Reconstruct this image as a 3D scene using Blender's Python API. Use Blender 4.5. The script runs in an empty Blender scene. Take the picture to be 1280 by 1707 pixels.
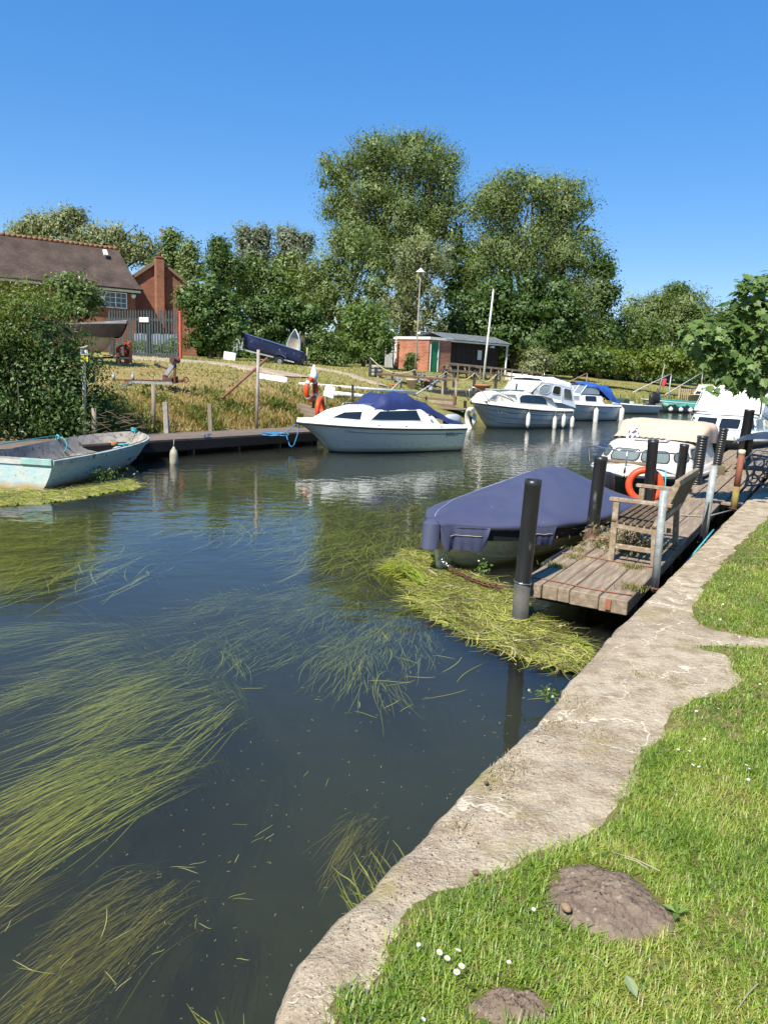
import bpy, bmesh, math, random
import numpy as np
from mathutils import Vector, Matrix, noise as mnoise
random.seed(7); rng = np.random.default_rng(7)
PI = math.pi
def R(d): return math.radians(d)
scene = bpy.context.scene
COL = scene.collection

# ------------------------------------------------------------------ camera
FPX = 1282.0; PITCH = R(10.75); ROLL = R(2.5); EYE = np.array([0.0, 0.0, 2.2])
_f = np.array([0, math.cos(PITCH), -math.sin(PITCH)]); _r = np.array([1.0, 0, 0]); _u = np.array([0, math.sin(PITCH), math.cos(PITCH)])
_R = math.cos(ROLL)*_r + math.sin(ROLL)*_u; _U = -math.sin(ROLL)*_r + math.cos(ROLL)*_u
cam = bpy.data.cameras.new("camera"); camo = bpy.data.objects.new("camera", cam); COL.objects.link(camo)
cam.sensor_fit = 'VERTICAL'; cam.sensor_height = 36.0; cam.lens = FPX/1707.0*36.0
cam.clip_start = 0.05; cam.clip_end = 1500
camo.matrix_world = Matrix(((_R[0], _U[0], -_f[0], EYE[0]), (_R[1], _U[1], -_f[1], EYE[1]), (_R[2], _U[2], -_f[2], EYE[2]), (0, 0, 0, 1)))
scene.camera = camo

# ------------------------------------------------------------------ light
SUN_EL = R(50); SUN_AZ = R(212)      # azimuth clockwise from +Y: behind the camera and to its left
w = bpy.data.worlds.new("World"); scene.world = w; w.use_nodes = True
nt = w.node_tree; nt.nodes.clear()
sky = nt.nodes.new('ShaderNodeTexSky'); sky.sky_type = 'NISHITA'; sky.sun_disc = False
sky.sun_elevation = SUN_EL; sky.sun_rotation = SUN_AZ; sky.altitude = 0; sky.air_density = 0.8; sky.dust_density = 0.0; sky.ozone_density = 5.0
bg = nt.nodes.new('ShaderNodeBackground'); bg.inputs['Strength'].default_value = 0.15
wo = nt.nodes.new('ShaderNodeOutputWorld')
hsv = nt.nodes.new('ShaderNodeHueSaturation'); hsv.inputs['Hue'].default_value = 0.512; hsv.inputs['Saturation'].default_value = 1.98; hsv.inputs['Value'].default_value = 1.58
gm = nt.nodes.new('ShaderNodeGamma'); gm.inputs[1].default_value = 0.45; nt.links.new(sky.outputs[0], gm.inputs[0]); nt.links.new(gm.outputs[0], hsv.inputs['Color']); nt.links.new(hsv.outputs[0], bg.inputs[0]); nt.links.new(bg.outputs[0], wo.inputs[0])
sl = bpy.data.lights.new("sun", 'SUN'); sl.energy = 4.6; sl.angle = R(0.5); sl.color = (1.0, 0.94, 0.82)
so = bpy.data.objects.new("sun", sl); COL.objects.link(so)
to_sun = Vector((math.sin(SUN_AZ)*math.cos(SUN_EL), math.cos(SUN_AZ)*math.cos(SUN_EL), math.sin(SUN_EL)))
so.rotation_euler = to_sun.to_track_quat('Z', 'Y').to_euler(); so.location = to_sun*60
scene.view_settings.view_transform = 'Standard'; scene.view_settings.look = 'None'
scene.view_settings.exposure = 0.9; scene.view_settings.gamma = 1.0; scene.view_settings.use_curve_mapping = False
scene.cycles.use_denoising = True
scene.cycles.max_bounces = 8; scene.cycles.transparent_max_bounces = 12; scene.cycles.transmission_bounces = 4
scene.cycles.diffuse_bounces = 3; scene.cycles.glossy_bounces = 3; scene.cycles.volume_bounces = 0
scene.cycles.caustics_reflective = False; scene.cycles.caustics_refractive = False

# ------------------------------------------------------------------ measuring helpers (surveyed points of the photograph -> real positions)
def ray(px, py): return _f + (px-640)/FPX*_R - (py-853.5)/FPX*_U
def atz(px, py, z):
    d = ray(px, py); t = (z-EYE[2])/d[2]; return EYE + t*d
def aty(px, py, Y):
    d = ray(px, py); return EYE + Y/d[1]*d
def pxm(Y): return FPX/Y                       # image pixels per metre at depth Y

# ------------------------------------------------------------------ materials
MATS = {}
def mat(name, c1, c2=None, scale=5.0, rough=0.6, bump=0.0, bscale=None, spec=0.3, detail=4, metal=0.0, stretch=(1, 1, 1), contrast=(0.35, 0.65), coat=0.0, c3=None, c3scale=30, c3pos=(0.6, 0.7), world=False):
    if name in MATS: return MATS[name]
    m = bpy.data.materials.new(name); m.use_nodes = True; t = m.node_tree; N = t.nodes; L = t.links
    b = N['Principled BSDF']; b.inputs['Roughness'].default_value = rough; b.inputs['Specular IOR Level'].default_value = spec; b.inputs['Metallic'].default_value = metal
    if coat: b.inputs['Coat Weight'].default_value = coat
    b.inputs['Base Color'].default_value = (*c1, 1)
    if c2 is not None or bump:
        tc = N.new('ShaderNodeTexCoord'); mp = N.new('ShaderNodeMapping'); mp.inputs['Scale'].default_value = stretch
        if world:
            g = N.new('ShaderNodeNewGeometry'); L.new(g.outputs['Position'], mp.inputs[0])
        else:
            oi = N.new('ShaderNodeObjectInfo'); ad = N.new('ShaderNodeVectorMath'); ad.operation = 'ADD'
            mu = N.new('ShaderNodeMath'); mu.operation = 'MULTIPLY'; mu.inputs[1].default_value = 37.0
            L.new(oi.outputs['Random'], mu.inputs[0]); L.new(tc.outputs['Object'], ad.inputs[0]); L.new(mu.outputs[0], ad.inputs[1]); L.new(ad.outputs[0], mp.inputs[0])
    if c2 is not None:
        n = N.new('ShaderNodeTexNoise'); n.inputs['Scale'].default_value = scale; n.inputs['Detail'].default_value = detail; n.inputs['Roughness'].default_value = 0.6
        L.new(mp.outputs[0], n.inputs['Vector'])
        r = N.new('ShaderNodeValToRGB'); r.color_ramp.elements[0].position = contrast[0]; r.color_ramp.elements[1].position = contrast[1]
        r.color_ramp.elements[0].color = (*c1, 1); r.color_ramp.elements[1].color = (*c2, 1)
        L.new(n.outputs[0], r.inputs[0]); out = r.outputs[0]
        if c3 is not None:
            n3 = N.new('ShaderNodeTexNoise'); n3.inputs['Scale'].default_value = c3scale; n3.inputs['Detail'].default_value = 5
            L.new(mp.outputs[0], n3.inputs['Vector'])
            r3 = N.new('ShaderNodeMapRange'); r3.inputs[1].default_value = c3pos[0]; r3.inputs[2].default_value = c3pos[1]; L.new(n3.outputs[0], r3.inputs[0])
            mx = N.new('ShaderNodeMix'); mx.data_type = 'RGBA'; L.new(r3.outputs[0], mx.inputs[0]); L.new(out, mx.inputs[6]); mx.inputs[7].default_value = (*c3, 1); out = mx.outputs[2]
        L.new(out, b.inputs['Base Color'])
    if bump:
        nb = N.new('ShaderNodeTexNoise'); nb.inputs['Scale'].default_value = bscale or scale*4; nb.inputs['Detail'].default_value = 5; L.new(mp.outputs[0], nb.inputs['Vector'])
        bp = N.new('ShaderNodeBump'); bp.inputs['Strength'].default_value = 1.0; bp.inputs['Distance'].default_value = bump
        L.new(nb.outputs[0], bp.inputs['Height']); L.new(bp.outputs[0], b.inputs['Normal'])
    MATS[name] = m; return m

def leafmat(name, c1, c2, trans=0.35, rough=0.5, gloss=0.03, transcol=None, drift=None):
    if name in MATS: return MATS[name]
    m = bpy.data.materials.new(name); m.use_nodes = True; t = m.node_tree; N = t.nodes; L = t.links; N.clear()
    g = N.new('ShaderNodeNewGeometry'); r = N.new('ShaderNodeValToRGB'); r.color_ramp.elements[0].color = (*c1, 1); r.color_ramp.elements[1].color = (*c2, 1)
    if drift:
        n = N.new('ShaderNodeTexNoise'); n.inputs['Scale'].default_value = drift[0]; n.inputs['Detail'].default_value = 3; L.new(g.outputs['Position'], n.inputs[0])
        m1 = N.new('ShaderNodeMapRange'); m1.inputs[1].default_value = 0.32; m1.inputs[2].default_value = 0.68; m1.inputs[3].default_value = -0.5; m1.inputs[4].default_value = 0.6; L.new(n.outputs[0], m1.inputs[0])
        m2 = N.new('ShaderNodeMath'); L.new(g.outputs['Random Per Island'], m2.inputs[0]); L.new(m1.outputs[0], m2.inputs[1]); L.new(m2.outputs[0], r.inputs[0])
        if len(drift) > 1: e = r.color_ramp.elements.new(0.88); r.color_ramp.elements[-1].color = (*drift[1], 1); e.color = (*c2, 1)
    else: L.new(g.outputs['Random Per Island'], r.inputs[0])
    d = N.new('ShaderNodeBsdfDiffuse'); L.new(r.outputs[0], d.inputs[0])
    tr = N.new('ShaderNodeBsdfTranslucent')
    hs = N.new('ShaderNodeMix'); hs.data_type = 'RGBA'; hs.blend_type = 'MULTIPLY'; hs.inputs[0].default_value = 1.0; L.new(r.outputs[0], hs.inputs[6]); hs.inputs[7].default_value = (*(transcol or (1.5, 1.5, 0.6)), 1)
    L.new(hs.outputs[2], tr.inputs[0])
    mx = N.new('ShaderNodeMixShader'); mx.inputs[0].default_value = trans; L.new(d.outputs[0], mx.inputs[1]); L.new(tr.outputs[0], mx.inputs[2])
    gl = N.new('ShaderNodeBsdfGlossy'); gl.inputs['Roughness'].default_value = rough; gl.inputs[0].default_value = (0.9, 0.95, 0.9, 1)
    m2 = N.new('ShaderNodeMixShader'); m2.inputs[0].default_value = gloss; L.new(mx.outputs[0], m2.inputs[1]); L.new(gl.outputs[0], m2.inputs[2])
    o = N.new('ShaderNodeOutputMaterial'); L.new(m2.outputs[0], o.inputs[0])
    MATS[name] = m; return m

# ------------------------------------------------------------------ mesh helpers
class MB:
    """collects shapes and links them as ONE mesh object"""
    def __init__(s): s.v = []; s.f = []; s.sm = []
    def add(s, vs, fs, smooth=False):
        k = len(s.v); s.v += [tuple(float(c) for c in p) for p in vs]; s.f += [tuple(i+k for i in f) for f in fs]; s.sm += [smooth]*len(fs); return s
    def box(s, c, size, rot=None):
        x, y, z = [q/2 for q in size]; vs = [Vector((a*x, b*y, d*z)) for d in (-1, 1) for b in (-1, 1) for a in (-1, 1)]
        if rot is not None:
            if not isinstance(rot, Matrix): rot = Matrix.Rotation(rot, 3, 'Z')
            vs = [rot @ q for q in vs]
        vs = [q + Vector(c) for q in vs]
        return s.add(vs, [(0, 2, 3, 1), (4, 5, 7, 6), (0, 1, 5, 4), (2, 6, 7, 3), (0, 4, 6, 2), (1, 3, 7, 5)])
    def bar(s, p, q, wd, ht, up=(0, 0, 1)):
        p = Vector(p); q = Vector(q); d = (q-p).normalized(); up = Vector(up); sd = d.cross(up)
        if sd.length < 1e-4: sd = d.cross(Vector((1, 0, 0)))
        sd.normalize(); up = sd.cross(d).normalized()
        vs = []
        for e in (p, q):
            for a, b in ((-1, -1), (1, -1), (1, 1), (-1, 1)): vs.append(e + sd*a*wd/2 + up*b*ht/2)
        return s.add(vs, [(0, 1, 2, 3), (7, 6, 5, 4), (0, 4, 5, 1), (1, 5, 6, 2), (2, 6, 7, 3), (3, 7, 4, 0)])
    def tube(s, pts, r, n=8, caps=True, smooth=True):
        pts = [Vector(p) for p in pts]; m = len(pts); rr = r if isinstance(r, (list, tuple)) else [r]*m
        vs = []; prev = None
        for i, p in enumerate(pts):
            d = (pts[min(i+1, m-1)] - pts[max(i-1, 0)])
            if d.length < 1e-9: d = Vector((0, 0, 1))
            d.normalize()
            if prev is None:
                a = d.cross(Vector((0, 0, 1)))
                if a.length < 1e-3: a = d.cross(Vector((1, 0, 0)))
            else:
                a = prev - d*prev.dot(d)
                if a.length < 1e-4: a = d.cross(Vector((1, 0, 0)))
            a.normalize(); prev = a; b = d.cross(a)
            for k in range(n):
                t = 2*PI*k/n; vs.append(p + (a*math.cos(t)+b*math.sin(t))*rr[i])
        fs = [(i*n+k, i*n+(k+1) % n, (i+1)*n+(k+1) % n, (i+1)*n+k) for i in range(m-1) for k in range(n)]
        s.add(vs, fs, smooth)
        if caps:
            s.add(vs[:n], [tuple(range(n-1, -1, -1))]); s.add(vs[-n:], [tuple(range(n))])
        return s
    def lathe(s, prof, c=(0, 0, 0), n=12, axis=None, smooth=True, caps=True):
        c = Vector(c); ax = Vector(axis).normalized() if axis is not None else Vector((0, 0, 1))
        q = Vector((0, 0, 1)).rotation_difference(ax)
        vs = []
        for r, z in prof:
            for k in range(n): t = 2*PI*k/n; vs.append(c + q @ Vector((r*math.cos(t), r*math.sin(t), z)))
        m = len(prof)
        s.add(vs, [(i*n+k, i*n+(k+1) % n, (i+1)*n+(k+1) % n, (i+1)*n+k) for i in range(m-1) for k in range(n)], smooth)
        if caps:
            s.add(vs[:n], [tuple(range(n-1, -1, -1))]); s.add(vs[-n:], [tuple(range(n))])
        return s
    def loft(s, rings, closed=False, smooth=True, cap0=False, cap1=False):
        n = len(rings[0]); vs = [p for r in rings for p in r]; m = len(rings); kk = n if closed else n-1
        fs = [(i*n+k, i*n+(k+1) % n, (i+1)*n+(k+1) % n, (i+1)*n+k) for i in range(m-1) for k in range(kk)]
        s.add(vs, fs, smooth)
        if cap0: s.add(rings[0], [tuple(range(n-1, -1, -1))])
        if cap1: s.add(rings[-1], [tuple(range(n))])
        return s
    def torus(s, c, Rm, r, axis=(0, 0, 1), n=28, k=10, a0=0, a1=2*PI, squash=1.0):
        q = Vector((0, 0, 1)).rotation_difference(Vector(axis).normalized()); full = abs(a1-a0-2*PI) < 1e-6
        rings = []
        for i in range(n if full else n+1):
            t = a0 + (a1-a0)*i/n; ring = []
            for j in range(k):
                u = 2*PI*j/k; rad = Rm + r*math.cos(u); ring.append(Vector(c) + q @ Vector((rad*math.cos(t), rad*math.sin(t)*squash, r*math.sin(u))))
            rings.append(ring)
        if full: rings.append(rings[0])
        return s.loft(rings, closed=True, cap0=not full, cap1=not full)
    def prism(s, poly, off):
        """polygon (3D points, planar) given thickness along the vector off"""
        off = Vector(off); n = len(poly); a = [Vector(p) for p in poly]; b = [p+off for p in a]
        s.add(a+b, [tuple(range(n-1, -1, -1)), tuple(range(n, 2*n))] + [(i, (i+1) % n, n+(i+1) % n, n+i) for i in range(n)])
        return s
    def build(s, name, m, parent=None, bevel=0.0, label=None, kind=None, jit=0.0, weld=True, auto=None):
        me = bpy.data.meshes.new(name)
        me.from_pydata(s.v, [], s.f)
        me.polygons.foreach_set('use_smooth', s.sm)
        bm = bmesh.new(); bm.from_mesh(me)
        if weld: bmesh.ops.remove_doubles(bm, verts=bm.verts, dist=1e-5)
        bmesh.ops.recalc_face_normals(bm, faces=bm.faces)
        if bevel:
            es = [e for e in bm.edges if len(e.link_faces) == 2 and e.calc_face_angle(0) > 0.6]
            bmesh.ops.bevel(bm, geom=es, offset=bevel, segments=1, affect='EDGES', clamp_overlap=True)
        if jit:
            for q in bm.verts: q.co += Vector((random.uniform(-jit, jit), random.uniform(-jit, jit), random.uniform(-jit, jit)))
        bm.to_mesh(me); bm.free()
        o = bpy.data.objects.new(name, me); COL.objects.link(o)
        for q in (m if isinstance(m, (list, tuple)) else [m]): me.materials.append(q)
        if parent is not None: o.parent = parent
        if label: o['label'] = label
        if kind: o['kind'] = kind
        return o
def tag(o, label=None, cat=None, group=None, kind=None):
    if label: o['label'] = label
    if cat: o['category'] = cat
    if group: o['group'] = group
    if kind: o['kind'] = kind
    return o
def thing(name, label, cat, loc=(0, 0, 0), rz=0.0, group=None):
    o = bpy.data.objects.new(name, None); COL.objects.link(o); o.location = loc; o.rotation_euler = (0, 0, rz); o.empty_display_size = 0.2
    return tag(o, label, cat, group)
def dup(root, loc=None, rz=None, label=None, scale=None):
    kids = {}
    for o in bpy.data.objects:
        if o.parent is not None: kids.setdefault(o.parent.name, []).append(o)
    def cp(o, par):
        c = o.copy(); COL.objects.link(c)
        if par is not None: c.parent = par
        for k in kids.get(o.name, []): cp(k, c)
        return c
    r = cp(root, None)
    if loc is not None: r.location = loc
    if rz is not None: r.rotation_euler = (0, 0, rz)
    if label: r['label'] = label
    if scale: r.scale = scale
    return r
def fast_mesh(name, verts, faces, m, parent=None, smooth=False):
    """numpy mesh: verts (n,3), faces (k,3|4)"""
    me = bpy.data.meshes.new(name); nv = len(verts); nf, k = faces.shape
    me.vertices.add(nv); me.vertices.foreach_set('co', np.ascontiguousarray(verts, dtype=np.float32).ravel())
    me.loops.add(nf*k); me.loops.foreach_set('vertex_index', np.ascontiguousarray(faces, dtype=np.int32).ravel())
    me.polygons.add(nf); me.polygons.foreach_set('loop_start', np.arange(0, nf*k, k, dtype=np.int32))
    try: me.polygons.foreach_set('loop_total', np.full(nf, k, dtype=np.int32))
    except Exception: pass
    if smooth: me.polygons.foreach_set('use_smooth', np.ones(nf, dtype=bool))
    me.update(calc_edges=True)
    o = bpy.data.objects.new(name, me); COL.objects.link(o); me.materials.append(m)
    if parent is not None: o.parent = parent
    return o
def unit(a): return a/np.maximum(np.linalg.norm(a, axis=-1, keepdims=True), 1e-9)
def leaf_geo(c, ax, nrm, ln, wd, fold=0.0):
    """rhombic leaves: centres c, long axes ax, normals nrm, lengths ln, widths wd -> verts, faces"""
    ax = unit(ax); sd = unit(np.cross(nrm, ax)); nn = np.cross(ax, sd)
    ln = np.asarray(ln).reshape(-1, 1); wd = np.asarray(wd).reshape(-1, 1)
    a = c - ax*ln*0.5; b = c + sd*wd*0.5 - ax*ln*0.08 + nn*fold*wd; d = c - sd*wd*0.5 - ax*ln*0.08 + nn*fold*wd; e = c + ax*ln*0.5
    v = np.stack([a, b, e, d], 1).reshape(-1, 3); n = len(c)
    return v, np.arange(n*4).reshape(n, 4)
def grid_mesh(name, xs, ys, zf, m):
    X, Y = np.meshgrid(xs, ys); Z = zf(X, Y); nx, ny = len(xs), len(ys)
    v = np.stack([X, Y, Z], -1).reshape(-1, 3); i = np.arange(nx*ny).reshape(ny, nx)
    f = np.stack([i[:-1, :-1], i[:-1, 1:], i[1:, 1:], i[1:, :-1]], -1).reshape(-1, 4)
    return fast_mesh(name, v, f, m, smooth=True)
def vnoise(X, Y, s=1.0, seed=0.0):
    """cheap smooth noise for arrays"""
    r = np.zeros_like(X, dtype=float); a = 1.0; q = np.random.default_rng(int(seed*10)+5)
    for k in range(5):
        for j in range(3):
            th = q.uniform(0, 2*PI); ph = q.uniform(0, 2*PI); fr = s*(1.9**k)*q.uniform(0.8, 1.25)
            r = r + a/3*np.sin(fr*(X*math.cos(th)+Y*math.sin(th))*2*PI + ph)
        a *= 0.55
    return r/1.6
def poly_sd(P, poly):
    """signed distance of points P (n,2) to a closed polygon; negative inside"""
    poly = np.asarray(poly, float); n = len(poly); d = np.full(len(P), 1e9); ins = np.zeros(len(P), bool)
    for i in range(n):
        a = poly[i]; b = poly[(i+1) % n]; e = b-a; wv = P-a; t = np.clip((wv@e)/max(e@e, 1e-12), 0, 1)[:, None]
        d = np.minimum(d, np.linalg.norm(wv-t*e, axis=1))
        c = ((a[1] > P[:, 1]) != (b[1] > P[:, 1])) & (P[:, 0] < (b[0]-a[0])*(P[:, 1]-a[1])/(b[1]-a[1]+1e-12)+a[0]); ins ^= c
    return np.where(ins, -d, d)
def line_dist(P, line):
    line = np.asarray(line, float); d = np.full(len(P), 1e9); sgn = np.ones(len(P))
    for i in range(len(line)-1):
        a = line[i]; b = line[i+1]; e = b-a; wv = P-a; t = np.clip((wv@e)/(e@e), 0, 1)[:, None]
        dd = np.linalg.norm(wv-t*e, axis=1); cr = e[0]*wv[:, 1]-e[1]*wv[:, 0]; k = dd < d
        d = np.where(k, dd, d); sgn = np.where(k, np.sign(cr), sgn)
    return d*sgn        # positive to the left of the line
# ------------------------------------------------------------------ shared materials
M_white = mat('white_gelcoat', (0.80, 0.80, 0.77), (0.70, 0.70, 0.66), 3, 0.35, spec=0.45, c3=(0.50, 0.49, 0.43), c3scale=9, c3pos=(0.62, 0.8))
M_cream = mat('cream_gelcoat', (0.78, 0.74, 0.66), (0.68, 0.63, 0.54), 4, 0.4, spec=0.4)
M_black = mat('black_rubber', (0.012, 0.012, 0.013), (0.022, 0.022, 0.023), 20, 0.5, spec=0.4)
M_glass = mat('tinted_window_glass', (0.012, 0.015, 0.018), None, 5, 0.06, spec=0.9)
M_paleglass = mat('pale_window_glass', (0.16, 0.19, 0.22), (0.23, 0.27, 0.3), 2, 0.08, spec=0.9)
M_steel = mat('stainless_steel', (0.6, 0.6, 0.6), (0.4, 0.4, 0.4), 8, 0.25, metal=0.9)
M_galv = mat('galvanised_pipe', (0.33, 0.36, 0.35), (0.20, 0.22, 0.21), 14, 0.5, bump=0.0006, spec=0.5, c3=(0.22, 0.12, 0.06), c3scale=6, c3pos=(0.6, 0.75))
M_orange = mat('orange_buoy_plastic', (0.80, 0.085, 0.02), (0.68, 0.06, 0.015), 6, 0.45, spec=0.4)
M_rope_blue = mat('blue_rope', (0.07, 0.28, 0.50), (0.04, 0.18, 0.36), 40, 0.8)
M_rope_cyan = mat('turquoise_rope', (0.10, 0.45, 0.47), (0.06, 0.30, 0.33), 40, 0.8)
M_rope_grey = mat('grey_rope', (0.38, 0.36, 0.31), (0.24, 0.22, 0.18), 40, 0.85)
M_fender = mat('fender_vinyl', (0.74, 0.73, 0.68), (0.52, 0.50, 0.43), 5, 0.45)
M_oldwood = mat('weathered_timber', (0.25, 0.19, 0.125), (0.15, 0.11, 0.075), 6, 0.85, bump=0.003, bscale=30, stretch=(1, 14, 14), c3=(0.31, 0.27, 0.2), c3scale=3)
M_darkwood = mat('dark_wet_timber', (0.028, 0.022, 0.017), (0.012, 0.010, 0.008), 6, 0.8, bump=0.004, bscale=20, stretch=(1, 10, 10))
M_postwood = mat('grey_post_timber', (0.28, 0.235, 0.17), (0.17, 0.14, 0.10), 5, 0.85, bump=0.002, bscale=20, stretch=(8, 8, 1))
M_rust = mat('rusty_iron', (0.15, 0.06, 0.035), (0.07, 0.035, 0.025), 12, 0.8, bump=0.002, bscale=40)
M_ironblack = mat('black_iron', (0.02, 0.021, 0.023), (0.035, 0.034, 0.033), 20, 0.5, spec=0.4)
M_brick = None

# ------------------------------------------------------------------ terrain of the far bank
BANK = np.array([(-60, 2), (-30, 9.5), (-12, 14.2), (-6.6, 17.4), (-2.7, 22.5), (-1.0, 24.8), (2, 29.4), (4.4, 35), (8, 39.8), (12, 45), (16, 50.5), (20, 55.5), (25, 62.5), (31, 72), (42, 92), (70, 130)], float)
QUAY = np.array([(-1.2, -6), (-0.42, 0.2), (-0.30, 1.2), (-0.235, 1.8), (-0.235, 1.93), (-0.19, 2.08), (-0.11, 2.22), (0.02, 2.41), (0.22, 2.75), (0.43, 3.13), (0.62, 3.44), (0.80, 3.70), (0.93, 3.92), (1.06, 4.16), (1.19, 4.42), (1.43, 4.82), (1.64, 5.21), (2.0, 5.80), (2.44, 6.52), (3.35, 8.04), (4.1, 9.29), (5.46, 11.56), (7.35, 14.72), (9.8, 18.6), (12.6, 22.9), (16.5, 28.5), (22, 36), (32, 49), (50, 72), (90, 120)], float)
def sstep(a, b, x): t = np.clip((x-a)/(b-a), 0, 1); return t*t*(3-2*t)
def far_height(X, Y):
    P = np.stack([np.ravel(X), np.ravel(Y)], -1).astype(float); n = line_dist(P, BANK); x = P[:, 0]
    hl = np.interp(n, [-6, -1.5, -0.3, 0.0, 0.5, 3.2, 7, 14, 20, 60], [-1.2, -1.1, -0.4, 0.12, 0.42, 1.30, 1.72, 2.10, 2.20, 2.45])
    hr = np.interp(n, [-6, -1.5, -0.3, 0.0, 0.5, 2.0, 6, 10, 14, 26, 60], [-1.2, -1.1, -0.4, 0.15, 0.42, 0.75, 1.22, 1.66, 1.98, 2.2, 2.35])
    k = sstep(-3, 4, x); z = hl*(1-k)+hr*k
    z = z + np.where(n > 0.3, 0.035*vnoise(P[:, 0], P[:, 1], 0.5, 3), 0)
    return z.reshape(np.shape(X))
def gz(x, y): return float(far_height(np.array([x]), np.array([y]))[0])
def hit(px, py, t0=14.0, t1=140.0):
    """where the line of sight through a pixel meets the far bank"""
    d = ray(px, py); ts = np.arange(t0, t1, 0.1); P = EYE + ts[:, None]*d; h = far_height(P[:, 0], P[:, 1])
    k = np.argmax(P[:, 2] <= h)
    return P[k] if (P[:, 2] <= h).any() else P[-1]

def groundmat():
    m = bpy.data.materials.new('far_bank_turf'); m.use_nodes = True; t = m.node_tree; N = t.nodes; L = t.links; b = N['Principled BSDF']; b.inputs['Roughness'].default_value = 0.95; b.inputs['Specular IOR Level'].default_value = 0.1
    g = N.new('ShaderNodeNewGeometry')
    def nz(s, d=5, st=(1, 1, 1)):
        mp = N.new('ShaderNodeMapping'); mp.inputs['Scale'].default_value = st; L.new(g.outputs['Position'], mp.inputs[0])
        n = N.new('ShaderNodeTexNoise'); n.inputs['Scale'].default_value = s; n.inputs['Detail'].default_value = d; L.new(mp.outputs[0], n.inputs[0]); return n.outputs[0]
    def ramp(i, p0, p1, c0, c1):
        r = N.new('ShaderNodeValToRGB'); r.color_ramp.elements[0].position = p0; r.color_ramp.elements[1].position = p1; r.color_ramp.elements[0].color = (*c0, 1); r.color_ramp.elements[1].color = (*c1, 1); L.new(i, r.inputs[0]); return r.outputs[0]
    def mix(f, a, c):
        x = N.new('ShaderNodeMix'); x.data_type = 'RGBA'; L.new(f, x.inputs[0]); L.new(a, x.inputs[6]); L.new(c, x.inputs[7]); return x.outputs[2]
    green = ramp(nz(0.9), 0.3, 0.7, (0.22, 0.235, 0.065), (0.36, 0.32, 0.11))
    dry = ramp(nz(2.2), 0.3, 0.7, (0.30, 0.21, 0.09), (0.42, 0.32, 0.14))
    fine = ramp(nz(14, 6), 0.25, 0.75, (0.5, 0.5, 0.5), (1, 1, 1))
    sx = N.new('ShaderNodeSeparateXYZ'); L.new(g.outputs['Position'], sx.inputs[0])
    mr = N.new('ShaderNodeMapRange'); mr.inputs[1].default_value = 2.0; mr.inputs[2].default_value = -4.0; L.new(sx.outputs[0], mr.inputs[0])   # the left bank has dried out, the right lawn has not
    mr2 = N.new('ShaderNodeMapRange'); mr2.inputs[1].default_value = 36.0; mr2.inputs[2].default_value = 26.0; L.new(sx.outputs[1], mr2.inputs[0])
    mm = N.new('ShaderNodeMath'); mm.operation = 'MULTIPLY'; L.new(mr.outputs[0], mm.inputs[0]); L.new(mr2.outputs[0], mm.inputs[1])
    pn = N.new('ShaderNodeMapRange'); pn.inputs[1].default_value = 0.35; pn.inputs[2].default_value = 0.62; L.new(nz(0.6), pn.inputs[0])
    ma = N.new('ShaderNodeMath'); ma.operation = 'MULTIPLY_ADD'; ma.inputs[1].default_value = 0.35; L.new(pn.outputs[0], ma.inputs[0]); 
    sc = N.new('ShaderNodeMath'); sc.operation = 'MULTIPLY'; sc.inputs[1].default_value = 0.75; L.new(mm.outputs[0], sc.inputs[0]); L.new(sc.outputs[0], ma.inputs[2])
    c = mix(ma.outputs[0], green, dry)
    x = N.new('ShaderNodeMix'); x.data_type = 'RGBA'; x.blend_type = 'MULTIPLY'; x.inputs[0].default_value = 1; L.new(c, x.inputs[6]); L.new(fine, x.inputs[7])
    L.new(x.outputs[2], b.inputs['Base Color'])
    bp = N.new('ShaderNodeBump'); bp.inputs['Distance'].default_value = 0.03; bp.inputs['Strength'].default_value = 1; L.new(nz(10, 6), bp.inputs['Height']); L.new(bp.outputs[0], b.inputs['Normal'])
    return m
M_turf = groundmat()
xs = np.arange(-46, 64, 0.55); ys = np.arange(3, 132, 0.55)
X, Y = np.meshgrid(xs, ys); P = np.stack([X.ravel(), Y.ravel()], -1); nn = line_dist(P, BANK).reshape(X.shape); Z = far_height(X, Y)
v = np.stack([X, Y, Z], -1).reshape(-1, 3); ii = np.arange(X.size).reshape(X.shape)
f = np.stack([ii[:-1, :-1], ii[:-1, 1:], ii[1:, 1:], ii[1:, :-1]], -1).reshape(-1, 4); keep = (nn.ravel()[f] > -2.2).all(1)
tag(fast_mesh('far_bank_ground', v, f[keep], M_turf, smooth=True), kind='structure')
mb = MB()
for (x0, x1, y0, y1) in ((-700, -44, -100, 900), (62.5, 700, 90, 900), (-44, 62.5, 130, 900)): mb.add([(x0, y0, 2.2), (x1, y0, 2.2), (x1, y1, 2.2), (x0, y1, 2.2)], [(0, 1, 2, 3)])
tag(mb.build('meadow', M_turf), kind='structure')
# river bed
M_bed = mat('river_mud', (0.12, 0.10, 0.075), (0.20, 0.165, 0.115), 2.0, 0.95, bump=0.03, bscale=6, world=True)
tag(grid_mesh('river_bed', np.arange(-44, 64, 1.2), np.arange(-8, 126, 1.2), lambda X, Y: -1.15+0.10*vnoise(X, Y, 0.35, 9), M_bed), kind='structure')

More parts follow.
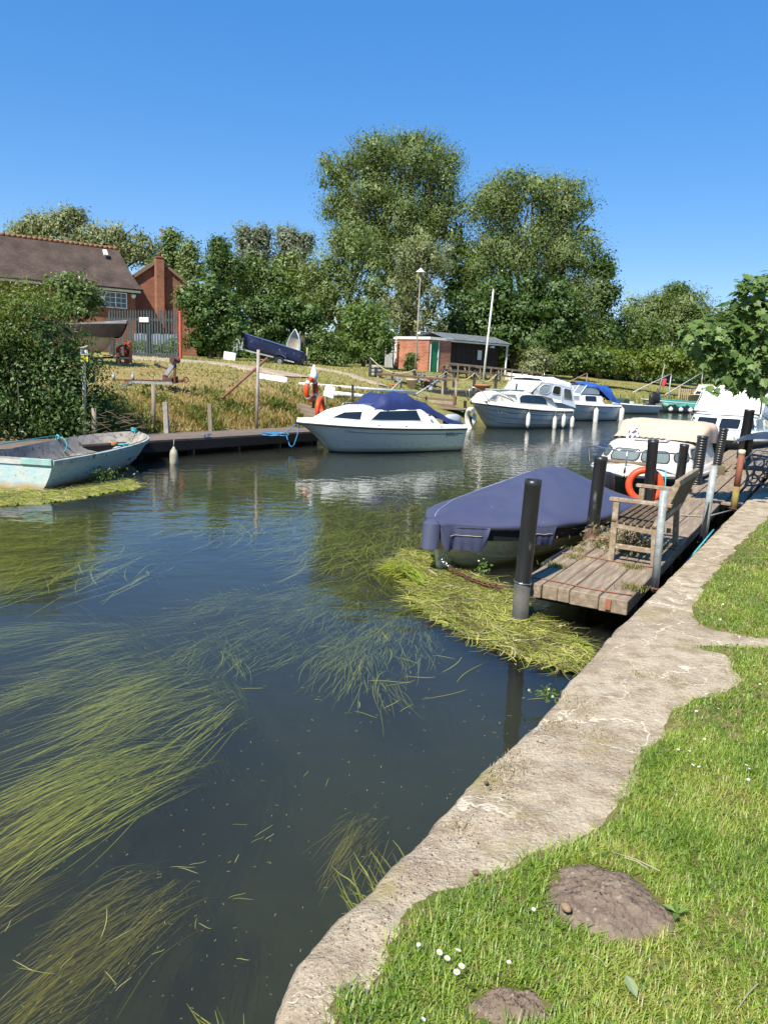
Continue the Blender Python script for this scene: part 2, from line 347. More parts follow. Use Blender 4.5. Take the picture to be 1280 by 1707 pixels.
# water: clear surface over a body of water that swallows light
def watermat():
    m = bpy.data.materials.new('river_water'); m.use_nodes = True; t = m.node_tree; N = t.nodes; L = t.links; N.clear()
    g = N.new('ShaderNodeNewGeometry')
    def nz(s, st, d=3):
        mp = N.new('ShaderNodeMapping'); mp.inputs['Scale'].default_value = st; mp.inputs['Rotation'].default_value = (0, 0, R(-20)); L.new(g.outputs['Position'], mp.inputs[0])
        n = N.new('ShaderNodeTexNoise'); n.inputs['Scale'].default_value = s; n.inputs['Detail'].default_value = d; n.inputs['Roughness'].default_value = 0.5; L.new(mp.outputs[0], n.inputs[0]); return n.outputs[0]
    sx = N.new('ShaderNodeSeparateXYZ'); L.new(g.outputs['Position'], sx.inputs[0])
    mr = N.new('ShaderNodeMapRange'); mr.inputs[1].default_value = 6.0; mr.inputs[2].default_value = 24.0; mr.inputs[3].default_value = 0.0010; mr.inputs[4].default_value = 0.0034; L.new(sx.outputs[1], mr.inputs[0])
    gust = nz(0.18, (1, 1, 1), 2); gm = N.new('ShaderNodeMapRange'); gm.inputs[1].default_value = 0.35; gm.inputs[2].default_value = 0.65; gm.inputs[3].default_value = 0.45; gm.inputs[4].default_value = 1.5; L.new(gust, gm.inputs[0])
    h = N.new('ShaderNodeMath'); h.operation = 'MULTIPLY'; L.new(nz(2.6, (0.8, 1.6, 1), 3), h.inputs[0]); L.new(mr.outputs[0], h.inputs[1])
    h2 = N.new('ShaderNodeMath'); h2.operation = 'MULTIPLY'; L.new(h.outputs[0], h2.inputs[0]); L.new(gm.outputs[0], h2.inputs[1])
    bp = N.new('ShaderNodeBump'); bp.inputs['Strength'].default_value = 1; bp.inputs['Distance'].default_value = 4.0; L.new(h2.outputs[0], bp.inputs['Height'])
    fr = N.new('ShaderNodeFresnel'); fr.inputs['IOR'].default_value = 1.333; L.new(bp.outputs[0], fr.inputs['Normal'])
    gl = N.new('ShaderNodeBsdfGlossy'); gl.inputs['Roughness'].default_value = 0.0; gl.inputs[0].default_value = (1, 1, 1, 1); L.new(bp.outputs[0], gl.inputs['Normal'])
    tr = N.new('ShaderNodeBsdfTransparent'); tr.inputs[0].default_value = (0.97, 0.985, 0.96, 1)
    mx = N.new('ShaderNodeMixShader'); L.new(fr.outputs[0], mx.inputs[0]); L.new(tr.outputs[0], mx.inputs[1]); L.new(gl.outputs[0], mx.inputs[2])
    o = N.new('ShaderNodeOutputMaterial'); L.new(mx.outputs[0], o.inputs[0])
    va = N.new('ShaderNodeVolumeAbsorption'); va.inputs['Color'].default_value = (0.52, 0.57, 0.40, 1); va.inputs['Density'].default_value = 1.7; 
    vs = N.new('ShaderNodeVolumeScatter'); vs.inputs['Color'].default_value = (0.92, 0.97, 0.98, 1); vs.inputs['Density'].default_value = 0.14; ads = N.new('ShaderNodeAddShader'); L.new(va.outputs[0], ads.inputs[0]); L.new(vs.outputs[0], ads.inputs[1]); L.new(ads.outputs[0], o.inputs['Volume'])
    return m
M_water = watermat()
mb = MB(); mb.box((10, 59, -1.1), (107, 134, 2.2)); tag(mb.build('river_water', M_water), kind='structure')

# ------------------------------------------------------------------ near quay and lawn
def resample(L, n, pw=1.0):
    L = np.asarray(L, float); s = np.concatenate([[0], np.cumsum(np.linalg.norm(np.diff(L, axis=0), axis=1))]); u = np.linspace(0, 1, n)**pw*s[-1]
    return np.stack([np.interp(u, s, L[:, 0]), np.interp(u, s, L[:, 1])], -1)
def smooth(L, k=2):
    L = L.copy()
    for _ in range(k): L[1:-1] = 0.25*L[:-2]+0.5*L[1:-1]+0.25*L[2:]
    return L
E1 = smooth(resample(QUAY[1:24], 520, 1.35), 3)
tg = np.gradient(E1, axis=0); tg = unit(tg); nr = smooth(np.stack([tg[:, 1], -tg[:, 0]], -1), 25); nr = unit(nr)
s_ = np.concatenate([[0], np.cumsum(np.linalg.norm(np.diff(E1, axis=0), axis=1))])
offs = np.array([0.05, -0.012, -0.015, -0.005, 0.018, 0.07, 0.16, 0.25, 0.36, 0.48, 0.62, 0.78, 0.95, 1.15, 1.4, 1.7, 2.0]); zz = np.array([-1.3, -0.5, 0.28, 0.375, 0.405, 0.418, 0.42] + [0.42]*10)
V = []
for j, (o_, z_) in enumerate(zip(offs, zz)):
    rag = 0.026*vnoise(s_, s_*0+j*0.05, 1.1, 1)+0.016*vnoise(s_, s_*0, 5.0, 2) if j < 6 else 0*s_
    rag = rag*np.interp(s_, [0, 5, 8, 30], [1, 1, 0.5, 0.4]) * (1.0-(0.15*j))
    q = E1 + nr*(o_+rag)[:, None] if np.ndim(rag) else E1+nr*o_
    zt = z_ + (0.008*vnoise(q[:, 0], q[:, 1], 1.2, 4)+0.004*vnoise(q[:, 0], q[:, 1], 6, 5) - (0.018*np.abs(vnoise(q[:, 0], q[:, 1], 3, 8)) if 2 < j < 8 else 0)) * (1 if j > 1 else 0)
    if 3 < j < 7: zt = zt - 0.012*np.interp(s_, [0, 1.9, 2.6, 4.4, 5.0], [0, 0, 1, 1, 0])*np.clip(0.6+0.8*vnoise(s_, s_*0+1.3, 1.4, 14), 0, 1.3)
    V.append(np.column_stack([q, zt]))
V = np.stack(V, 1); n0, n1 = V.shape[:2]; idx = np.arange(n0*n1).reshape(n0, n1)
f = np.stack([idx[:-1, :-1], idx[:-1, 1:], idx[1:, 1:], idx[1:, :-1]], -1).reshape(-1, 4)
def concretemat():
    m = bpy.data.materials.new('old_concrete'); m.use_nodes = True; t = m.node_tree; N = t.nodes; L = t.links; b = N['Principled BSDF']; b.inputs['Roughness'].default_value = 0.92; b.inputs['Specular IOR Level'].default_value = 0.15
    g = N.new('ShaderNodeNewGeometry'); pos = g.outputs['Position']
    def nz(s, d=6, r=0.6):
        n = N.new('ShaderNodeTexNoise'); n.inputs['Scale'].default_value = s; n.inputs['Detail'].default_value = d; n.inputs['Roughness'].default_value = r; L.new(pos, n.inputs[0]); return n
    def mr(i, a, c, x=0.0, y=1.0):
        q = N.new('ShaderNodeMapRange'); q.inputs[1].default_value = a; q.inputs[2].default_value = c; q.inputs[3].default_value = x; q.inputs[4].default_value = y; L.new(i, q.inputs[0]); return q.outputs[0]
    def mix(f, a, c, mode='MIX'):
        x = N.new('ShaderNodeMix'); x.data_type = 'RGBA'; x.blend_type = mode
        if isinstance(f, float): x.inputs[0].default_value = f
        else: L.new(f, x.inputs[0])
        for k, q in ((6, a), (7, c)):
            if isinstance(q, tuple): x.inputs[k].default_value = (*q, 1)
            else: L.new(q, x.inputs[k])
        return x.outputs[2]
    c = mix(mr(nz(1.6).outputs[0], 0.35, 0.65), (0.34, 0.275, 0.195), (0.46, 0.385, 0.275))
    c = mix(mr(nz(7).outputs[0], 0.46, 0.62), c, (0.27, 0.21, 0.14))
    c = mix(mr(nz(38).outputs[0], 0.61, 0.72), c, (0.47, 0.43, 0.35))          # pale lichen
    c = mix(mr(nz(90, 3).outputs[0], 0.58, 0.68), c, (0.21, 0.165, 0.115)); c = mix(mr(nz(120, 2).outputs[0], 0.60, 0.70), c, (0.56, 0.49, 0.38))
    c = mix(mr(nz(2.7, 4).outputs[0], 0.58, 0.72), c, (0.28, 0.235, 0.11))         # moss and dead grass
    vo = N.new('ShaderNodeTexVoronoi'); vo.inputs['Scale'].default_value = 55; L.new(pos, vo.inputs['Vector'])
    peb = mr(vo.outputs['Distance'], 0.12, 0.3, 1, 0)
    rc = N.new('ShaderNodeValToRGB'); rc.color_ramp.elements[0].color = (0.17, 0.13, 0.10, 1); rc.color_ramp.elements[1].color = (0.55, 0.50, 0.43, 1); e = rc.color_ramp.elements.new(0.5); e.color = (0.36, 0.20, 0.13, 1)
    L.new(vo.outputs['Color'], rc.inputs[0])
    pm = N.new('ShaderNodeMath'); pm.operation = 'MULTIPLY'; L.new(peb, pm.inputs[0]); L.new(mr(nz(1.9, 3).outputs[0], 0.42, 0.6, 0.15, 0.85), pm.inputs[1])
    c = mix(pm.outputs[0], c, rc.outputs[0])
    # cracks
    wn = N.new('ShaderNodeVectorMath'); wn.operation = 'MULTIPLY_ADD'; L.new(nz(4.5, 3).outputs['Color'], wn.inputs[0]); wn.inputs[1].default_value = (0.35, 0.35, 0.0); L.new(pos, wn.inputs[2])
    vc = N.new('ShaderNodeTexVoronoi'); vc.feature = 'DISTANCE_TO_EDGE'; vc.inputs['Scale'].default_value = 2.3; L.new(wn.outputs[0], vc.inputs['Vector'])
    cm = N.new('ShaderNodeMath'); cm.operation = 'MULTIPLY'; L.new(mr(vc.outputs['Distance'], 0.004, 0.016, 1, 0), cm.inputs[0]); L.new(mr(nz(0.9, 2).outputs[0], 0.42, 0.58), cm.inputs[1])
    c = mix(cm.outputs[0], c, (0.62, 0.53, 0.40))
    L.new(c, b.inputs['Base Color'])
    h = N.new('ShaderNodeMath'); h.operation = 'MULTIPLY_ADD'; L.new(nz(45).outputs[0], h.inputs[0]); h.inputs[1].default_value = 0.5; L.new(nz(5).outputs[0], h.inputs[2])
    h2 = N.new('ShaderNodeMath'); h2.operation = 'MULTIPLY_ADD'; L.new(pm.outputs[0], h2.inputs[0]); h2.inputs[1].default_value = 0.12; L.new(h.outputs[0], h2.inputs[2])
    h3 = N.new('ShaderNodeMath'); h3.operation = 'MULTIPLY_ADD'; L.new(cm.outputs[0], h3.inputs[0]); h3.inputs[1].default_value = -0.15; L.new(h2.outputs[0], h3.inputs[2])
    bp = N.new('ShaderNodeBump'); bp.inputs['Strength'].default_value = 1; bp.inputs['Distance'].default_value = 0.03; L.new(h3.outputs[0], bp.inputs['Height']); L.new(bp.outputs[0], b.inputs['Normal'])
    return m
M_conc = concretemat()
tag(fast_mesh('quay', V.reshape(-1, 3), f, M_conc, smooth=True), kind='structure')
BORDER = [(-0.15, -6), (-0.12, 1.0), (-0.07, 1.78), (-0.05, 1.90), (0.02, 1.94), (0.05, 2.07), (0.15, 2.19), (0.26, 2.34), (0.40, 2.45), (0.61, 2.60), (0.80, 2.72), (0.98, 2.85), (1.07, 3.0), (1.16, 3.15), (1.22, 3.30), (1.33, 3.48), (1.50, 3.65), (1.57, 3.90), (1.80, 4.10), (2.06, 4.22), (2.18, 4.45), (2.30, 4.75), (2.30, 4.88), (2.12, 4.985), (2.30, 5.00), (2.64, 5.00), (2.9, 5.04), (2.9, 5.14), (2.62, 5.22), (2.42, 5.33), (2.34, 5.50), (2.38, 5.67), (2.55, 6.0), (2.85, 6.55), (3.29, 7.28), (4.1, 8.6), (5.13, 10.14), (7.2, 13.3), (9.1, 16.1), (11.5, 19.8), (14.3, 23.9), (18.2, 29.5)]
q = np.random.default_rng(17); AG = []
for (t0, t1, n, o0, o1) in ((0.03, 0.40, 190, 0.05, 0.15), (0.16, 0.30, 240, 0.05, 0.26), (0.0, 0.5, 160, 0.2, 0.9)):
    k = (q.uniform(t0, t1, n)*len(E1)).astype(int); AG.append(E1[k]+nr[k]*q.uniform(o0, o1, (n, 1)))
AG = np.concatenate(AG); BASE_AG = np.array([(1, 0, 0), (-1, 0, 0), (0, 1, 0), (0, -1, 0), (0, 0, 1), (0, 0, -1)], float); FA = np.array([(0, 2, 4), (2, 1, 4), (1, 3, 4), (3, 0, 4), (2, 0, 5), (1, 2, 5), (3, 1, 5), (0, 3, 5)]); vs = []; fs = []
for k, p in enumerate(AG):
    s = q.uniform(0.002, 0.0065); M3 = np.linalg.qr(q.normal(size=(3, 3)))[0]; vs.append((BASE_AG*q.uniform(0.6, 1.3, (6, 1))*s)@M3*np.array([1, 1, 0.4])+np.array([p[0], p[1], 0.4185])); fs.append(FA+6*k)
tag(fast_mesh('aggregate', np.concatenate(vs), np.concatenate(fs), leafmat('aggregate_stone', (0.24, 0.13, 0.085), (0.50, 0.43, 0.33), 0.0, gloss=0.0)), kind='stuff')
STONE = np.array(list(BORDER) + [tuple(p) for p in QUAY[:25][::-1] + np.array([-0.6, 0.3])])
def soil_z(X, Y):
    P = np.stack([np.ravel(X), np.ravel(Y)], -1).astype(float)
    sd = poly_sd(P, STONE) + 0.03*vnoise(P[:, 0], P[:, 1], 2.2, 6)
    z = 0.42 + np.clip(sd*0.22, -0.065, 0.020) + np.clip(sd-0.3, 0, 3)*0.012 + 0.007*vnoise(P[:, 0], P[:, 1], 0.9, 7)*np.clip(sd*3, 0, 1)
    return z.reshape(np.shape(X))
M_soil = mat('lawn_soil', (0.12, 0.105, 0.045), (0.20, 0.15, 0.08), 9, 0.95, bump=0.008, bscale=60, spec=0.1, c3=(0.085, 0.12, 0.02), c3scale=14, c3pos=(0.42, 0.6), world=True)
def soil_sheet(xs, ys, m, lim=-0.10, cut=None):
    X, Y = np.meshgrid(xs, ys); Z = soil_z(X, Y); P = np.stack([X.ravel(), Y.ravel()], -1); d = -line_dist(P, QUAY)
    v = np.stack([X, Y, Z], -1).reshape(-1, 3); ii = np.arange(X.size).reshape(X.shape); f = np.stack([ii[:-1, :-1], ii[:-1, 1:], ii[1:, 1:], ii[1:, :-1]], -1).reshape(-1, 4)
    k = (d[f] > -lim).all(1)
    if cut: cx = v[f].mean(1); k &= ~((cx[:, 0] < cut[0]) & (cx[:, 1] < cut[1]))
    return fast_mesh('lawn_ground', v, f[k], m, smooth=True)
tag(soil_sheet(np.arange(-0.6, 7.4001, 0.05), np.arange(0.5, 12.5001, 0.05), M_soil), kind='structure')
tag(soil_sheet(np.arange(-0.6, 70, 0.5), np.arange(-5.5, 98, 0.5), mat('lawn_soil_far', (0.11, 0.135, 0.04), (0.17, 0.16, 0.06), 3, 0.95, spec=0.1, world=True), lim=-0.3, cut=(7.4, 12.5)), kind='structure')
# ------------------------------------------------------------------ foliage
L_willow = leafmat('willow_leaf', (0.105, 0.152, 0.036), (0.17, 0.22, 0.066), 0.27)
L_silver = leafmat('silver_willow_leaf', (0.15, 0.175, 0.07), (0.22, 0.245, 0.11), 0.28)
L_mid = leafmat('mid_green_leaf', (0.072, 0.12, 0.024), (0.115, 0.17, 0.038), 0.25)
L_dark = leafmat('dark_green_leaf', (0.045, 0.088, 0.016), (0.082, 0.138, 0.027), 0.22)
L_bright = leafmat('bright_green_leaf', (0.075, 0.14, 0.022), (0.15, 0.22, 0.045), 0.4)
L_hazed = leafmat('far_hazed_leaf', (0.13, 0.155, 0.095), (0.21, 0.235, 0.16), 0.35)  # distance haze put into the leaf colour: paler and bluer
L_lime = leafmat('privet_leaf', (0.11, 0.16, 0.02), (0.20, 0.25, 0.045), 0.4)
L_flower = leafmat('cream_blossom', (0.40, 0.40, 0.26), (0.62, 0.60, 0.45), 0.3)
L_sycamore = leafmat('sycamore_leaf', (0.06, 0.115, 0.028), (0.14, 0.22, 0.065), 0.35, rough=0.5, gloss=0.02)
M_bark = mat('bark', (0.11, 0.085, 0.06), (0.05, 0.04, 0.03), 6, 0.9, bump=0.02, bscale=10)
M_twig = mat('dead_twig', (0.20, 0.15, 0.10), (0.11, 0.08, 0.055), 6, 0.9)

def lobes_px(lobes, Y, dj=0.0):
    out = []
    for i, l in enumerate(lobes):
        px, py, rx, ry = l[:4]; y = Y + (l[4] if len(l) > 4 else 0.0); c = aty(px, py, y); k = y/FPX
        out.append((c, np.array([rx*k, 0.5*(rx+ry)*k*0.9, ry*k])))
    return out
def crown(name, lobes, m, parent, leaf, per_m2, aspect=0.45, cl_r=0.35, per=26, droop=0.0, core=True, seed=1, lo=0.72, updir=0.35, zmin=None, boughs=0):
    q = np.random.default_rng(seed); CC = []; NN = []; LS = []
    if boughs:
        big = []
        for c, r in lobes:
            big.append((c, r*0.62, 0.35))
            k0 = q.uniform(0, 6.28); nb = boughs
            for i in range(nb):
                zz = 0.95-1.5*(i+0.5)/nb; a = k0+i*2.4; d = np.array([math.cos(a)*math.sqrt(max(0, 1-zz*zz)), math.sin(a)*math.sqrt(max(0, 1-zz*zz)), zz]); s = q.uniform(0.36, 0.56)
                big.append((c+d*r*(1.0-s*0.85)*q.uniform(0.82, 1.22), r*s*np.array([1, 1, q.uniform(0.75, 1.0)]), q.choice([0.35, 0.9, 1.1, 1.25])))
        lobes = big
    for lb in lobes:
        c, r = lb[:2]; wgt = lb[2] if len(lb) > 2 else 1.0
        area = 4*PI*((r[0]*r[1])**1.6/3+(r[0]*r[2])**1.6/3+(r[1]*r[2])**1.6/3)**(1/1.6)
        nc = max(5, int(area*per_m2*wgt*(0.62 if boughs else 1)/per)); d = unit(q.normal(size=(nc, 3))); d[:, 2] = np.where((d[:, 2] < -0.55) & (q.random(nc) < 0.6), -d[:, 2], d[:, 2])
        rad = np.where(q.random(nc) < 0.22, q.uniform(0.35, lo, nc), q.uniform(lo, 1.03, nc)) + 0.07*np.sin(d[:, 0]*7+d[:, 2]*9+seed)
        cc = c + d*rad[:, None]*r
        csz = cl_r*q.uniform(0.6, 1.35, nc)
        off = np.clip(q.normal(size=(nc, per, 3)), -1.7, 1.7)*csz[:, None, None]*np.array([1, 1, 0.75]); 
        if droop: off[..., 2] -= np.abs(q.normal(size=(nc, per)))*droop
        CC.append((cc[:, None, :]+off).reshape(-1, 3)); nn = d[:, None, :]*(1.2 if boughs else 0.8) + unit(off)*(0.7 if boughs else 0.5) + q.normal(size=(nc, per, 3))*(0.26 if boughs else 0.55); nn[..., 2] += updir; NN.append(nn.reshape(-1, 3)); LS.append(q.uniform(0.65, 1.3, nc*per)*leaf)
        if core:
            nk = max(8, int(area*0.9/(leaf*leaf*9))); nk = min(nk, 900 if not boughs else 160); d2 = unit(q.normal(size=(nk, 3))); CC.append(c+d2*q.uniform(0.25, 0.70, (nk, 1))*r); NN.append(d2+q.normal(size=(nk, 3))*0.4); LS.append(q.uniform(2.2, 3.6, nk)*leaf)
    C_ = np.concatenate(CC); N_ = unit(np.concatenate(NN)); S_ = np.concatenate(LS)
    if zmin is not None: k = C_[:, 2] > zmin; C_, N_, S_ = C_[k], N_[k], S_[k]
    ax = np.cross(N_, q.normal(size=N_.shape)); ax = unit(ax); ax[:, 2] -= droop*0.8+0.15
    v, f = leaf_geo(C_, ax, N_, S_, S_*aspect, 0.12)
    return fast_mesh(name, v, f, m, parent)
def trunk(parent, base, lobes, r0, seed=1, bark=None):
    q = random.Random(seed); mb = MB(); base = Vector(base); top = Vector(np.mean([c for c, r in lobes], 0)); fork = base.lerp(top, 0.45)
    mb.tube([base - Vector((0, 0, 0.3)), base.lerp(fork, 0.5)+Vector((q.uniform(-.1, .1), 0, 0)), fork], [r0*1.25, r0, r0*0.85], 9)
    for c, r in lobes:
        c = Vector(c); mid = fork.lerp(c, 0.5) + Vector((q.uniform(-.3, .3), q.uniform(-.3, .3), q.uniform(0, .4)))*float(r[0])*0.3
        mb.tube([fork, mid, c + Vector((0, 0, float(r[2])*0.3))], [r0*0.6, r0*0.38, r0*0.1], 6)
        for k in range(3 if r0 >= 0.2 else 0):
            a = q.uniform(PI*0.9, PI*2.1); e_ = c + Vector((math.cos(a)*float(r[0])*0.95, math.sin(a)*float(r[1])*0.95, q.uniform(0.0, 0.8)*float(r[2]))); mb.tube([mid, mid.lerp(e_, 0.55)+Vector((0, 0, float(r[2])*0.12)), e_], [r0*0.26, r0*0.16, r0*0.05], 5)
    return mb.build('trunk', bark or M_bark, parent)
TSEED = [10]
def tree(label, cat, lobes, Y, m, leaf, per_m2, group=None, name='tree', r0=0.3, base_px=None, ground=None, extra=None, **kw):
    if Y > 40: leaf *= 0.74; per_m2 *= 1.8; kw.setdefault('boughs', 9); kw['cl_r'] = kw.get('cl_r', 0.35)*0.8
    elif Y < 20: leaf *= 0.85; per_m2 *= 1.25
    TSEED[0] += 1; lw = lobes_px(lobes, Y); c = np.mean([l[0] for l in lw], 0); bx = c[0] if base_px is None else aty(base_px, 600, Y)[0]
    by = np.mean([l[0][1] for l in lw]); bz = (2.2 if Y > 60 else gz(bx, by)) if ground is None else ground
    t = thing(name, label, cat, (bx, by, bz), 0, group); mi = Matrix.Translation(Vector((-bx, -by, -bz)))
    loc = [(cc-np.array([bx, by, bz]), r) for cc, r in lw]
    crown('crown', loc, m, t, leaf, per_m2, seed=TSEED[0], zmin=-0.1, **kw)
    if extra: crown('blossom', loc, extra[0], t, extra[1], extra[2], seed=TSEED[0]+500, core=False, per=extra[3], cl_r=extra[4], lo=0.97, aspect=0.9)
    trunk(t, (0, 0, 0), loc, r0, TSEED[0])
    return t
# big willows of the copse
tree('tallest willow, broad pale crown rising left of the other big willow', 'tree', [(662, 262, 92, 52), (608, 300, 60, 62), (722, 290, 54, 62), (562, 300, 36, 46), (650, 350, 95, 62), (600, 400, 62, 60), (735, 370, 48, 76), (690, 420, 80, 80), (570, 350, 40, 40)], 82, L_willow, 0.34, 21, 'big willows of the copse', 'willow_tree', 0.7, 700, cl_r=0.75, per=26, aspect=0.34, droop=0.5)
tree('second big willow, on the right of the copse, with drooping grey green sprays', 'tree', [(885, 328, 88, 50), (828, 350, 52, 66), (940, 350, 50, 56), (955, 425, 52, 72), (878, 425, 88, 78), (815, 440, 45, 70), (960, 500, 48, 70), (985, 560, 38, 42), (900, 540, 80, 60), (820, 560, 50, 60)], 80, L_willow, 0.34, 21, 'big willows of the copse', 'willow_tree', 0.65, 880, cl_r=0.75, per=26, aspect=0.34, droop=0.55)
tree('dark broadleaf tree poking out at the right edge of the big willows', 'tree', [(1003, 452, 20, 28), (1008, 500, 24, 40), (998, 560, 34, 50)], 80, L_dark, 0.5, 12, None, 'broadleaf_tree', 0.3, 1000, cl_r=0.7)
tree('bushy olive green willow at the left foot of the tallest willow', 'tree', [(592, 425, 56, 52), (545, 470, 56, 50), (612, 478, 50, 54), (520, 520, 46, 46), (585, 530, 60, 50)], 64, L_willow, 0.34, 20, None, 'willow_tree', 0.3, 570, cl_r=0.5, aspect=0.36, droop=0.25)
tree('pale leaved willow with a white stem behind the lamp post', 'tree', [(690, 430, 42, 42), (722, 440, 36, 50), (690, 490, 52, 52), (655, 530, 42, 46), (705, 545, 45, 40)], 62, L_silver, 0.32, 20, None, 'willow_tree', 0.2, 668, cl_r=0.45, aspect=0.34, droop=0.25)
tree('round dark green tree standing behind the boathouse', 'tree', [(838, 512, 78, 58), (915, 522, 56, 52), (790, 548, 48, 56), (870, 566, 96, 46), (945, 545, 30, 36), (760, 560, 30, 40)], 66, L_dark, 0.36, 22, None, 'broadleaf_tree', 0.3, 860, cl_r=0.5, aspect=0.62)
tree('bright green bay like shrub left of the brick boathouse', 'shrub', [(605, 540, 38, 42), (594, 580, 42, 32), (636, 568, 20, 42)], 50, L_bright, 0.26, 30, None, 'shrub', 0.12, 605, cl_r=0.35, aspect=0.5)
tree('drooping olive shrub beside the upended dinghy', 'shrub', [(545, 572, 30, 30), (535, 596, 26, 18), (560, 600, 26, 14)], 47, L_mid, 0.20, 34, None, 'shrub', 0.08, 545, cl_r=0.28, aspect=0.45)
tree('ivy covered hedge mass right of the palisade gate', 'hedge', [(352, 520, 50, 56), (322, 500, 30, 34), (385, 540, 28, 50), (345, 570, 40, 30)], 44, L_dark, 0.22, 42, 'ivy hedges beside the gate', 'ivy_hedge', 0.15, 350, cl_r=0.3, aspect=0.75)
tree('ivy hedge directly behind the blue boat trailer', 'hedge', [(438, 520, 40, 36), (478, 530, 34, 40), (430, 562, 36, 34), (512, 540, 34, 34), (480, 575, 30, 26)], 49, L_dark, 0.24, 38, 'ivy hedges beside the gate', 'ivy_hedge', 0.15, 450, cl_r=0.32, aspect=0.75)
tree('dark pointed conifer rising above the ivy hedge', 'tree', [(366, 412, 12, 16), (366, 436, 24, 26), (372, 465, 34, 34), (392, 450, 18, 26)], 62, L_dark, 0.34, 20, None, 'conifer_tree', 0.25, 368, cl_r=0.45, aspect=0.4)
tree('rounded mid green tree between the conifer and the willows', 'tree', [(432, 466, 46, 34), (470, 490, 42, 40), (410, 495, 30, 30)], 66, L_mid, 0.40, 16, None, 'broadleaf_tree', 0.25, 440, cl_r=0.6)
tree('olive tree between the rounded tree and the pale poplars', 'tree', [(505, 475, 40, 36), (525, 500, 40, 40), (480, 450, 26, 30)], 74, L_willow, 0.42, 15, None, 'willow_tree', 0.25, 505, cl_r=0.6)
tree('haze paled poplar with a twin top above the hedge', 'tree', [(412, 402, 18, 26), (436, 400, 16, 24), (425, 440, 34, 38)], 112, L_hazed, 0.6, 7, 'pale poplars far behind', 'poplar_tree', 0.4, 425, cl_r=0.8)
tree('haze paled poplar nearest the tall willow', 'tree', [(480, 402, 18, 26), (508, 408, 13, 20), (490, 440, 34, 40)], 114, L_hazed, 0.6, 7, 'pale poplars far behind', 'poplar_tree', 0.4, 490, cl_r=0.8)
tree('broad pale willow crown rising behind the tiled house roof', 'tree', [(95, 382, 46, 30), (45, 388, 30, 16), (60, 375, 22, 16), (178, 400, 62, 34), (235, 424, 36, 32), (145, 420, 82, 34), (120, 360, 22, 12)], 100, L_silver, 0.6, 8, None, 'willow_tree', 0.6, 140, cl_r=0.95, aspect=0.36, droop=0.4)
tree('slender dark poplar beside the chimney', 'tree', [(287, 402, 12, 20), (284, 436, 24, 32), (272, 455, 24, 24)], 84, L_mid, 0.45, 11, None, 'poplar_tree', 0.3, 285, cl_r=0.6)
tree('thin twiggy tree right of the slender poplar', 'tree', [(315, 425, 12, 24), (322, 455, 22, 26), (300, 470, 24, 26)], 82, L_willow, 0.42, 9, None, 'poplar_tree', 0.25, 318, cl_r=0.6)
tree('dome of grey green scrub closing the view on the right', 'tree', [(1078, 525, 52, 44), (1130, 520, 60, 36), (1165, 540, 44, 44), (1110, 560, 70, 44)], 98, L_willow, 0.5, 11, 'scrub domes far right', 'scrub_tree', 0.4, 1110, cl_r=0.7, aspect=0.34)
tree('dark tuft of a tree topping the scrub dome', 'tree', [(1128, 484, 18, 10), (1126, 500, 22, 16)], 103, L_dark, 0.5, 10, None, 'broadleaf_tree', 0.3, 1126, cl_r=0.6)
tree('smaller green dome of scrub in front of the larger one', 'tree', [(1062, 572, 36, 34), (1085, 560, 30, 30), (1040, 560, 26, 40)], 84, L_mid, 0.45, 14, 'scrub domes far right', 'scrub_tree', 0.3, 1065, cl_r=0.6, aspect=0.4)
tree('distant tree behind the overhanging sycamore', 'tree', [(1232, 540, 40, 34), (1215, 575, 50, 40), (1270, 560, 40, 50)], 92, L_mid, 0.5, 10, None, 'broadleaf_tree', 0.3, 1235, cl_r=0.7)
tree('dark undergrowth between the two big willows', 'thicket', [(780, 470, 42, 70), (770, 560, 50, 50), (880, 590, 90, 30), (990, 600, 60, 24)], 84, L_dark, 0.6, 9, None, 'thicket', 0.3, 780, cl_r=0.8)
tree('rounded dark hedge between the small shrub and the lime topped hedge', 'hedge', [(938, 608, 22, 24), (968, 604, 24, 26), (998, 606, 20, 26)], 62, L_mid, 0.34, 26, 'clipped hedges along the lawn', 'hedge', 0.15, 960, cl_r=0.4, aspect=0.6)
tree('lime topped hedge behind the blue hooded cruiser', 'hedge', [(1018, 606, 22, 26), (1040, 608, 20, 26)], 63, L_lime, 0.34, 26, 'clipped hedges along the lawn', 'hedge', 0.15, 1030, cl_r=0.4, aspect=0.6)
tree('long lime green hedge at the right end of the lawn', 'hedge', [(1085, 608, 26, 26), (1115, 606, 30, 28), (1148, 610, 26, 26), (1185, 612, 30, 26)], 64, L_lime, 0.34, 26, 'clipped hedges along the lawn', 'hedge', 0.15, 1115, cl_r=0.4, aspect=0.6)
tree('small sparse elder shrub on the lawn left of the hedge', 'shrub', [(890, 596, 18, 14), (905, 606, 16, 14), (888, 614, 20, 14)], 58, L_silver, 0.28, 26, None, 'shrub', 0.08, 892, cl_r=0.35, aspect=0.6)
tree('climber growing against the brick wall of the boathouse', 'climber', [(686, 600, 11, 13), (684, 612, 9, 10)], 51.3, L_mid, 0.13, 80, None, 'climbing_plant', 0.05, 686, cl_r=0.16, aspect=0.6)
